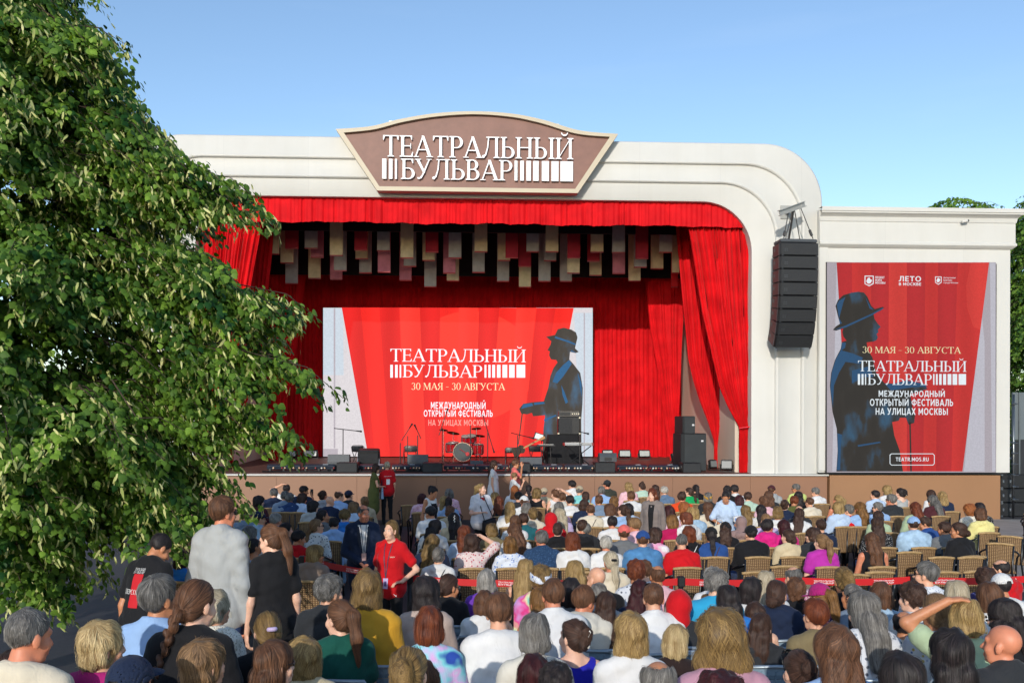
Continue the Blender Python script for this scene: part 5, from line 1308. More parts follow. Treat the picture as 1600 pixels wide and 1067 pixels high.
# ================================================================ THE HUMAN FIGURE
def M3(m): return np.array(m.to_3x3())
class Pose:
    """joints in metres, x right, y forward (the way the person faces), z up from the floor under the hips"""
    def __init__(s, kind='sit', yaw=0., pitch=0., lean=0., arms=('lap', 'lap'), tilt=0.0, sw=.158):
        s.kind = kind; sit = kind == 'sit'
        s.hipz = .53 if sit else .93
        L = math.radians(lean)
        s.R = Matrix.Rotation(-L, 3, 'X')                # leaning forward
        s.hip = Vector((0, 0, s.hipz))
        t = lambda x, y, z: s.hip + s.R @ Vector((x, y, z))
        s.t = t
        s.neck0, s.neck1 = t(0, -.03, .49), t(0, .0, .60)
        s.sw = sw; s.sh = [t(-sw, -.02, .470), t(sw, -.02, .470)]; wd = sw - .158
        s.hd = Matrix.Rotation(math.radians(-yaw), 3, 'Z') @ Matrix.Rotation(math.radians(pitch), 3, 'X') @ Matrix.Rotation(math.radians(tilt), 3, 'Y')
        pv = t(0, -.005, .585)
        s.head = pv + s.hd @ Vector((0, .015, .095))      # centre of the head
        if sit:
            s.hp = [Vector((-.09, .02, .52)), Vector((.09, .02, .52))]
            s.kn = [Vector((-.13, .44, .52)), Vector((.13, .44, .52))]
            s.an = [Vector((-.13, .42, .09)), Vector((.13, .46, .09))]
        else:
            s.hp = [Vector((-.09, 0, .90)), Vector((.09, 0, .90))]
            s.kn = [Vector((-.105, .02, .49)), Vector((.105, .02, .49))]
            s.an = [Vector((-.11, -.02, .08)), Vector((.12, -.02, .08))]
        s.el, s.wr, s.hv = [None, None], [None, None], [None, None]
        for i, sx in ((0, -1), (1, 1)):
            a = arms[i]
            if isinstance(a, tuple): e, w, h = a
            elif a == 'lap': e, w, h = (sx * .208, .05, .20), (sx * .09, .27, .11), (-sx * .3, .9, -.25)
            elif a == 'down': e, w, h = (sx * .215, -.035, .17), (sx * .235, .03, -.085), (0, .12, -1)
            elif a == 'up': e, w, h = (sx * .36, .06, .66), (sx * .12, -.0, .80), (-sx * .9, -.1, .15)
            elif a == 'phone': e, w, h = (sx * .24, .17, .28), (sx * .12, .34, .50), (-sx * .2, .1, 1)
            elif a == 'chin': e, w, h = (sx * .22, .2, .26), (sx * .09, .16, .50), (-sx * .2, -.3, .9)
            e = (e[0] + sx * wd, e[1], e[2]); s.el[i], s.wr[i] = t(*e), t(*w); s.hv[i] = (s.R @ Vector(h)).normalized()
def add_head(S, p, fem=False):
    c, R = np.array(p.head), M3(p.hd)
    w = lambda x, y, z: c + R @ np.array((x, y, z))
    S.ell(w(0, -.012, .03), (.072, .094, .084), .025, R)
    S.ell(w(0, .035, -.035), (.057, .060, .080), .025, R)
    j = .023 if fem else .030; S.cap(w(-j, .045, -.085), w(j, .045, -.085), .025 if fem else .028, .025 if fem else .028, .025)
    S.ell(w(0, .082, -.098), (.020, .016, .016), .02, R)
    S.cap(w(0, .093, .004), w(0, .110 if fem else .116, -.034), .007, .010 if fem else .013, .012)
    S.cap(w(-.012, .10, -.038), w(.012, .10, -.038), .009, .009, .01)
    S.cap(w(-.040, .076, .024), w(.040, .076, .024), .009 if fem else .012, .009 if fem else .012, .02)
    S.cap(w(-.016, .096, -.066), w(.016, .096, -.066), .007, .007, .008)
    S.cap(w(-.013, .095, -.078), w(.013, .095, -.078), .007, .007, .008)
    for sx in (-1, 1):
        S.ell(w(sx * .043, .064, -.034), (.024, .022, .024), .025, R)
        S.ell(w(sx * .076, -.008, -.010), (.010, .021, .032), .008, R @ M3(Matrix.Rotation(-sx * .35, 3, 'Z')))
        S.ell(w(sx * .072, .002, -.034), (.009, .010, .012), .008, R)
    e = SDF()
    for sx in (-1, 1): e.ell(w(sx * .032, .100, .004), (.016, .013, .010), .004, R)
    S.sub(e, .009)
def add_hand(S, wr, hv, side, curl=.6, R=.0085):
    """palm, four bent fingers of different lengths, and a thumb from the side of the palm"""
    d = np.array(hv); up = np.array((0, 0, 1.0)) if abs(d[2]) < .8 else np.array((0, 1.0, 0))
    n = np.cross(np.cross(d, up), d); n /= np.linalg.norm(n); n = -n if n[2] > 0 and abs(d[2]) < .8 else n
    if abs(d[2]) >= .8: n = np.array((-side * 1.0, .2, 0)) - d * (np.array((-side * 1.0, .2, 0)) @ d); n /= np.linalg.norm(n)
    s = np.cross(d, n); w0 = np.array(wr)
    if abs(d[2]) >= .8 and s[1] < 0: s = -s
    elif abs(d[2]) < .8 and s @ np.array((-side, 0, 0)) < 0 and abs(s[0]) > .2: s = -s
    B = np.stack([s, n, d], 1)
    S.ell(w0 + d * .048, (.040, .017, .050), .012, B)
    for k, (o, L) in enumerate(((.030, .072), (.010, .080), (-.010, .075), (-.029, .060))):
        a = w0 + d * .088 + s * o; c1, c2 = curl * .5 + .08 * k, curl * 1.3 + .1 * k
        b = a + (d * math.cos(c1) + n * math.sin(c1)) * L * .5 + s * o * .12; c = b + (d * math.cos(c2) + n * math.sin(c2)) * L * .5
        S.cap(a - d * .02, b, R * 1.05, R, .005); S.cap(b, c, R, R * .85, .004)
    a = w0 + d * .030 + s * .034; b = a + d * .028 + s * .026 + n * .012; c = b + d * .030 + s * .004 + n * .014
    S.cap(w0 + d * .015 + s * .018, a, .016, .013, .01); S.cap(a, b, .012, .0105, .006); S.cap(b, c, .0105, .009, .005)
def torso(S, p, g=0.0, fem=False, broad=0.0, k=.06):
    R = M3(p.R); t = lambda *a: np.array(p.t(*a))
    b = broad
    S.ell(t(0, .0, .02), (.165 + g + b, .120 + g + b, .125 + g), k, R)
    S.ell(t(0, .01, .17), (.148 + g + b * 1.2, .112 + g + b * 1.4, .15 + g), k, R)
    S.ell(t(0, -.005, .34), (p.sw + g + b, .112 + g + b * .8, .17 + g), k, R)
    if g > 0: S.cap(t(-.05, -.055, .515), t(.05, -.055, .515), .040 + g * .5, .040 + g * .5, .03)
    if fem:
        for sx in (-1, 1): S.ell(t(sx * .075, .085, .32), (.065 + g, .06 + g, .065 + g), .04, R)
    S.cap(t(-p.sw + .013, -.02, .468), t(p.sw - .013, -.02, .468), .046 + g * .8 + b * .4, .046 + g * .8 + b * .4, k)
    S.cap(t(-.04, -.025, .545), t(-.13, -.02, .495), .032 + g * .6, .034 + g * .6, k)
    S.cap(t(.04, -.025, .545), t(.13, -.02, .495), .032 + g * .6, .034 + g * .6, k)
def body_mesh(name, p, mats, fem=False, fine=.0075, hands=False, full=None):
    S = SDF(); torso(S, p, -.010, fem)
    S.cap(p.neck0, p.neck1, .060, .054, .035)
    for i, sx in ((0, -1), (1, 1)):
        S.cap(p.sh[i], p.el[i], .047, .039, .03); S.cap(p.el[i], p.wr[i], .038, .026, .02)
        add_hand(S, p.wr[i], p.hv[i], sx)
        S.cap(p.hp[i], p.kn[i], .082, .057, .04); S.cap(p.kn[i], p.an[i], .055, .038, .03)
        S.cap(p.an[i] + Vector((0, -.03, -.03)), p.an[i] + Vector((0, .15, -.055)), .035, .028, .03)
    add_head(S, p, fem)
    h = p.head; sp = lambda c, r: (c - r, c + r)
    ex = [sp(h.x, .12)]; ey = [sp(h.y, .15)]; ez = [sp(h.z, .15)]
    if hands:
        for i in (0, 1):
            q = p.wr[i] + p.hv[i] * .08; ex.append(sp(q.x, .1)); ey.append(sp(q.y, .1)); ez.append(sp(q.z, .11))
    al = [p.el[0], p.el[1], p.wr[0] + p.hv[0] * .2, p.wr[1] + p.hv[1] * .2, p.an[0], p.an[1] + Vector((0, .22, 0)), h, p.kn[0], p.kn[1], p.sh[0], p.sh[1]]
    lo = [min(v[i] for v in al) - .13 for i in range(3)]; hi = [max(v[i] for v in al) + .15 for i in range(3)]
    lo[1] = min(lo[1], -.24); lo[0] = min(lo[0], -.3); hi[0] = max(hi[0], .3); lo[2] = 0.0
    V, F = nets(S, axis(lo[0], hi[0], .019, fine, ex), axis(lo[1], hi[1], .019, fine, ey), axis(lo[2], hi[2], .019, fine, ez))
    # lips a little redder, cheeks warmer: kept as a tone value
    q = (V - np.array(h)) @ M3(p.hd)
    tone = np.zeros(len(V))
    lip = np.exp(-((q[:, 0] / .024) ** 2 + ((q[:, 2] + .072) / .010) ** 2)) * (q[:, 1] > .085)
    brow = np.exp(-(((np.abs(q[:, 0]) - .034) / .018) ** 2 + ((q[:, 2] - .026) / .005) ** 2)) * (q[:, 1] > .06)
    tone = lip * 1.0 - brow * 1.0
    return np_mesh(name, V, F, mats, tone)
def wrinkle(a, seed):
    r = random.Random(seed)
    q = [(r.uniform(-30, 30), r.uniform(-30, 30), r.uniform(14, 60), r.uniform(0, 6)) for _ in range(3)]
    q2 = [(r.choice((-1, 1)) * r.uniform(30, 60), r.uniform(-25, 25), r.uniform(25, 55), r.uniform(0, 6)) for _ in range(3)]
    def fn(x, y, z):
        m = .5 + .5 * np.sin(7 * x + 6 * z + 5 * y + seed)
        d = sum(np.sin(u * x + v * y + w * z + c + 1.2 * np.sin(13 * z - 11 * x + c)) for u, v, w, c in q)
        e = sum(1 - 2 * np.abs(np.sin(.5 * (u * x + v * y + w * z + c + 1.5 * np.sin(9 * x + 12 * z)))) for u, v, w, c in q2)
        return a * (.35 * d + .75 * e * m)
    return fn
def top_mesh(name, p, style, mats, fem=False, broad=0.0, seed=1, fine=.013):
    """shirt, jacket, tank: a garment shell over the torso with sleeves"""
    S = SDF(); thick = {'tee': .016, 'shirt': .018, 'tank': .010, 'jacket': .030, 'hoodie': .030, 'blazer': .026, 'dress': .014, 'blouse': .018}[style]
    torso(S, p, thick, fem, broad)
    if p.kind == 'stand' and style != 'tank':
        hemz = {'tee': .02, 'shirt': -.06, 'jacket': -.06, 'hoodie': -.08, 'blazer': -.20, 'dress': -.45, 'blouse': -.08}[style]
        w = .135 if style != 'dress' else .15
        S.cap(np.array(p.t(-.07, 0, 0)), np.array(p.t(-.07, .0, hemz)), w + broad, w + broad * .7 + (.04 if style == 'dress' else .0), .06)
        S.cap(np.array(p.t(.07, 0, 0)), np.array(p.t(.07, .0, hemz)), w + broad, w + broad * .7 + (.04 if style == 'dress' else .0), .06)
    frac = {'tee': .62, 'tank': 0, 'dress': .25, 'blouse': .9}.get(style, 9)
    for i in (0, 1):
        a, e, w = p.sh[i], p.el[i], p.wr[i]; g = thick
        if frac == 0: continue
        if frac < 1:
            S.cap(a, a.lerp(e, frac), .045 + g, .044 + g * 1.7, .035)
        else:
            S.cap(a, e, .045 + g, .042 + g * .9, .035); S.cap(e, e.lerp(w, .93), .041 + g * .9, .030 + g * .8, .03)
    if style in ('shirt', 'blazer', 'jacket'):
        n0 = np.array(p.t(0, -.012, .555)); ax = np.array(p.neck1 - p.neck0); ax /= np.linalg.norm(ax)
        def col(x, y, z):
            px, py, pz = x - n0[0], y - n0[1], z - n0[2]
            h = px * ax[0] + py * ax[1] + pz * ax[2]
            r = np.sqrt(np.maximum(1e-9, px * px + py * py + pz * pz - h * h))
            return np.sqrt((r - .072 - np.maximum(0, -h) * .25) ** 2 + (np.maximum(0, np.abs(h) - .022)) ** 2) - .011
        S.add(col, n0 - .12, n0 + .12, .012)
    if style == 'hoodie':
        R = M3(p.R)
        S.ell(np.array(p.t(0, -.115, .50)), (.12, .05, .085), .04, R)
        S.cap(np.array(p.t(-.09, -.05, .55)), np.array(p.t(.09, -.05, .55)), .045, .045, .04)
    if style == 'tank':      # cut the shoulders free
        for sx in (-1, 1):
            c = np.array(p.t(sx * .215, -.01, .46))
            S.sub(lambda x, y, z, c=c: np.sqrt((x - c[0]) ** 2 + (y - c[1]) ** 2 + (z - c[2]) ** 2) - .095, .015)
        c = np.array(p.t(0, -.03, .60)); S.sub(lambda x, y, z, c=c: np.sqrt((x - c[0]) ** 2 + (y - c[1]) ** 2 + (z - c[2]) ** 2) - .125, .02)
    else:
        c = np.array(p.t(0, .018, .625)); rr = .10 if style in ('dress', 'blouse') else .078
        if style not in ('shirt', 'blazer', 'jacket', 'hoodie'): S.sub(lambda x, y, z, c=c: np.sqrt((x - c[0]) ** 2 + (y - c[1]) ** 2 + ((z - c[2]) * .8) ** 2) - rr, .01)
    S.warp(wrinkle({'tee': .0042, 'tank': .0022, 'jacket': .0050, 'blazer': .0030}.get(style, .0046), seed))
    al = [p.el[0], p.el[1], p.wr[0], p.wr[1], p.sh[0], p.sh[1], p.hip]
    lo = [min(v[i] for v in al) - .14 for i in range(3)]; hi = [max(v[i] for v in al) + .16 for i in range(3)]
    lo[1] = min(lo[1], -.26); hi[1] = max(hi[1], .26); lo[0] = min(lo[0], -.32); hi[0] = max(hi[0], .32)
    lo[2] = p.hipz - (.16 if p.kind == 'sit' else .62)
    hi[2] = max(hi[2], p.t(0, 0, .66).z)
    V, F = nets(S, axis(lo[0], hi[0], fine), axis(lo[1], hi[1], fine), axis(lo[2], hi[2], fine))
    return np_mesh(name, V, F, mats)
def trousers_mesh(name, p, mats, wide=.0, skirt=False):
    S = SDF()
    S.ell(p.hip + Vector((0, 0, -.01)), (.185, .145, .12), .05)
    for i in (0, 1):
        S.cap(p.hp[i], p.kn[i], .096, .072 + wide, .04); S.cap(p.kn[i], p.an[i] + Vector((0, 0, .03)), .068 + wide, .056 + wide, .03)
    if skirt and p.kind == 'stand':
        S.cap(p.hip, Vector((0, 0, .35)), .17, .21, .05)
    S.warp(wrinkle(.005, 77))
    pts = [p.hp[0], p.kn[0], p.an[0], p.hp[1], p.kn[1], p.an[1]]
    lo = [min(v[i] for v in pts) - .2 for i in range(3)]; hi = [max(v[i] for v in pts) + .2 for i in range(3)]; lo[2] = .02
    V, F = nets(S, axis(lo[0], hi[0], .02), axis(lo[1], hi[1], .02), axis(lo[2], hi[2], .02))
    return np_mesh(name, V, F, mats)
def shoe_mesh(p, i, mats):
    S = SDF(); a = p.an[i]
    S.cap(a + Vector((0, -.045, -.035)), a + Vector((0, .15, -.045)), .044, .036, .03); S.cap(a + Vector((0, -.02, .0)), a + Vector((0, .0, -.04)), .045, .05, .03)
    S.cut(lambda x, y, z: .004 - z, .005)
    lo = [a[k] - .12 for k in range(3)]; hi = [a[k] + .26 for k in range(3)]; lo[2] = -.02; hi[2] = a.z + .07
    V, F = nets(S, axis(lo[0], hi[0], .011), axis(lo[1], hi[1], .011), axis(lo[2], hi[2], .011)); return np_mesh("shoe", V, F, mats)

# ================================================================ HAIR (head space: y towards the face, z up)
def hairline(y, kind):
    if kind == 'm': return np.interp(y, [-.10, -.05, -.02, .015, .045, .075, .10], [-.046, -.042, -.006, -.004, .022, .064, .074])
    return np.interp(y, [-.10, -.03, .0, .03, .06, .08, .10], [-.11, -.085, -.06, -.01, .048, .068, .075])
def hair_sdf(kind):
    S = SDF()
    sk = lambda g, dz=0: S.ell((0, -.012, .03 + dz), (.072 + g, .094 + g, .084 + g), .01)
    face = lambda r=(.060, .075, .10), c=(0, .115, -.035): S.sub(SDF().ell(c, r), .012)
    line = lambda w: S.cut(lambda x, y, z: hairline(y, w) - z, .008)
    if kind in ('short', 'crew', 'balding', 'shortcurly', 'boy'):
        sk({'short': .012, 'crew': .006, 'balding': .009, 'shortcurly': .020, 'boy': .016}[kind], .004 if kind != 'crew' else 0)
        if kind == 'boy': S.ell((0, .03, .085), (.066, .06, .033), .02)
        line('m')
        if kind == 'balding': S.sub(lambda x, y, z: np.sqrt(x ** 2 + ((y - .015) * .62) ** 2 + (z - .150) ** 2) - .092, .008)
        if kind == 'shortcurly': S.warp(lambda x, y, z: .006 * np.sin(85 * x) * np.sin(80 * y + 1) * np.sin(90 * z))
    elif kind in ('bob', 'wavybob', 'bigbob', 'pixie'):
        g = {'bob': .018, 'wavybob': .021, 'bigbob': .030, 'pixie': .017}[kind]
        sk(g, .004)
        zb = {'bob': -.130, 'wavybob': -.145, 'bigbob': -.165, 'pixie': -.080}[kind]
        S.ell((0, -.028, -.04), (.082 + g * .75, .072 + g * .6, .105 if kind != 'pixie' else .065), .014)
        if kind == 'bigbob':
            for sx in (-1, 1): S.ell((sx * .058, -.02, -.09), (.062, .066, .072), .02)
        if kind == 'wavybob':
            for sx in (-1, 1): S.ell((sx * .048, -.025, -.09), (.052, .055, .06), .02)
        S.cut(lambda x, y, z: (zb - .07 * np.maximum(0, -y - .05)) - z + (.010 * np.sin(42 * x + 9 * y) * np.sin(97 * x) if kind != 'bob' else .004 * np.sin(110 * x)), .010)
        face((.062 if kind != 'pixie' else .070, .085, .115), (0, .118, -.045))
        if kind == 'pixie':
            for sx in (-1, 1): S.sub(SDF().ell((sx * .092, .02, -.03), (.03, .03, .035)), .01)
        if kind != 'bob': S.warp(lambda x, y, z: (.005 if kind != 'pixie' else .003) * np.sin(30 * x + 26 * z + 4 * np.sin(22 * y)) * np.sin(24 * y - 20 * z))
    elif kind in ('curly', 'afro'):
        sk(.028, 0); S.ell((0, -.035, -.03), (.095, .085, .11), .02); face((.060, .08, .11), (0, .125, -.04))
        S.cut(lambda x, y, z: -.15 - z, .02)
        S.warp(lambda x, y, z: .009 * np.sin(62 * x + 2) * np.sin(58 * y) * np.sin(55 * z + 1))
    elif kind in ('long', 'longwavy', 'halfup'):
        sk(.015, .004); S.ell((0, -.030, -.04), (.086, .076, .11), .015)
        zb = -.38 if kind != 'longwavy' else -.35
        for x0, x1, dz in ((-.042, -.056, .045), (.042, .050, .03), (0, .004, 0)):
            S.cap((x0, -.080, -.05), (x1 * .8, -.105, -.16), .048, .042, .02); S.cap((x1 * .8, -.105, -.16), (x1, -.132, zb + dz), .042, .022, .02)
        face((.060, .09, .16), (0, .118, -.075))
        if kind == 'longwavy': S.warp(lambda x, y, z: .008 * np.sin(34 * z + 16 * x + 3 * np.sin(25 * x)) * np.clip((.02 - z) * 9, 0, 1))
    elif kind in ('pony', 'lowpony', 'bun', 'lowbun', 'updo', 'braid', 'messybun', 'topknot'):
        sk(.009, .002); S.ell((0, -.05, -.02), (.072, .060, .075), .02); S.cut(lambda x, y, z: hairline(y, 'f') + .02 - z, .008)
        for sx in (-1, 1): S.sub(SDF().ell((sx * .088, .004, -.02), (.022, .026, .04)), .008)
        if kind == 'pony': S.cap((0, -.105, .045), (0, -.150, .02), .028, .034, .02); S.cap((0, -.150, .02), (0, -.165, -.12), .036, .034, .03); S.cap((0, -.165, -.12), (.01, -.155, -.30), .034, .012, .03)
        if kind == 'lowpony': S.cap((0, -.10, -.05), (0, -.135, -.08), .028, .030, .02); S.cap((0, -.135, -.08), (0, -.155, -.20), .033, .03, .03); S.cap((0, -.155, -.20), (.0, -.150, -.34), .03, .010, .03)
        if kind in ('bun', 'messybun'): S.ell((0, -.125, .045), (.045, .036, .043), .012)
        if kind == 'lowbun': S.ell((0, -.118, -.045), (.05, .036, .04), .012)
        if kind == 'topknot': S.ell((0, -.06, .125), (.03, .03, .03), .012)
        if kind == 'updo': S.ell((0, -.108, .02), (.045, .042, .075), .02); S.cap((-.02, -.12, .06), (.03, -.125, -.03), .026, .026, .02)
        if kind == 'braid':
            pts = [(0, -.105, -.03), (.0, -.135, -.08), (-.01, -.150, -.14), (-.025, -.152, -.20), (-.045, -.150, -.26), (-.06, -.148, -.32), (-.075, -.146, -.38), (-.085, -.145, -.44)]
            for i in range(len(pts) - 1):
                a, b = np.array(pts[i]), np.array(pts[i + 1]); r = .027 - .0017 * i
                for q in (0, .5):
                    m = a + (b - a) * q; o = (.014 if (2 * i + q * 2) % 2 else -.014)
                    S.ell(m + np.array((o, 0, 0)), (r * .8, r * .75, r * 1.0), .008, M3(Matrix.Rotation(.5 if o > 0 else -.5, 3, 'Y')))
            S.cap(pts[-1], (-.09, -.145, -.50), .016, .006, .01)
        if kind in ('messybun', 'updo'): S.warp(lambda x, y, z: .004 * np.sin(70 * x + 40 * z) * np.sin(60 * y - 30 * z))
    return S
HAIR_LIFT = {'crew': .0015, 'balding': .0025}
def hair_mesh(kind, seed=1):
    S = hair_sdf(kind); rg = np.random.default_rng(seed + len(kind) * 7)
    ph = rg.uniform(0, 6.28, 6); am = .0045 if kind in ('bob', 'wavybob', 'bigbob', 'long', 'longwavy', 'curly', 'shortcurly', 'pixie') else .0028
    S.warp(lambda x, y, z: am * (np.sin(48 * x + ph[0]) * np.sin(41 * z + ph[1]) + .8 * np.sin(66 * y + ph[2]) * np.sin(52 * x + 30 * z + ph[3]) + .6 * np.sin(95 * x + 40 * y + ph[4])))
    st = .0085
    V, F = nets(S, axis(-.17, .17, st), axis(-.24, .13, st), axis(-.56 if kind == 'braid' else -.46, .20, st))
    Nn = [len(V)]
    # strands flow over the surface
    n = {'crew': 1500, 'balding': 1300, 'short': 2200, 'boy': 2000, 'shortcurly': 1800, 'long': 1700, 'longwavy': 1700, 'halfup': 1700, 'curly': 1900}.get(kind, 1800)
    steps = {'crew': 4, 'short': 8, 'balding': 6, 'boy': 9, 'shortcurly': 9, 'pixie': 13, 'long': 34, 'longwavy': 34, 'halfup': 34, 'curly': 16}.get(kind, 20)
    sl = {'crew': .006, 'short': .008, 'boy': .009, 'balding': .007, 'shortcurly': .008, 'curly': .012, 'long': .0145, 'longwavy': .0145, 'halfup': .0145}.get(kind, .0125)
    tied = kind in ('pony', 'lowpony', 'bun', 'lowbun', 'updo', 'braid', 'messybun', 'topknot')
    base = V[V[:, 2] > (-.08 if not tied else -.10)]
    P_ = base[rg.integers(0, len(base), n)] + rg.normal(0, .003, (n, 3))
    clump = np.sin(P_[:, 0] * 170 + ph[0]) * np.sin(P_[:, 1] * 150 + ph[1] + P_[:, 2] * 40) + .7 * np.sin(P_[:, 0] * 75 - P_[:, 1] * 60 + ph[2])
    tail = {'pony': (0, -.125, .035), 'lowpony': (0, -.12, -.065), 'bun': (0, -.12, .045), 'messybun': (0, -.12, .045), 'lowbun': (0, -.115, -.045), 'updo': (0, -.11, .03), 'braid': (0, -.115, -.045), 'topknot': (0, -.06, .12)}.get(kind)
    def grad(p, e=.003):
        x, y, z = p.T
        g = np.stack([S(x + e, y, z) - S(x - e, y, z), S(x, y + e, z) - S(x, y - e, z), S(x, y, z + e) - S(x, y, z - e)], 1)
        return g / (np.linalg.norm(g, axis=1, keepdims=True) + 1e-9)
    path, nor = [], []; alive = np.ones(n, bool); ln = np.full(n, steps)
    lift0 = HAIR_LIFT.get(kind, .004); lift = rg.uniform(.0005, lift0, n) + (rg.uniform(size=n) < .13) * rg.uniform(0, .016 if steps > 8 else .006, n)
    part = rg.choice([-.02, .02]); curl = rg.uniform(0, 6.28, n)
    extra = rg.integers(0, 4, n) if not tied else np.zeros(n, int)
    for i in range(steps):
        g = grad(P_); d = S(*P_.T); free = d > .014
        P_ = np.where(free[:, None], P_, P_ - g * (d - lift * (.35 + 1.3 * i / steps))[:, None])
        path.append(P_.copy()); nor.append(g)
        if tied:
            to = np.array(tail) - P_; dist = np.linalg.norm(to, axis=1, keepdims=True)
            f = to / (dist + 1e-9)
            near = (dist[:, 0] < .035) | ((P_[:, 1] < tail[1] - .01))
            if kind in ('pony', 'lowpony', 'braid'): f = np.where(near[:, None], np.array([0, -.15, -1.0]), f)
            elif i > 2: f = np.where(near[:, None], np.stack([-to[:, 2] * 0 + np.cos(curl + i * .8), -.2 + 0 * curl, np.sin(curl + i * .8)], 1), f)
        else:
            c = P_ - np.array([part, -.045, .10])
            f = c / (np.linalg.norm(c, axis=1, keepdims=True) + 1e-9) * np.where(P_[:, 2:3] > .06, 1.0, .15) + np.array([0, 0, -1.0]) * np.where(P_[:, 2:3] > .06, .25, 1.0)
            f[:, 1] += np.where((P_[:, 1] > .0) & (P_[:, 2] > .03), .5 if kind in ('short', 'boy', 'crew', 'pixie') else -.25, 0)
            amp = {'wavybob': .5, 'longwavy': .55, 'bigbob': .7, 'curly': 1.5, 'shortcurly': 1.3, 'pixie': .35}.get(kind, .12)
            fr = {'curly': 1.3, 'shortcurly': 1.4, 'bigbob': .55}.get(kind, .42)
            sd = np.cross(g, f); f = f + sd * (amp * np.sin(curl + i * fr + P_[:, 2] * 20))[:, None]
        f = f + rg.normal(0, .06, f.shape)
        f = f - (f * g).sum(1, keepdims=True) * g; f /= np.linalg.norm(f, axis=1, keepdims=True) + 1e-9
        nx = P_ + f * sl
        out = S(*nx.T) > .012; extra = np.where(out & alive, extra - 1, extra); stop = out & (extra < 0)
        nx = np.where((out & ~stop)[:, None], P_ + (np.array([0, 0, -1.0]) + .35 * f + rg.normal(0, .12, f.shape)) * sl * .75, nx)
        ln = np.where(alive & stop, i + 1, ln); alive &= ~stop
        P_ = np.where(alive[:, None], nx, P_)
    path, nor = np.array(path), np.array(nor)           # steps, n, 3
    w = rg.uniform(.0008, .0025, n) * (1.0 if steps > 8 else .85)
    tg = np.gradient(path, axis=0); sd = np.cross(nor, tg); sd /= np.linalg.norm(sd, axis=2, keepdims=True) + 1e-9
    tt = np.arange(steps)[:, None] / np.maximum(ln[None, :] - 1, 1); wid = w[None, :] * np.clip(np.minimum(1, .3 + 3 * tt) * (1.15 - tt), .05, 1)
    A, B = path - sd * wid[..., None], path + sd * wid[..., None]
    C = path + nor * (w * .5)[None, :, None]
    SV_ = np.stack([A, C, B], 2)                          # steps, n, 3, 3
    idx = np.arange(steps * n * 3).reshape(steps, n, 3) + len(V)
    q = []
    for a in (0, 1):
        q.append(np.stack([idx[:-1, :, a], idx[:-1, :, a + 1], idx[1:, :, a + 1], idx[1:, :, a]], -1))
    q = np.stack(q, 2)                                    # steps-1, n, 2, 4
    keep = (np.arange(steps - 1)[:, None] < (ln - 1)[None, :])
    Fs = q[keep].reshape(-1, 4)
    tone = np.concatenate([np.clip(rg.normal(.22, .05, len(V)), 0, 1), np.repeat(np.clip((.46 + .24 * clump + rg.normal(0, .16, n))[None, :] + (.30 if steps > 12 else .12) * (np.clip(tt, 0, 1) - .45), 0, 1)[..., None], 3, 2).ravel()])  # base shell toned darker to stand in for shade between strands
    return np_mesh("hair_" + kind, np.concatenate([V, SV_.reshape(-1, 3)]), np.concatenate([F, Fs]), [None], tone)
def hair_mat(name, dark, light, gloss=.52):
    key = "hair_" + name
    if key in _M: return _M[key]
    m, nt, b = new_mat(key)
    at = N(nt, "Attribute", attribute_name="tone"); tc = N(nt, "TexCoord"); nz = N(nt, "TexNoise", Scale=14.0, Detail=3.0)
    ad = N(nt, "Math", operation='ADD'); sb = N(nt, "Math", operation='MULTIPLY_ADD'); sb.inputs[1].default_value = .5; sb.inputs[2].default_value = -.25
    nt.links.new(tc.outputs["Object"], nz.inputs["Vector"]); nt.links.new(nz.outputs[0], sb.inputs[0])
    nt.links.new(at.outputs["Fac"], ad.inputs[0]); nt.links.new(sb.outputs[0], ad.inputs[1])
    r = ramp(nt, [(.05, lin(dark)), (.95, lin(light))]); nt.links.new(ad.outputs[0], r.inputs[0]); nt.links.new(r.outputs[0], b.inputs["Base Color"])
    b.inputs["Roughness"].default_value = gloss; b.inputs["Specular IOR Level"].default_value = .3
    b.inputs["Sheen Weight"].default_value = .05
    _M[key] = m; return m
HAIRS = {'black': ('#151213', '#3a3132'), 'darkbrown': ('#271914', '#5a4034'), 'brown': ('#402a1e', '#80583e'), 'lightbrown': ('#5e4630', '#a58058'),
         'auburn': ('#4a2014', '#8c4a2a'), 'ginger': ('#7a3f1e', '#b8743f'), 'burgundy': ('#260f12', '#4f1f24'), 'darkblond': ('#4e3a22', '#a08250'),
         'blond': ('#6e5430', '#c6a870'), 'lightblond': ('#8a7048', '#d8c292'), 'platinum': ('#8e8068', '#d4c8ae'), 'grey': ('#454240', '#98948e'),
         'silver': ('#6a6763', '#bdb8b0'), 'white': ('#8f8a80', '#d2cdc4'), 'salt': ('#3a3836', '#8a8783'), 'goldbrown': ('#4a3018', '#a07440')}
HM = {k: hair_mat(k, *v) for k, v in HAIRS.items()}
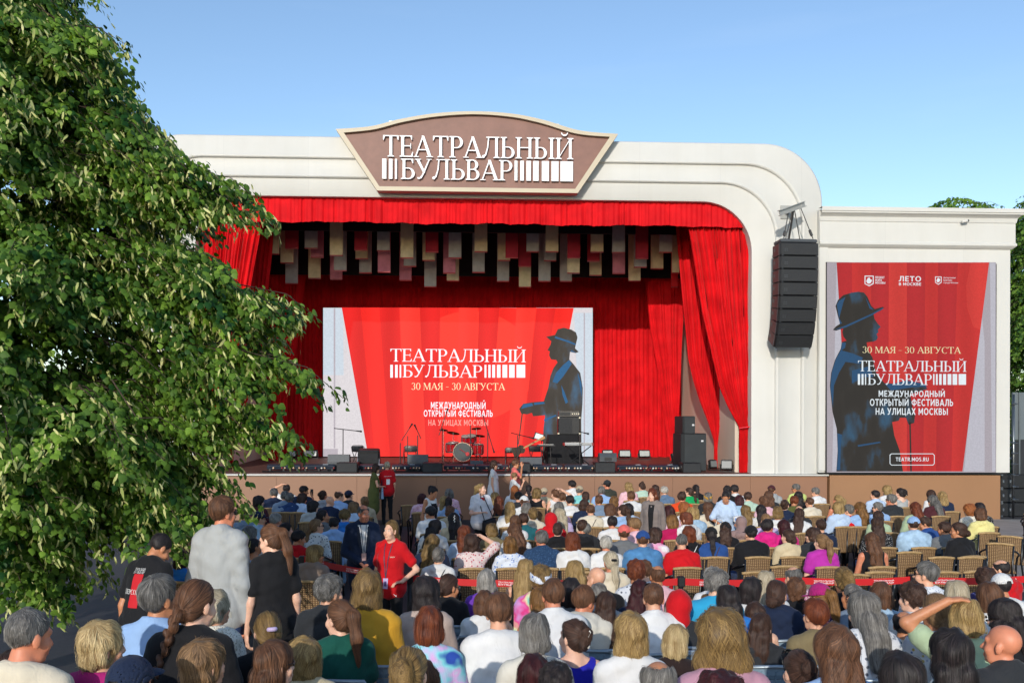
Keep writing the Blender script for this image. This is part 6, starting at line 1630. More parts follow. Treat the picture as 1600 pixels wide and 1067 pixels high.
def skin_mat(name, color):
    m, nt, b = new_mat("skin_" + name); c = lin(color)
    tc = N(nt, "TexCoord"); nz = N(nt, "TexNoise", Scale=18.0, Detail=5.0); r = ramp(nt, [(.3, mul(c, .9)), (.7, mul(c, 1.08))])
    nt.links.new(tc.outputs["Object"], nz.inputs["Vector"]); nt.links.new(nz.outputs[0], r.inputs[0])
    at = N(nt, "Attribute", attribute_name="tone")
    def over(prev, col, lo, hi):
        mr = N(nt, "MapRange"); mr.inputs[1].default_value = lo; mr.inputs[2].default_value = hi; nt.links.new(at.outputs["Fac"], mr.inputs[0])
        mx = N(nt, "MixRGB"); nt.links.new(mr.outputs[0], mx.inputs[0]); nt.links.new(prev, mx.inputs[1]); mx.inputs[2].default_value = lin(col); return mx.outputs[0]
    o = over(r.outputs[0], '#a85048', .15, 1.3); o = over(o, '#4a3424', -.15, -1.1)
    nt.links.new(o, b.inputs["Base Color"]); b.inputs["Roughness"].default_value = .5
    b.inputs["Subsurface Weight"].default_value = .12; b.inputs["Subsurface Radius"].default_value = (.012, .005, .003); b.inputs["Subsurface Scale"].default_value = 1.0
    return m
SK = {'light': skin_mat('light', '#d9a283'), 'pale': skin_mat('pale', '#e0b096'), 'tan': skin_mat('tan', '#bd7f5a'), 'ruddy': skin_mat('ruddy', '#cf8464')}
# ================================================================ CLOTH
def fabric(key, pat, cols, rough=.85):
    k = "cloth_" + key
    if k in _M: return _M[k]
    m, nt, b = new_mat(k); C = [lin(c) for c in cols if isinstance(c, str)]
    tc = N(nt, "TexCoord"); L = nt.links.new
    def noise(s, d=3.0): n = N(nt, "TexNoise", Scale=s, Detail=d); L(tc.outputs["Object"], n.inputs["Vector"]); return n.outputs[0]
    if pat == 'solid':
        r = ramp(nt, [(.3, mul(C[0], .90)), (.7, mul(C[0], 1.06))]); L(noise(7.0), r.inputs[0]); col = r.outputs[0]
    elif pat == 'denim':
        r = ramp(nt, [(.3, mul(C[0], .72)), (.5, C[0]), (.75, mul(C[0], 1.35))]); L(noise(9.0, 6.0), r.inputs[0]); col = r.outputs[0]
    elif pat == 'stripe':
        w = N(nt, "TexWave", Scale=cols[2] if isinstance(cols[2], float) else 9.0, Distortion=.6); w.bands_direction = 'Z'; L(tc.outputs["Object"], w.inputs["Vector"])
        r = ramp(nt, [(.0, C[0]), (.5, C[1])], 'CONSTANT'); L(w.outputs["Fac"], r.inputs[0]); col = r.outputs[0]
    elif pat in ('floral', 'speckle', 'leopard', 'dots', 'lace'):
        sc = {'floral': 34.0, 'speckle': 85.0, 'leopard': 42.0, 'dots': 60.0, 'lace': 75.0}[pat]
        v = N(nt, "TexVoronoi", Scale=sc); L(tc.outputs["Object"], v.inputs["Vector"])
        if pat == 'floral' or pat == 'speckle':
            sp = N(nt, "SeparateColor"); L(v.outputs["Color"], sp.inputs[0])
            st = [(i / len(C), c) for i, c in enumerate(C)]; r = ramp(nt, st, 'CONSTANT'); L(sp.outputs[0], r.inputs[0])
            mx = N(nt, "MixRGB"); rr = ramp(nt, [(.30, (0, 0, 0, 1)), (.42, (1, 1, 1, 1))]); L(v.outputs["Distance"], rr.inputs[0]); L(rr.outputs[0], mx.inputs[0]); L(r.outputs[0], mx.inputs[1]); mx.inputs[2].default_value = C[0]; col = mx.outputs[0]
        else:
            r = ramp(nt, [(0, C[1]), ({'leopard': .45, 'dots': .28, 'lace': .36}[pat], C[0])], 'CONSTANT'); L(v.outputs["Distance"], r.inputs[0]); col = r.outputs[0]
    elif pat == 'tiedye':
        st = [(.30 + .4 * i / max(1, len(C) - 1), c) for i, c in enumerate(C)]; r = ramp(nt, st); L(noise(5.5, 2.0), r.inputs[0]); col = r.outputs[0]
    elif pat == 'plaid':
        mx = N(nt, "MixRGB", blend_type='MULTIPLY'); mx.inputs[0].default_value = .7; prev = None
        for i, (ax, sc) in enumerate((('X', 13.0), ('Z', 13.0))):
            w = N(nt, "TexWave", Scale=sc); w.bands_direction = ax; L(tc.outputs["Object"], w.inputs["Vector"]); r = ramp(nt, [(.35, C[0]), (.6, C[1])]); L(w.outputs["Fac"], r.inputs[0]); L(r.outputs[0], mx.inputs[1 + i])
        col = mx.outputs[0]
    L(col, b.inputs["Base Color"]); b.inputs["Roughness"].default_value = rough; b.inputs["Specular IOR Level"].default_value = .25
    b.inputs["Sheen Weight"].default_value = .08
    mp = N(nt, "Mapping"); mp.inputs["Scale"].default_value = (1.0, 1.0, .4); L(tc.outputs["Object"], mp.inputs[0])
    f = N(nt, "TexNoise", Scale=16.0, Detail=4.0, Distortion=1.2); L(mp.outputs[0], f.inputs["Vector"]); bp = N(nt, "Bump", Strength=.36, Distance=.02); L(f.outputs[0], bp.inputs["Height"]); L(bp.outputs[0], b.inputs["Normal"])
    _M[k] = m; return m
FAB = {  # key: (pattern, colours, words)
 'white': ('solid', ['#d9d8d6'], 'white'), 'offwhite': ('solid', ['#cfcabd'], 'off-white'), 'cream': ('solid', ['#d3c8b2'], 'cream'), 'beige': ('solid', ['#b8a88c'], 'beige'), 'sand': ('solid', ['#c9b896'], 'sand-coloured'),
 'black': ('solid', ['#18181b'], 'black'), 'charcoal': ('solid', ['#2c2e31'], 'charcoal'), 'grey': ('solid', ['#6c6e70'], 'grey'), 'lightgrey': ('solid', ['#a5a7a6'], 'light grey'), 'bluegrey': ('solid', ['#75879c'], 'blue-grey'),
 'navy': ('solid', ['#1b2740'], 'navy'), 'blue': ('solid', ['#274a86'], 'blue'), 'royal': ('solid', ['#2222a8'], 'royal blue'), 'sky': ('solid', ['#93b2da'], 'sky blue'), 'paleblue': ('solid', ['#b3c6de'], 'pale blue'), 'bright': ('solid', ['#2c78c8'], 'bright blue'),
 'cyan': ('solid', ['#2f9fcb'], 'cyan'), 'aqua': ('solid', ['#7fc6c4'], 'aqua'), 'teal': ('solid', ['#1f5f66'], 'teal'), 'mint': ('solid', ['#b2ccb8'], 'mint'), 'sage': ('solid', ['#a5b795'], 'sage green'), 'green': ('solid', ['#17a05a'], 'bright green'), 'forest': ('solid', ['#124f43'], 'forest green'),
 'olive': ('solid', ['#7d6f50'], 'olive'), 'darkolive': ('solid', ['#3b3e35'], 'dark olive'), 'moss': ('solid', ['#56592c'], 'moss green'), 'lime': ('solid', ['#c3d07a'], 'lime'),
 'red': ('solid', ['#c3101a'], 'red'), 'orange': ('solid', ['#dd4a1e'], 'orange'), 'coral': ('solid', ['#e06a64'], 'coral'), 'pink': ('solid', ['#e2b4bc'], 'pale pink'), 'dusty': ('solid', ['#b98a9a'], 'dusty pink'), 'hotpink': ('solid', ['#d8247f'], 'hot pink'), 'magenta': ('solid', ['#a8206e'], 'magenta'), 'fuchsia': ('solid', ['#b2309c'], 'fuchsia'), 'raspberry': ('solid', ['#b01450'], 'raspberry'),
 'burgundy': ('solid', ['#4a2228'], 'burgundy'), 'brown': ('solid', ['#4a332a'], 'brown'), 'darkbrown': ('solid', ['#2d201e'], 'dark brown'), 'taupe': ('solid', ['#8d7b6f'], 'taupe'), 'mauve': ('solid', ['#8f7672'], 'mauve'), 'lilac': ('solid', ['#c2aed0'], 'lilac'), 'purple': ('solid', ['#6c3aa8'], 'purple'), 'mustard': ('solid', ['#c9962c'], 'mustard yellow'), 'yellow': ('solid', ['#d9cf8a'], 'pale yellow'), 'sheer': ('solid', ['#b5a196'], 'sheer beige'),
 'denim': ('denim', ['#4a7aa6'], 'denim'), 'lightdenim': ('denim', ['#9fbad0'], 'light denim'), 'darkdenim': ('denim', ['#28406a'], 'dark denim'),
 'navystripe': ('stripe', ['#20284a', '#d9d8d6', 14.0], 'navy and white striped'), 'finestripe': ('stripe', ['#c9c6ca', '#dedddf', 12.0], 'finely striped white'), 'bwstripe': ('stripe', ['#26262a', '#d2d2d2', 16.0], 'black and white striped'),
 'bwfloral': ('floral', ['#d4d4d0', '#22262c', '#6a7880', '#d4d4d0'], 'black and white patterned'), 'redfloral': ('floral', ['#d8c4c0', '#a81e38', '#b8304a', '#e0d8d4'], 'red and white floral'), 'bluefloral': ('floral', ['#d3d9e4', '#3b62b0', '#7aa0dc', '#d3d9e4'], 'blue and white floral'), 'navyfloral': ('floral', ['#2a3470', '#c86a8a', '#6f8fd0', '#d8d0d8', '#2a3470'], 'navy pink floral'), 'greyfloral': ('floral', ['#cfd1d6', '#5a606c', '#8f96a2', '#cfd1d6'], 'grey and white floral'), 'yellowfloral': ('floral', ['#d5d6d8', '#4a68a0', '#c8b060', '#d5d6d8'], 'blue and yellow floral'), 'pinkfloral': ('floral', ['#d9aebb', '#b86a88', '#e0ced4'], 'pink floral'), 'purplefloral': ('floral', ['#37305c', '#7a6ab0', '#b0a0c8', '#37305c'], 'purple patterned'),
 'speckle': ('speckle', ['#223c5c', '#4a6a90', '#1b3048'], 'blue speckled'), 'creamspeckle': ('speckle', ['#cdc6b8', '#b0a890', '#dcd6ca'], 'cream speckled'), 'leopard': ('leopard', ['#d2d0cc', '#1c1a1a'], 'black and white leopard'), 'dots': ('dots', ['#d6d9de', '#5a6a8a'], 'white dotted'), 'blackdots': ('dots', ['#18181b', '#c8c8c8'], 'black dotted'), 'lace': ('lace', ['#dcd6c8', '#a8a08c'], 'white lace'),
 'tiedyeblue': ('tiedye', ['#3d6fc8', '#a8dce0', '#d3a6d8', '#7fd0d8', '#2a4aa0'], 'blue and pink tie-dye'), 'tiedyepink': ('tiedye', ['#7ac8d8', '#c8a0d8', '#d83a86', '#e0d8a8', '#8ad0c0'], 'rainbow tie-dye'), 'tiedyewhite': ('tiedye', ['#e0dcdc', '#e08ab4', '#e0dcdc'], 'pink and white tie-dye'),
 'plaidblue': ('plaid', ['#48688e', '#a8bccc'], 'blue plaid'), 'plaidgrey': ('plaid', ['#b8aca4', '#8a8484'], 'grey plaid'),
}
STY = {'tee': 'tee', 'shirt': 'shirt', 'tank': 'sleeveless top', 'jacket': 'jacket', 'hoodie': 'hoodie', 'blazer': 'blazer', 'dress': 'dress', 'blouse': 'blouse'}
def fab(key): p, c, w = FAB[key]; return fabric(key, p, c)
# ================================================================ SEATS
M_wicker = None
def wicker_mat():
    m, nt, b = new_mat("wicker"); tc = N(nt, "TexCoord"); L = nt.links.new
    w1 = N(nt, "TexWave", Scale=10.0, Distortion=2.0); w1.bands_direction = 'X'; w2 = N(nt, "TexWave", Scale=13.0, Distortion=2.5); w2.bands_direction = 'Z'
    for w in (w1, w2): L(tc.outputs["Object"], w.inputs["Vector"])
    mm = N(nt, "Math", operation='MULTIPLY'); L(w1.outputs["Fac"], mm.inputs[0]); L(w2.outputs["Fac"], mm.inputs[1])
    r = ramp(nt, [(.0, lin('#5c432b')), (.25, lin('#8a6a47')), (.7, lin('#b39468'))]); L(mm.outputs[0], r.inputs[0]); L(r.outputs[0], b.inputs["Base Color"])
    bp = N(nt, "Bump", Strength=.8, Distance=.01); L(mm.outputs[0], bp.inputs["Height"]); L(bp.outputs[0], b.inputs["Normal"]); b.inputs["Roughness"].default_value = .6
    return m
M_wicker = wicker_mat(); M_wrim = mat("wicker_rim", '#a8895c', .55, .2, 20, .3, 90)
M_tube = mat("chair_black_tube", '#16171a', .3, .1, 5)
M_slat = mat("slat_plastic", '#7d93a3', .38, .12, 4, .03, 40); M_sframe = mat("chair_grey_frame", '#8f9aa2', .35, .08, 6, metal=.4)
def wicker_chair():
    root = empty("wicker_armchair")
    def curve(z, k): return -.20 - .075 * (z - .44) / .46 - .035 * (1 - (k * 2) ** 2) * .6
    mb = MB(); g = lambda off, rev: [[((k - .5) * (.35 + .10 * (z - .44)), curve(z, k - .5) + off, z) for k in ([0, .17, .33, .5, .67, .83, 1] if not rev else [1, .83, .67, .5, .33, .17, 0])] for z in (.42, .55, .68, .80, .885)]
    mb.sheet(g(0, 0)); mb.sheet(g(.03, 1)); mb.build("backrest", M_wicker, root, smooth=True, fix=False)
    mb = MB(); mb.tube([((k - .5) * .405, curve(.90, k - .5) + .012, .892 + .018 * (1 - (2 * k - 1) ** 2)) for k in [i / 8 for i in range(9)]], .02, 8); mb.build("top_rim", M_wrim, root, smooth=True)
    mb = MB(); mb.box((0, .03, .425), (.48, .46, .05), bev=.02); mb.build("seat", M_wicker, root)
    for s in (-1, 1):
        mb = MB(); mb.tube([(s * .195, -.245, .80), (s * .26, -.16, .76), (s * .30, .0, .70), (s * .295, .16, .67), (s * .28, .23, .62), (s * .265, .25, .50), (s * .255, .255, .0)], .016, 8); mb.build("arm", M_tube, root, smooth=True)
        mb = MB(); mb.tube([(s * .20, -.275, .88), (s * .18, -.22, .44), (s * .24, -.27, .0)], .016, 8); mb.build("leg", M_tube, root, smooth=True)
    return root
def slat_chair():
    root = empty("slatted_chair")
    mb = MB()
    for i in range(5):          # curved back slats, one above the other
        z0, z1 = .46 + i * .078, .46 + i * .078 + .072
        row = lambda z, off: [((k - .5) * .42, -.19 - .11 * (z - .44) / .4 - .03 * (1 - (2 * k - 1) ** 2) + off, z) for k in [j / 8 for j in range(9)]]
        mb.sheet([row(z0, 0), row(z0 + .03, -.006), row(z1, .0)]); mb.sheet([row(z0, .012)[::-1], row(z1, .012)[::-1]]); mb.sheet([row(z1, 0), row(z1, .012)])
    for k in range(9):
        x = (k - 4) * .048; b_ = -.03 * (1 - (x / .21) ** 2)
        mb.box((x, -.252 + b_, .655), (.007, .012, .36), RX(.27))
    mb.build("backrest", M_slat, root, fix=False)
    mb = MB(); mb.tube([(-.225, -.185, .42), (-.228, -.30, .80), (-.20, -.315, .85), (0, -.345, .862), (.20, -.315, .85), (.228, -.30, .80), (.225, -.185, .42)], .013, 8); mb.build("back_frame", M_sframe, root, smooth=True)
    mb = MB(); mb.box((0, .03, .44), (.42, .40, .03), bev=.012); mb.build("seat", M_slat, root)
    for s in (-1, 1):
        mb = MB(); mb.tube([(s * .225, -.19, .44), (s * .225, .22, .0)], .012, 8); mb.build("leg", M_sframe, root, smooth=True)
        mb = MB(); mb.tube([(s * .205, .2, .44), (s * .205, -.24, .0)], .012, 8); mb.build("leg", M_sframe, root, smooth=True)
    return root
CH = {'w': wicker_chair(), 's': slat_chair()}
CHUSED = {'w': 0, 's': 0}; OCC = []
def place_chair(kind, x, y, rz, label, k=1.0):
    g = ground(y)
    if not CHUSED[kind]: o = CH[kind]; CHUSED[kind] = 1
    else: o = copy_tree(CH[kind])
    o.location = (x, y, g); o.rotation_euler = (0, 0, rz); o.scale = (k, k, k)
    tag(o, label, "chair", {'w': "wicker armchairs of the front seating", 's': "blue-grey slatted chairs of the rear seating"}[kind]); return o
# ================================================================ PEOPLE
CACHE = {}
def cached(key, fn):
    if key not in CACHE: CACHE[key] = fn()
    return CACHE[key]
def setmat(o, m, i=0): o.material_slots[i].link = 'OBJECT'; o.material_slots[i].material = m
ONE = mat("unset", '#808080')
def accessory(kind):
    S = SDF()
    if kind == 'cap':
        S.ell((0, -.012, .035), (.098, .118, .108), .01); S.cut(lambda x, y, z: .028 + .12 * np.maximum(0, -y - .05) * 0 - z, .006)
        S.sub(SDF().ell((0, -.012, .03), (.090, .110, .100)), .004); S.ell((0, .125, .030), (.075, .075, .008), .008)
        S.sub(SDF().ell((0, -.14, .035), (.035, .04, .028)), .004); S.ell((0, -.012, .143), (.010, .010, .006), .004)
        b = ((-.13, .13), (-.16, .22), (0, .17))
    elif kind == 'hat':
        S.ell((0, -.012, .055), (.100, .118, .105), .02); S.cut(lambda x, y, z: .03 - z, .008); S.ell((0, -.01, .034), (.150, .17, .012), .01); b = ((-.18, .18), (-.2, .18), (0, .18))
    elif kind == 'scarf':
        S.ell((0, -.012, .03), (.102, .122, .112), .03); S.ell((0, -.02, -.12), (.10, .10, .10), .06); S.ell((0, -.04, -.22), (.17, .14, .09), .08)
        S.sub(SDF().ell((0, .12, -.03), (.058, .07, .092)), .01); S.warp(wrinkle(.004, 5)); b = ((-.22, .22), (-.22, .16), (-.34, .17))
    elif kind == 'band':
        S.ell((0, -.012, .03), (.101, .122, .112), .02); S.cut(lambda x, y, z: np.abs(z - .045 - .25 * y) - .030, .006); S.warp(lambda x, y, z: .003 * np.sin(60 * x + 50 * z)); b = ((-.13, .13), (-.16, .14), (-.06, .14))
    elif kind == 'hood':
        S.ell((0, -.02, .025), (.112, .125, .125), .03); S.ell((0, -.05, -.11), (.10, .09, .09), .06); S.sub(SDF().ell((0, .12, -.02), (.07, .08, .11)), .01); S.warp(wrinkle(.004, 6)); b = ((-.16, .16), (-.2, .16), (-.24, .18))
    V, F = nets(S, axis(*b[0], .009), axis(*b[1], .009), axis(*b[2], .009)); return np_mesh(kind, V, F, [None])
def glasses_mesh(sun=False, z=.006, y=.098, tilt=0):
    mb = MB()
    for s in (-1, 1):
        c = Vector((s * .034, y, z)); ring = [c + Vector((.026 * math.cos(a), -.006 * abs(math.cos(a)) * 0 - .010 * (s * math.cos(a) > .5), .020 * math.sin(a))) for a in [i * math.pi / 6 for i in range(13)]]
        mb.tube(ring, .0028, 5, 0)
        mb.add([c + Vector((.024 * math.cos(a), 0, .018 * math.sin(a))) for a in [i * math.pi / 6 for i in range(12)]], [tuple(range(12))], 1)
        mb.tube([c + Vector((s * .026, -.004, .004)), Vector((s * .080, y - .03, z + .006)), Vector((s * .083, -.01, z + .004))], .0025, 5, 0)
    mb.tube([(-.010, y, z + .003), (.010, y, z + .003)], .0028, 5, 0)
    if tilt:
        R = Matrix.Translation((0, 0, .03)) @ Matrix.Rotation(tilt, 4, 'X') @ Matrix.Translation((0, 0, -.03)); mb.v = [tuple(R @ Vector(v)) for v in mb.v]
    lens = mat("dark_lens", '#15171a', .1) if sun else mat("clear_lens", '#8a8f94', .08)
    return mb.mesh("glasses", [M_tube, lens], smooth=True)
HEADK = .115
def person_at(pose_key, x, y, z, rz, sc, sk, hair, hcol, style, fb, fem, broad, extras, label, near, group, trousers='navy', hands=False):
    p = cached(('pose', pose_key), lambda: Pose(*pose_key))
    bm = cached(('body', pose_key, fem, sk, near), lambda: body_mesh("body", p, [SK[sk]], fem, .0072 if near else .010, hands))
    o = link("person", bm); o.location = (x, y, z); o.rotation_euler = (0, 0, rz); wf = .88 if pose_key[0] == 'stand' else .95 if near else 1.0
    o.scale = (sc * wf, sc * wf, sc)
    tag(o, label, "person", group)
    HMx = Matrix.Translation(p.head) @ p.hd.to_4x4()
    def child(name, me, m=None, head=False):
        c = link(name, me, o)
        if head: c.matrix_local = HMx
        if m is not None: setmat(c, m)
        return c
    if hair != 'bald' and 'scarf' not in extras:
        hk = hair if not ({'cap', 'hat', 'hood'} & set(extras)) else {'short': 'crew', 'boy': 'crew', 'pixie': 'crew', 'bob': 'lowpony', 'shortcurly': 'crew'}.get(hair, hair)
        hv = int(near) * (len(label) % 2)
        child("hair", cached(('hair', hk, hv), lambda: hair_mesh(hk, 1 + hv)), HM[hcol], True)
        vr = random.Random(label); hh = o.children[0]; hh.matrix_local = HMx @ Matrix.Rotation(vr.uniform(-.05, .05), 4, 'Y') @ Matrix.Diagonal((vr.uniform(.97, 1.07) * (-1 if vr.random() < .4 and hk != 'braid' else 1), vr.uniform(.98, 1.06), vr.uniform(.98, 1.05), 1))
    pk = pose_key[0:1] + pose_key[3:5] + pose_key[6:]
    seed = (int(x * 37) + int(y * 11)) % 3 if near else 0
    child("top", cached(('top', pk, style, fem, broad, seed), lambda: top_mesh("top", p, style, [None], fem, broad, 3 + seed, .0105 if near else .014)), fab(fb))
    if style != 'dress' or p.kind == 'sit':
        child("trousers", cached(('trs', p.kind, pose_key[3] if p.kind == 'stand' else 0), lambda: trousers_mesh("trousers", p, [None])), fab(trousers))
    for i in (0, 1):
        if p.kind == 'stand' or y < 12: child("shoe", cached(('shoe', p.kind, i), lambda: shoe_mesh(p, i, [None])), fab('charcoal' if fem else 'black'))
    for e in extras:
        if e in ('cap', 'hat', 'scarf', 'band', 'hood'): child({'band': 'headband', 'scarf': 'headscarf'}.get(e, e), cached(('acc', e), lambda: accessory(e)), fab(extras[e]), True)
        elif e == 'glasses': child("glasses", cached(('gl', 0), lambda: glasses_mesh()), None, True)
        elif e == 'sunglasses': child("sunglasses", cached(('gl', 1), lambda: glasses_mesh(True)), None, True)
        elif e == 'headglasses': child("sunglasses", cached(('gl', 2), lambda: glasses_mesh(True, tilt=1.0, y=.108)), None, True)
        elif e == 'clip':
            mb = MB(); mb.tube([(.012 * math.sin(k * 1.6), -.152 - .004 * math.sin(k * .5), .075 - k * .012) for k in range(11)], .007, 6); child("hair_clip", cached(('clip',), lambda: mb.mesh("hair_clip", [None], smooth=True)), mat("clip_white", '#d8d4cc', .3), True)
        elif e == 'tie':
            mb = MB(); mb.lathe([(.030, -.012), (.036, 0), (.030, .012)], (0, -.150, .02), 14); child("hair_tie", cached(('tie',), lambda: mb.mesh("hair_tie", [None], smooth=True)), fab(extras[e]), True)
        elif e == 'strap':
            from mathutils.bvhtree import BVHTree
            me = CACHE[('top', pk, style, fem, broad, seed)]
            bv = BVHTree.FromPolygons([v.co for v in me.vertices], [tuple(q.vertices) for q in me.polygons])
            s0, s1 = p.t(.10, 0, .52), p.t(-.14, 0, .08); rows = [[], []]
            for k in range(15):
                c = s0.lerp(s1, k / 14)
                for q, dx in ((0, -.014), (1, .014)):
                    hit = bv.ray_cast(Vector((c.x + dx, -1, c.z + dx)), Vector((0, 1, 0)))[0]
                    rows[q].append((c.x + dx, (hit.y if hit else c.y - .1) - .006, c.z + dx))
            mb = MB(); mb.sheet(rows); mb.sheet([[(a, b + .004, c) for a, b, c in r[::-1]] for r in rows]); child("bag_strap", mb.mesh("bag_strap", [None], smooth=True, fix=False), fab(extras[e]))
        elif e == 'phone':
            i = int(extras[e] or 0); w = p.wr[i] + p.hv[i] * .12 + Vector((0, .02, .0)); mb = MB(); mb.box((0, 0, 0), (.075, .01, .15), bev=.004)
            c = child("phone", cached(('phone',), lambda: mb.mesh("phone", [M_black])), None); c.location = w
    return o, p
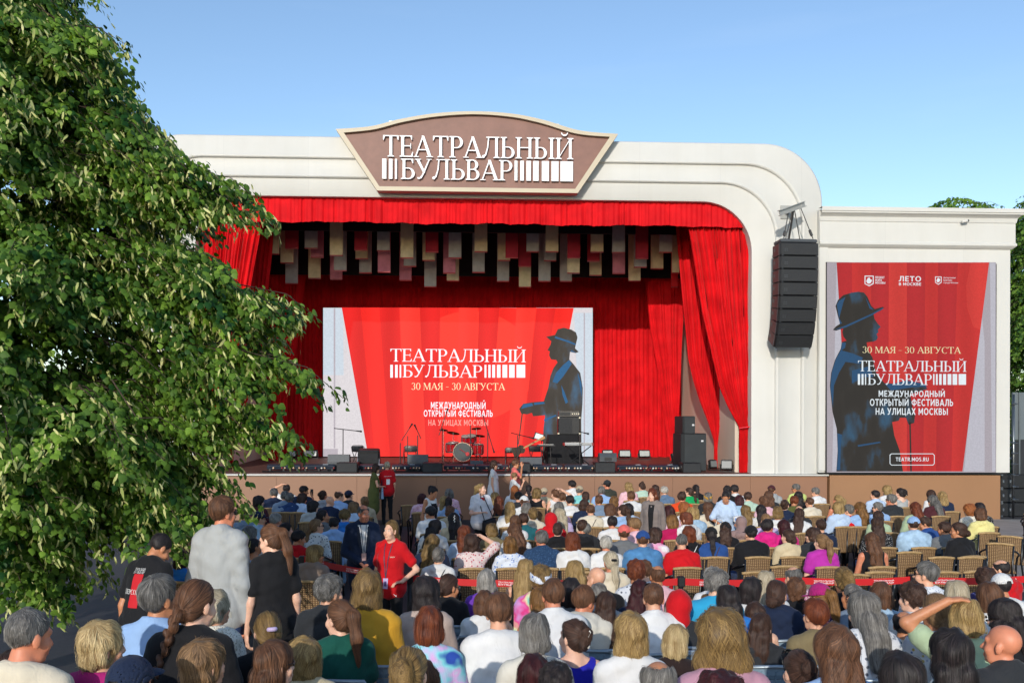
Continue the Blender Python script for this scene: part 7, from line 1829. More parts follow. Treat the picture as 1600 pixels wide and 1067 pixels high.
# ---------------------------------------------------------------- the seated audience: place in the photograph, hair, clothes, how the head is turned
ROWS_W = [24.7 - .93 * i for i in range(15)]
ROWS_S = [10.0, 9.05, 8.15, 7.25, 6.4, 5.6, 4.85, 4.1, 3.4]
SEATED = """
427 763 m short grey tee navy 0
448 757 m short black tee white 0 arm=up0
443 768 m short grey shirt bluegrey 15
452 771 m shortcurly grey jacket darkdenim 0 broad
467 771 f bob darkbrown blouse paleblue 50
473 759 m short black tee navy 65 arm=phone
487 783 f bob black blouse lightgrey 60
505 767 f messybun darkbrown tee navystripe 35
514 775 m bald salt tee navy 35 broad
527 767 m balding brown tee sky 60
545 767 m crew black tee charcoal 10 cap=navy
549 785 f bob lightbrown blouse paleblue 20
570 776 f bun lightbrown blouse beige -15
538 797 f shortcurly darkblond tee bright 15
503 797 f lowbun black blouse grey 65
489 811 f lowpony lightbrown blouse bwfloral 55 sunglasses
521 809 m short black shirt sky -10
464 829 m short black tee red 60
484 853 f bob blond jacket taupe 65 glasses
445 818 m short black tee charcoal 60
404 800 m crew darkbrown shirt lightdenim 60 cap=navy
430 802 m short silver shirt bluegrey 30
402 775 f bob black blouse burgundy 55
390 824 f wavybob grey blouse white 50
392 842 f lowbun black tank sky 60
384 795 m short grey jacket bluegrey 20
659 772 f bob burgundy blouse pinkfloral 20
702 764 f bob grey blouse pinkfloral 0
693 775 f lowpony blond tee white 20
701 777 f pony black tee sky 0
810 769 m short black tee charcoal 20 cap=black
818 776 m short brown tee white 25 cap=white
826 757 f pony black tank black 10
838 763 f bob darkblond tank black 35
850 763 m short grey tee sand 0 cap=beige broad
870 764 f lowbun brown tank white -30 arm=up1
773 770 f long blond tank black 20
780 776 f longwavy auburn tank black -5
797 785 f long blond blouse white -10
804 759 f longwavy ginger blouse white 20
675 792 m crew black tee white -20 cap=charcoal broad
677 813 f long black blouse white 45
703 790 f lowbun brown blouse beige 0
710 802 f longwavy black blouse sand -10 clip
675 836 f longwavy darkblond jacket navy 15
685 855 f updo grey tee white 0 strap=black
726 822 f long auburn blouse paleblue 10
738 837 f bigbob darkbrown blouse redfloral 0 arm=up1
769 819 f pixie darkblond shirt olive -20
805 806 f bob brown blouse white -15
821 802 m short darkbrown shirt teal -20
833 793 f updo darkblond tee cream 0
822 786 f pixie grey blouse offwhite 10
808 820 f longwavy brown tee white -35
797 839 f bob goldbrown blouse bluefloral 0
848 829 m short salt shirt speckle 0 broad
871 817 f lowbun darkbrown tee black 10
861 803 m short brown hoodie red 0 hood=red
876 795 f long platinum blouse lilac -10
873 785 f bob grey blouse pinkfloral 10
896 751 m boy black shirt white -40
905 760 m short grey tee aqua 20 cap=beige
915 768 f lowbun darkbrown tank yellow 15
891 774 m short black tee white 0
880 770 m short brown shirt offwhite -15
913 781 f bob darkbrown tee navy 10 broad
941 760 m short grey shirt sky -10
949 751 m short black tee darkolive -35 cap=charcoal
936 774 m short brown shirt bluegrey 0
960 776 f bob goldbrown blouse brown 10
983 754 f long blond blouse pink -20
988 768 m short brown tee white -20
1005 754 m topknot darkbrown tee mint -40
1024 758 f long darkbrown tank taupe 0
1038 760 m short white shirt plaidblue -15
1065 769 m boy darkbrown tee orange 25
1079 762 f lowpony darkbrown blouse green -55 sunglasses
1088 757 f pony black blouse black 0
1106 770 f pixie grey jacket charcoal 0 band=mustard
1069 786 f curly ginger blouse white 0
1050 791 f bob burgundy blouse pinkfloral 0
1051 805 f bob goldbrown blouse raspberry 0 broad
1074 801 f pixie auburn hoodie white -45
1086 794 f curly blond jacket lightdenim -10
1109 785 f long brown blouse cream 10
923 788 m crew brown tee cream 10 broad strap=darkbrown
955 788 f wavybob brown blouse white -10
974 789 f pony darkbrown blouse sky -35
984 787 f bob black blouse paleblue 0
996 810 m boy lightbrown shirt pink -30
957 807 m short black tee white 0
975 822 m crew brown tee grey 15 cap=coral glasses
1004 831 m short brown jacket denim 0 cap=blue broad
1022 825 f bob darkbrown tee tiedyewhite 20
914 817 m short salt hoodie black -60
910 812 m short darkbrown tee charcoal 10
895 833 f wavybob auburn blouse white 0 broad
950 838 m short white tee white 0
955 862 f lowpony platinum blouse cream 0 tie=black
1066 834 m crew salt tee red 0
1076 823 f bob auburn tee black 10 strap=white
1111 825 m lowpony black tee blue 0 cap=black broad strap=brown
1136 759 f long black blouse black 10
1150 758 m short black shirt white -20
1169 769 m short darkbrown shirt mint 40
1158 774 f bob burgundy blouse lightdenim 0
1165 790 f long darkblond blouse white 0
1161 808 f bob brown blouse mauve 0 scarf=mauve
1196 776 f curly brown blouse pink -10
1189 789 f longwavy black blouse bwfloral 15
1206 759 m short brown hoodie lightgrey 30 cap=burgundy
1204 768 f long brown jacket charcoal 0
1245 756 m short salt tee lime -50 glasses
1250 768 f long black blouse black 10
1241 775 m short auburn tee moss 10
1227 781 f messybun darkbrown tee navy 35
1267 777 m crew brown tee cream -10
1278 762 m short grey tee white -40
1309 774 f pony blond tank white -30
1310 785 f bob blond jacket paleblue -40 sunglasses
1330 789 m short salt tee red -45
1344 785 f longwavy goldbrown blouse sky -10
1215 792 f pixie darkblond blouse white 0
1248 795 f long darkbrown blouse white 15 broad
1198 812 m boy black hoodie hotpink 50
1201 803 f lowpony lightbrown blouse lilac 0
1225 813 f longwavy burgundy blouse hotpink 10
1231 827 f lowbun darkbrown blazer sand -10
1135 817 f long darkbrown blouse black 15 cap=black
1175 823 m crew black jacket black -25 cap=black broad
1282 811 m crew darkbrown tee navy 0
1270 825 f pixie darkbrown jacket charcoal -55 glasses
1286 835 f pony lightbrown tee fuchsia -10
1117 889 f shortcurly silver blouse white 0
1196 893 f long platinum blouse white 20
1241 885 m balding salt shirt pinkfloral 0
1322 888 f updo darkblond tee black 0 w=31
1248 790 m bald brown tee charcoal 0
1367 766 m short black shirt paleblue -50
1386 759 f bob blond blouse white -20
1407 763 f updo black tank lightgrey -35 clip
1394 773 m short grey tee charcoal -40 glasses
1372 785 m short grey shirt sky -45 sunglasses
1430 785 f longwavy auburn blouse sage 15
1375 799 f long darkbrown blouse sage 35
1370 809 f long darkbrown blouse blackdots 10
1364 833 f longwavy brown tank black 0
1431 809 m short darkbrown jacket lightdenim 20 cap=sky broad
1455 808 m short darkbrown shirt blue -60
1476 816 m short darkbrown blazer grey -30
1504 817 f lowbun darkbrown tee black -60
1515 788 f curly ginger blouse lace -15
1532 794 f bob brown blouse yellow -20
1532 786 f bob black blouse blackdots 20
1460 766 f bob darkbrown blouse white -20
1460 774 f long salt blouse burgundy -20
1476 768 f longwavy blond jacket navy 10
1447 878 m short salt tee dots -45 sunglasses w=29
1568 875 m balding black hoodie red -45
1541 888 f curly darkbrown blouse purplefloral 0 w=32
664 906 f bigbob black blouse sheer 0 broad w=48
697 899 f lowbun darkbrown tee black 55 glasses w=29
760 891 f bob silver tee purple 0 w=31
754 926 f bob brown tee white 15 w=36
780 931 m boy brown tee white -10 arm=phone broad w=43
820 876 f long blond tank black 10 w=30
846 887 f shortcurly darkblond hoodie tiedyepink 15 band=bluefloral w=34
867 907 m short brown shirt white 0 broad w=37
671 950 f bob auburn tee tiedyeblue 0 w=50
899 878 f long blond tank brown -10 w=32
846 921 f long goldbrown tank sand 0 w=38
510 902 f shortcurly salt jacket charcoal 45 w=40
575 895 f wavybob darkblond shirt mustard 10 broad w=45
534 938 f pony brown tee forest -45 broad w=40
421 957 f lowpony darkblond tee black -25 tie=lilac w=45
421 1009 f long brown tank charcoal 55 glasses w=58
476 1000 f wavybob blond blouse sand -20 w=58
637 1016 f updo darkblond blouse beige 10 w=62
661 1056 f bob brown tee charcoal 0 w=64
31 955 m crew grey tee cream 25 w=57
160 974 f pixie lightblond blouse magenta 45 w=60
249 899 m short salt shirt sky 40 w=45
294 909 f braid brown tee black 30 w=45
335 924 f pixie platinum blouse lace 45 w=42
318 1000 f pixie lightbrown tee navy 25 w=62
201 1034 m short black jacket navy 0 cap=navy w=68
12 1044 f bob darkbrown blouse taupe -10 w=60
283 862 f bob darkbrown tee bright 55
308 790 f bob darkbrown tee white 30
934 912 m short grey hoodie lightgrey 35 w=33
908 916 m short brown hoodie offwhite 20 broad w=33
946 928 f long darkbrown tank black 0 w=42
836 966 f pixie grey tee offwhite -10 w=53
900 971 f updo darkbrown tank royal -45 clip w=46
987 962 f wavybob blond tee white -15 w=57
1053 986 f bob lightblond tee darkbrown 35 w=49
1134 964 f bigbob darkblond tee dusty 0 broad w=82
1106 945 f long goldbrown blouse bluegrey 0 w=37
1182 968 f longwavy darkbrown tank brown 0 w=42
1025 913 m crew brown shirt white 0 broad headglasses w=36
1053 933 f bob silver blouse navystripe 20 w=38
999 909 f long burgundy jacket navy 10 w=34
1139 918 f long black jacket bright 5 w=41
1118 893 f shortcurly grey jacket cyan 20 broad w=36
1171 904 f bob black blouse white 55 headglasses w=34
1212 907 f lowbun darkbrown hoodie navy 40 broad w=33
833 1029 f bob burgundy blouse offwhite 10 w=56
869 1043 m shortcurly black tee charcoal 0 w=66
1034 1038 m balding grey tee lightgrey 0 w=65
1127 1057 f curly burgundy tee darkbrown 0 w=72
893 907 f bob black jacket grey 10 w=36
996 878 f shortcurly auburn blouse greyfloral 0 w=30
1007 877 f shortcurly brown blouse white 0 w=25
1027 883 m balding brown tee pink 0 w=27
935 885 m bald grey tee black -20 broad w=29
1060 926 m short brown jacket charcoal 20 hood=red w=34
1243 904 f curly brown tee black 0 w=34
1283 914 f pony goldbrown blouse navyfloral -15 cap=magenta w=35
1332 912 m crew grey tee bluegrey -30 w=32
1376 911 f bob brown shirt lightdenim 0 w=38
1424 912 f shortcurly darkbrown tee white -20 w=38
1351 926 f long grey blouse greyfloral 0 headglasses broad w=50
1281 940 m boy auburn tee olive 0 strap=beige w=41
1309 981 f longwavy brown tee sky 0 broad w=74
1348 990 f pixie black blouse offwhite 15 w=46
1410 954 m balding black tee cream 30 w=40
1497 911 f long platinum blouse yellowfloral 0 w=45
1507 938 f pixie blond tee sage 10 arm=up0 w=49
1499 990 f long black tee white 0 broad w=74
1582 978 m bald salt jacket charcoal -35 broad w=52
1565 997 m shortcurly black jacket taupe -50 w=44
1580 938 f long black blouse black -50 sunglasses w=46
1547 912 f bob brown blouse leopard 0 w=41
1575 900 m short black tee white -25 cap=white w=33
1415 1029 f long black blouse charcoal 0 w=74
1248 1017 f messybun darkbrown blouse white 5 headglasses w=56
1190 975 f long darkbrown blouse charcoal 10 w=46
1460 928 f lowpony lightbrown blouse yellowfloral 10 w=42
"""
def parse():
    out = []
    for ln in SEATED.strip().splitlines():
        t = ln.split(); ex = {}; arm = None; broad = 0.0; wpx = None
        for e in t[8:]:
            k, _, v = e.partition('=')
            if k == 'arm': arm = v
            elif k == 'w': wpx = float(v)
            elif k == 'broad': broad = .022
            else: ex[k] = v
        out.append(dict(u=float(t[0]), v=float(t[1]), fem=t[2] == 'f', hair=t[3], hcol=t[4], style=t[5], fab=t[6], yaw=float(t[7]), ex=ex, arm=arm, broad=broad, w=wpx))
    return out
def words_of(d):
    w = FAB[d['fab']][2] + ' ' + STY[d['style']]
    b = []
    for k, nm in (('cap', 'cap'), ('scarf', 'headscarf'), ('band', 'headband'), ('hood', 'hood'), ('hat', 'hat')):
        if k in d['ex']: b.append(FAB[d['ex'][k]][2] + ' ' + nm)
    if 'strap' in d['ex']: b.append('bag strap')
    for k, nm in (('sunglasses', 'sunglasses'), ('headglasses', 'sunglasses on head'), ('glasses', 'glasses'), ('clip', 'hair clip')):
        if k in d['ex']: b.append(nm)
    p = ''
    if d['arm'] in ('up0', 'up1'): p = 'arm raised behind head'
    elif d['arm'] == 'phone': p = 'holding a phone'
    elif d['yaw'] >= 45: p = 'face turned right'
    elif d['yaw'] <= -45: p = 'face turned left'
    core = w + (' and ' + b[0] if b else '')
    return core, p
def make_labels(L):
    for d in L:
        d['core'], d['pose'] = words_of(d)
        c = d['core'] + (', ' + d['pose'] if d['pose'] else ''); d['full'] = c
    from collections import Counter
    cc = Counter(d['core'] for d in L); cf = Counter(d['full'] for d in L)
    used = set()
    def rel(d, e):
        du, dv = d['u'] - e['u'], d['v'] - e['v']
        k = 1.0 if d['v'] < 860 else .55
        if abs(du) > abs(dv) * 1.6: return 'left of' if du < 0 else 'right of'
        return 'seated in front of' if dv < 0 else 'seated behind'
    for d in L:
        if cc[d['core']] == 1: d['label'] = 'person in ' + d['core'] + (', ' + d['pose'] if d['pose'] else ', seated in a slatted chair' if d['v'] > 873 else ', seated in a wicker armchair')
        elif cf[d['full']] == 1: d['label'] = 'seated person in ' + d['full']
        else:
            near = sorted((e for e in L if cc[e['core']] == 1 and e is not d), key=lambda e: math.hypot(e['u'] - d['u'], (e['v'] - d['v']) * 1.5))
            for e in near[:12]:
                lab = 'person in %s %s the %s' % (d['full'] if len(d['full'].split()) + len(e['core'].split()) < 9 else d['core'], rel(d, e), e['core'])
                if len(lab.split()) > 14: continue
                if len(lab.split()) <= 12: lab = lab.replace(' the ' + e['core'], ' the person in ' + e['core'])
                if lab not in used: break
            d['label'] = lab
        used.add(d['label'])
def seat_people():
    L = parse(); make_labels(L)
    occ = []
    for d in sorted(L, key=lambda q: q['v']):
        p = on_ground(d['u'], d['v'], 1.315); near = p.y < 11.0
        if near:
            hw = {'bob': .195, 'wavybob': .20, 'bigbob': .235, 'pixie': .185, 'curly': .205, 'long': .20, 'longwavy': .205, 'shortcurly': .185}.get(d['hair'], .170)
            if 'cap' in d['ex']: hw = .19
            Y = F_PX * hw / d['w'] if d['w'] else on_ground(d['u'], d['v'], 1.26).y
            Y = min(Y, 10.5)
            for _ in range(12):
                x = P(d['u'], d['v'], Y).x
                hit = [o for o in occ if abs(o[0] - x) < .40 and abs(o[1] - Y) < .42]
                if not hit: break
                Y -= .07 if Y <= hit[0][1] else -.07
        else:
            best = None
            for Y in ROWS_W:
                x = P(d['u'], d['v'], Y).x
                if abs(Y - p.y) > .62: continue
                cost = abs(Y - p.y)
                for ox, oy in occ:
                    if abs(oy - Y) < .3 and abs(ox - x) < .46: cost += (.46 - abs(ox - x)) * 4
                if best is None or cost < best[0]: best = (cost, Y, x)
            Y = best[1] if best else p.y
        q = P(d['u'], d['v'], Y); g = ground(Y)
        sc = (q.z - g) / 1.325; sc = max(.84, min(1.10, sc))
        x = q.x; occ.append((x, Y)); OCC.append((x, Y))
        rr = random.Random(int(d['u'] * 7 + d['v']))
        rz = rr.uniform(-.10, .10) - math.radians(d['yaw']) * .22
        hy = d['yaw'] * .78 + (rr.choice([-18, -9, 0, 0, 9, 18]) if abs(d['yaw']) < 30 else 0); hy = round(hy / 9) * 9.0
        lean = rr.choice([0., 0., 4., 8., 12.] if not near else [0., 4., 8.]); pitch = rr.choice([-4., 3., -12.]) if not near else rr.choice([-4., 2., -10.])
        if d['label'].find('phone') >= 0: pitch = -14.
        arms = ('lap', 'lap')
        if d['arm'] == 'up0': arms = ('up', 'lap')
        elif d['arm'] == 'up1': arms = ('lap', 'up')
        elif d['arm'] == 'phone': arms = ('lap', 'phone'); d['ex']['phone'] = '1'
        sk = 'pale' if d['fem'] and rr.random() < .5 else rr.choice(['light', 'light', 'ruddy', 'tan'])
        fat = 0.0 if not d['broad'] else d['broad']
        tr = rr.choice(['darkdenim', 'navy', 'black', 'charcoal', 'beige', 'lightdenim', 'offwhite'])
        person_at(('sit', hy, pitch, lean, arms, 0.0, .164 if d['fem'] else .186), x, Y - .02, g, rz, sc, sk, d['hair'], d['hcol'], d['style'], d['fab'], d['fem'], fat + (0 if d['fem'] else .012), d['ex'], d['label'], near, "audience seated facing the stage", tr, near)
        kind = 's' if near else 'w'
        cl = d['label'].replace('seated person in', 'person in').replace(', seated in a wicker armchair', '').replace(', seated in a slatted chair', '')
        t = ('wicker armchair' if kind == 'w' else 'slatted chair') + ' under ' + cl
        for x_, y_ in ((' seated ', ' '), ('the person in ', 'the '), ('wicker armchair', 'armchair'), ('slatted chair', 'chair'), ('person in ', '')):
            if len(t.split()) > 16: t = t.replace(x_, y_, 1) if x_ != 'the person in ' else t.replace(x_, y_)
        place_chair(kind, x, Y - .02, rr.uniform(-.06, .06), t)
seat_people()
# ================================================================ PEOPLE ON THEIR FEET
def eyes(o, p):
    for s in (-1, 1):
        mb = MB(); mb.lathe([(.0005, -.011), (.006, -.0095), (.0095, -.0055), (.011, 0), (.0095, .0055), (.006, .0095), (.0005, .011)], (s * .032, .079, .004), 14, RX(-math.pi / 2), 0)
        mb.lathe([(.0052, .0098), (.004, .0108), (.0005, .0114)], (s * .032, .079, .004), 12, RX(-math.pi / 2), 1)
        e = link("eye", mb.mesh("eye", [mat("eye_white", '#d8d2ca', .3), mat("iris", '#2a2320', .2)], smooth=True), o); e.matrix_local = Matrix.Translation(p.head) @ p.hd.to_4x4()
def on_cloth(o, mesh, pts, off=.006, side=-1):
    """drop points of a flat drawing (x, z in body space) on the back (-1) or the front (+1) of a garment"""
    from mathutils.bvhtree import BVHTree
    bv = BVHTree.FromPolygons([v.co for v in mesh.vertices], [tuple(q.vertices) for q in mesh.polygons])
    out = []
    for x, z in pts:
        h = bv.ray_cast(Vector((x, side * 1.0, z)), Vector((0, -side, 0)))[0]
        out.append((x, (h.y if h else side * .12) + side * off, z))
    return out
def top_of(o): return [c for c in o.children if c.name.startswith("top")][0]
def decal(o, name, m, polys, off=.006, side=-1):
    me = top_of(o).data; mb = MB()
    for poly in polys: mb.add(on_cloth(o, me, poly, off, side), [tuple(range(len(poly)))])
    return mb.build(name, m, o, fix=False)
def patch(o, name, m, x0, x1, z0, z1, off=.006, side=-1, n=8, fx=None):
    me = top_of(o).data; rows = []
    for j in range(n + 1):
        z = z0 + (z1 - z0) * j / n
        a, b = (x0, x1) if fx is None else fx(j / n)
        rows.append(on_cloth(o, me, [(a + (b - a) * i / n, z) for i in range(n + 1)], off, side))
    mb = MB(); mb.sheet(rows); return mb.build(name, m, o, smooth=True, fix=False)
def words(o, name, body, m, x0, x1, z0, z1, side=-1, off=.018, ser=False):
    mb = MB(); me = top_of(o).data
    if ser:
        t = MB(); serif(t, body, 0, 1, 0, 1, 0, 0)
        pts = [(v[0], v[2]) for v in t.v]; fs = t.f
    else:
        tm = text_mesh(body, 0, .015); xs = [v.co.x for v in tm.vertices]; ys = [v.co.y for v in tm.vertices]
        pts = [((v.co.x - min(xs)) / (max(xs) - min(xs)), (v.co.y - min(ys)) / (max(ys) - min(ys))) for v in tm.vertices]; fs = [tuple(q.vertices) for q in tm.polygons]
    mb.add(on_cloth(o, me, [(x0 + a * (x1 - x0), z0 + b * (z1 - z0)) for a, b in pts], off, side), fs); return mb.build(name, m, o, fix=False)
def stand(u, v, Y, rz, pose, hair, hcol, style, fb, fem, label, sk='light', trousers='black', ex=None, broad=0.0, hf=(1.0, 1.0), near=True):
    q = P(u, v, Y); g = ground(Y); p = Pose(*pose)
    top = p.head.z + .118 + (.006 if hair in ('crew',) else .014)
    sc = (q.z - g) / top; sc = max(hf[0] * .84, min(1.13, sc))
    o, p = person_at(pose, q.x, Y, g, rz, sc, sk, hair, hcol, style, fb, fem, broad, ex or {}, label, near, None, trousers, True)
    return o, p
A = 'down'
# man in the pale jacket, seen from behind
o, p = stand(346, 765, 7.5, -.30, ('stand', 24., -2., 0., (A, A), 0.0, .172), 'short', 'brown', 'jacket', 'lightgrey', False, "tall person in pale grey jacket and blue jeans standing in the left aisle", 'ruddy', 'darkdenim', {'glasses': 1}, .008)
mb = MB(); t = top_of(o).data
patch(o, "waistband", mat("jacket_band", '#a09f97', .85), -.17, .17, p.hipz - .055, p.hipz - .01, .004)
# staff member in the black tee with the printed back, bending his head
o, p = stand(222, 836, 7.2, -.42, ('stand', 20., -38., 14., (A, A), 0.0, .18), 'crew', 'black', 'tee', 'black', False, "person in black staff tee with red back print standing under the linden", 'tan', 'black', {}, .03)
patch(o, "red_print", mat("print_red", '#b8101e', .8), -.052, .052, 1.12, 1.38, .006)
words(o, "staff_word", "ПЕРСОНАЛ", mat("print_white", '#e2e0de', .7), -.115, .115, 1.225, 1.262, ser=True)
words(o, "title_word", "ТЕАТРАЛЬНЫЙ", _M["print_white"], -.06, .06, 1.405, 1.425, ser=True)
words(o, "title_word", "БУЛЬВАР", _M["print_white"], -.06, .06, 1.385, 1.402, ser=True)
# woman in black with the long ponytail
o, p = stand(427, 819, 7.5, .42, ('stand', -45., -14., 0., (A, A)), 'pony', 'brown', 'tee', 'black', True, "person in loose black tee with long ponytail standing beside the aisle", 'pale', 'black', {}, .01)
# man in the navy suit with clasped hands, facing the audience
cl = ((-.24, .0, .17), (-.06, .245, .03), (.75, .35, -.5)); cr = ((.24, .0, .17), (.07, .235, .05), (-.75, .35, -.5))
o, p = stand(567, 787, 12.5, math.pi + .22, ('stand', -28., -2., 0., (cl, cr), 0.0, .19), 'balding', 'salt', 'blazer', 'navy', False, "person in navy suit and white shirt standing with clasped hands by the barrier", 'ruddy', 'navy', {}, .03)
eyes(o, p)
z0, z1 = p.hipz + .10, p.hipz + .535
patch(o, "shirt_front", fab('white'), 0, 0, z0, z1, .004, 1, 10, lambda t: (-.015 - .068 * t, .015 + .068 * t))
patch(o, "lanyard", mat("lanyard_dark", '#1c2436', .6), 0, 0, z0 + .06, z1, .010, 1, 10, lambda t: (-.006 - .045 * t, .004 - .045 * t)); patch(o, "lanyard", _M["lanyard_dark"], 0, 0, z0 + .06, z1, .010, 1, 10, lambda t: (-.004 + .045 * t, .006 + .045 * t))
patch(o, "badge", mat("badge_card", '#c9a49c', .4), -.035, .035, z0 - .03, z0 + .07, .014, 1, 3)
for s in (-1, 1): patch(o, "lapel", mat("suit_lapel", '#131c30', .7), 0, 0, z0 + .06, z1 - .02, .009, 1, 10, lambda t, s=s: tuple(sorted((s * (.016 + .05 * t), s * (.02 + .05 * t + .055 * min(1, 2.2 * t) * (1.15 - t * .6))))))
# young woman in the red staff tee, hand on hip
hip = ((-.34, -.09, .21), (-.215, .10, .085), (.80, .55, -.10)); dn = ((.222, -.05, .17), (.215, .0, -.08), (0, .1, -1))
o, p = stand(611, 812, 10.85, math.pi - .34, ('stand', 14., 4., 0., (hip, dn), 0.0, .168), 'lowpony', 'darkblond', 'tee', 'red', True, "person in red staff tee with badge, one hand on hip, before the barrier", 'pale', 'black', {}, .02)
eyes(o, p); z1 = p.hipz + .53
patch(o, "lanyard", mat("lanyard_pattern", '#2a3550', .6, .5, 60), 0, 0, p.hipz + .12, z1, .008, 1, 10, lambda t: (-.005 - .055 * t, .007 - .055 * t)); patch(o, "lanyard", _M["lanyard_pattern"], 0, 0, p.hipz + .12, z1, .008, 1, 10, lambda t: (-.007 + .055 * t, .005 + .055 * t))
patch(o, "badge", mat("badge_violet", '#b9a6d0', .4), -.036, .036, p.hipz + .0, p.hipz + .125, .014, 1, 3); patch(o, "badge_photo", mat("badge_dark", '#4a3a78', .4), -.018, .016, p.hipz + .03, p.hipz + .09, .018, 1, 3)
words(o, "chest_print", "ТЕАТРАЛЬНЫЙ", mat("print_cream", '#e8d8c0', .7), -.125, -.055, p.hipz + .375, p.hipz + .392, 1)
mb = MB(); mb.prism([(-.160, .842), (-.152, .838), (-.108, .872), (-.150, .850), (-.157, .862)], .158, .162); mb.build("trouser_mark", _M["print_white"], o)
# couple by the stage front
tote = ((-.23, .05, .2), (-.10, .22, .10), (.4, .8, .2)); tote2 = ((.23, .08, .2), (.08, .25, .18), (-.5, .8, .2))
o, p = stand(584, 725, 25.1, -1.30, ('stand', 10., -12., 4., (tote, tote2)), 'bob', 'darkbrown', 'dress', 'moss', True, "person in moss green dress holding a pale blue bag near the stage", 'light', 'moss', {}, .02, near=False)
b = empty("tote_bag", (0, 0, 0)); tag(b, "pale blue patterned tote bag held by the person in green", "bag")
b.matrix_world = o.matrix_basis @ Matrix.Translation((-.12, .27, .92))
mb = MB(); mb.box((0, 0, 0), (.36, .10, .38), None, None, (1.0, .5), .02); mb.build("bag_body", fabric('tote', 'floral', ['#9ab4cc', '#4a6a9c', '#c8d4de', '#9ab4cc']), b)
mb = MB(); mb.tube([(-.1, 0, .18), (-.08, 0, .34), (.08, 0, .34), (.1, 0, .18)], .012, 6); mb.build("handle", fab('navy'), b)
fr = ((-.22, .06, .18), (-.09, .2, .14), (.5, .7, 0))
o, p = stand(605, 721, 25.35, .25, ('stand', 10., -8., 0., (fr, A), 0.0, .175), 'short', 'platinum', 'tee', 'red', False, "person in red staff tee seen from behind beside the stage front", 'light', 'black', {}, .03, near=False)
words(o, "back_print", "ТЕАТРАЛЬНЫЙ", _M["print_white"], -.12, .12, p.hipz + .40, p.hipz + .425); patch(o, "back_emblem", _M["print_white"], -.05, .06, p.hipz + .18, p.hipz + .33, .008, -1, 4)
# woman with white waistcoat looking down
o, p = stand(671, 759, 17.6, math.pi + .85, ('stand', -10., -30., 6., (A, A)), 'updo', 'black', 'tank', 'white', True, "standing person in white waistcoat over black top looking down to the right", 'tan', 'white', {}, .02)
patch(o, "black_top", fab('black'), 0, 0, p.hipz + .02, p.hipz + .44, .006, 1, 8, lambda t: (-.07 - .01 * t, .07 + .01 * t))
for s in (-1, 1): patch(o, "waistcoat_trim", fab('navy'), s * .085 - .006, s * .085 + .006, p.hipz + .02, p.hipz + .46, .008, 1, 8)
# woman in the striped tee with the black bag
hb = ((-.25, .02, .19), (-.15, .2, .02), (.6, .6, -.4)); hc = ((.26, .04, .18), (.10, .20, .20), (-.8, .5, .2))
o, p = stand(752, 754, 18.2, math.pi + .45, ('stand', -38., 2., 0., (hb, hc), 0.0, .19), 'pony', 'blond', 'tee', 'finestripe', True, "standing person in striped white tee with black shoulder bag among the rows", 'pale', 'black', {}, .06)
eyes(o, p); patch(o, "neck_trim", fab('red'), 0, 0, p.hipz + .45, p.hipz + .51, .006, 1, 4, lambda t: (-.02 - .05 * t, .02 + .05 * t))
b = empty("shoulder_bag", (0, 0, 0)); tag(b, "soft black shoulder bag carried by the person in the striped tee", "bag"); b.matrix_world = o.matrix_basis @ Matrix.Translation((-.10, .27, .86))
mb = MB(); mb.box((0, 0, 0), (.42, .14, .28), RY(.2), None, (.9, .7), .04); mb.build("bag_body", mat("bag_leather", '#17171a', .4, .2, 5, .2, 40), b)
mb = MB(); mb.tube([(.14, -.02, .12), (.2, -.10, .4), (.14, -.22, .66), (0.0, -.28, .68)], .011, 6); mb.tube([(-.12, -.02, .12), (.05, -.03, .42), (.12, -.14, .64)], .011, 6); mb.build("strap", _M["bag_leather"], b)
# group walking along the stage front
o, p = stand(771, 719, 25.5, -1.62, ('stand', 5., -6., 0., (A, A)), 'longwavy', 'darkbrown', 'dress', 'white', True, "person in long white dress walking along the stage front", 'light', 'white', {'sunglasses': 1}, .02, near=False)
ph = ((.24, .14, .33), (.07, .20, .60), (-.2, -.2, 1))
o, p = stand(805, 717, 25.45, -1.5, ('stand', 0., -4., 0., (A, ph), 0.0, .178), 'short', 'brown', 'tee', 'coral', False, "person in coral pink tee raising a hand to the face by the stage", 'tan', 'darkdenim', {'glasses': 1}, .02, near=False)
o, p = stand(803, 738, 24.9, -1.2, ('stand', 8., -6., 0., (A, 'phone'), 0.0, .15), 'boy', 'lightbrown', 'tee', 'white', False, "small child in white tee walking in front of the person in coral", 'light', 'navy', {}, .0, hf=(.9, 1), near=False)
# woman in the checked jacket
o, p = stand(1020, 762, 16.4, math.pi - .45, ('stand', 12., -4., 0., (A, A), 0.0, .172), 'long', 'auburn', 'blazer', 'plaidgrey', True, "standing person in grey plaid jacket facing away from the stage", 'pale', 'black', {}, .02)
eyes(o, p); patch(o, "black_top", fab('black'), 0, 0, p.hipz - .12, p.hipz + .50, .006, 1, 10, lambda t: (-.035 - .03 * t, .035 + .03 * t))
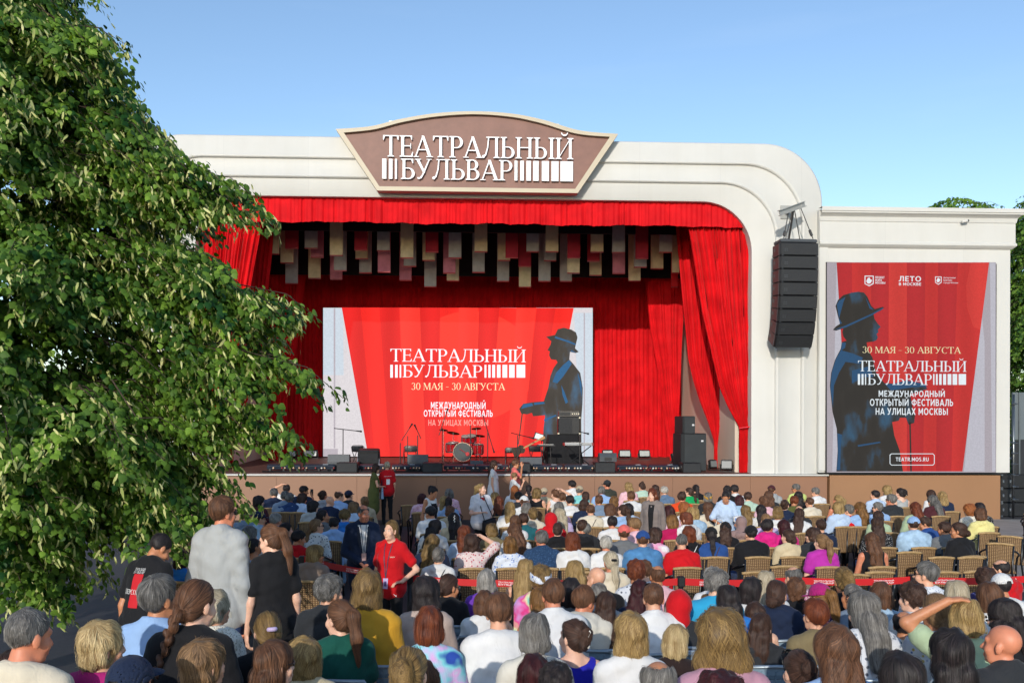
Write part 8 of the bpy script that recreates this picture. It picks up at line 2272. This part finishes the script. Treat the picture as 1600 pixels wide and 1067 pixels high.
# woman in the pale blue top bending forward with a parcel and bag
cb = ((.30, .05, .22), (.16, .22, .16), (-.6, .6, -.3)); ca = ((-.25, .08, .2), (-.22, .30, .2), (.2, .9, .1))
o, p = stand(1133, 765, 16.9, math.pi - .12, ('stand', 14., -36., 12., (ca, cb)), 'lowbun', 'black', 'blouse', 'paleblue', True, "standing person in pale blue blouse looking down, holding a bag and parcel", 'tan', 'lightdenim', {}, .02)
eyes(o, p)
b = empty("cloth_bag", (0, 0, 0)); tag(b, "cream cloth bag hanging from the hand of the person in pale blue", "bag"); b.matrix_world = o.matrix_basis @ Matrix.Translation((.17, .40, .93))
mb = MB(); mb.box((0, 0, 0), (.30, .09, .26), RY(.4), None, (.85, .6), .02); mb.build("bag_body", fab('cream'), b); mb = MB(); mb.tube([(-.08, 0, .1), (-.04, -.03, .2), (.06, -.03, .2), (.1, 0, .1)], .01, 6); mb.build("handle", fab('cream'), b)
b = empty("parcel", (0, 0, 0)); tag(b, "small white and blue parcel in the hand of the person in pale blue", "parcel"); b.matrix_world = o.matrix_basis @ Matrix.Translation((-.22, .44, 1.17))
mb = MB(); mb.box((0, 0, 0), (.22, .14, .12), RY(.1), None, (1, 1), .02); mb.build("wrapping", fab('white'), b); mb = MB(); mb.box((.02, .072, -.01), (.12, .006, .06)); mb.build("blue_patch", fab('bright'), b)
# red jersey writing and the varsity jacket sleeve
for q in list(COL.objects):
    if q.name.startswith("person") and q.get("label", "").startswith("person in red tee, face turned left"):
        words(q, "back_word", "RUSSIA", _M["print_white"], -.02, .13, .93, .965)
        break
# ---------------------------------------------------------------- empty seats
EMPTY_W = [(640, 789, 0, "left of the white waistcoat, back row"), (656, 797, .1, "left of the white waistcoat, nearer the barrier"), (1420, 862, 0, "in front of the light denim jacket"), (1470, 866, 0, "just behind the person in the grey blazer"), (1516, 866, 0, "just behind the person in the black tee at the right"), (1374, 893, 0, "before the barrier, left of the dotted top"), (1424, 893, 0, "before the barrier beside the dotted top"), (1476, 893, 0, "before the barrier right of the dotted top"), (1527, 892, 0, "before the barrier near the white cap"), (1575, 849, -.5, "turned sideways at the right end, lower one"), (1592, 838, -.6, "turned sideways at the right edge, upper one"), (1335, 893, 0, "before the barrier behind the fuchsia tee"), (1225, 884, 0, "behind the sand-coloured blazer"), (1180, 893, .05, "behind the black jacket and cap"), (925, 889, 0, "behind the black tee"), (1310, 880, 0, "right of the fuchsia tee")]
for u, v, r, w_ in EMPTY_W:
    q = on_ground(u, v, .91)
    if any(abs(q.x - a) < .45 and abs(q.y - b_) < .40 for a, b_ in OCC): q = on_ground(u, v + 4, .91)
    if any(abs(q.x - a) < .40 and abs(q.y - b_) < .30 for a, b_ in OCC): continue
    OCC.append((q.x, q.y)); place_chair('w', q.x, q.y + .25, r, "empty wicker armchair " + w_)
for k in range(3):
    q = P(1600, 760, 18.5 + .55 * k); place_chair('w', q.x + .15, 18.2 + .6 * k, -.9 + .1 * k, "empty dark-armed wicker armchair at the far right edge, " + ["nearest", "middle one", "farthest"][k])
EMPTY_S = [(592, 985, 0, "beside the mustard yellow shirt"), (497, 975, 0, "behind the person in the charcoal jacket"), (740, 958, 0, "left of the white tee, behind purple"), (1216, 985, 0, "behind the navy hoodie"), (1090, 965, .05, "behind the person in cyan"), (930, 1012, 0, "right of the hair clip")]
for u, v, r, w_ in EMPTY_S:
    q = on_ground(u, v, .87)
    if any(abs(q.x - a) < .42 and abs(q.y - b_) < .35 for a, b_ in OCC): continue
    OCC.append((q.x, q.y)); place_chair('s', q.x, q.y + .28, r, "empty blue-grey slatted chair " + w_)
# orange guitar-shaped bag seen under the tree
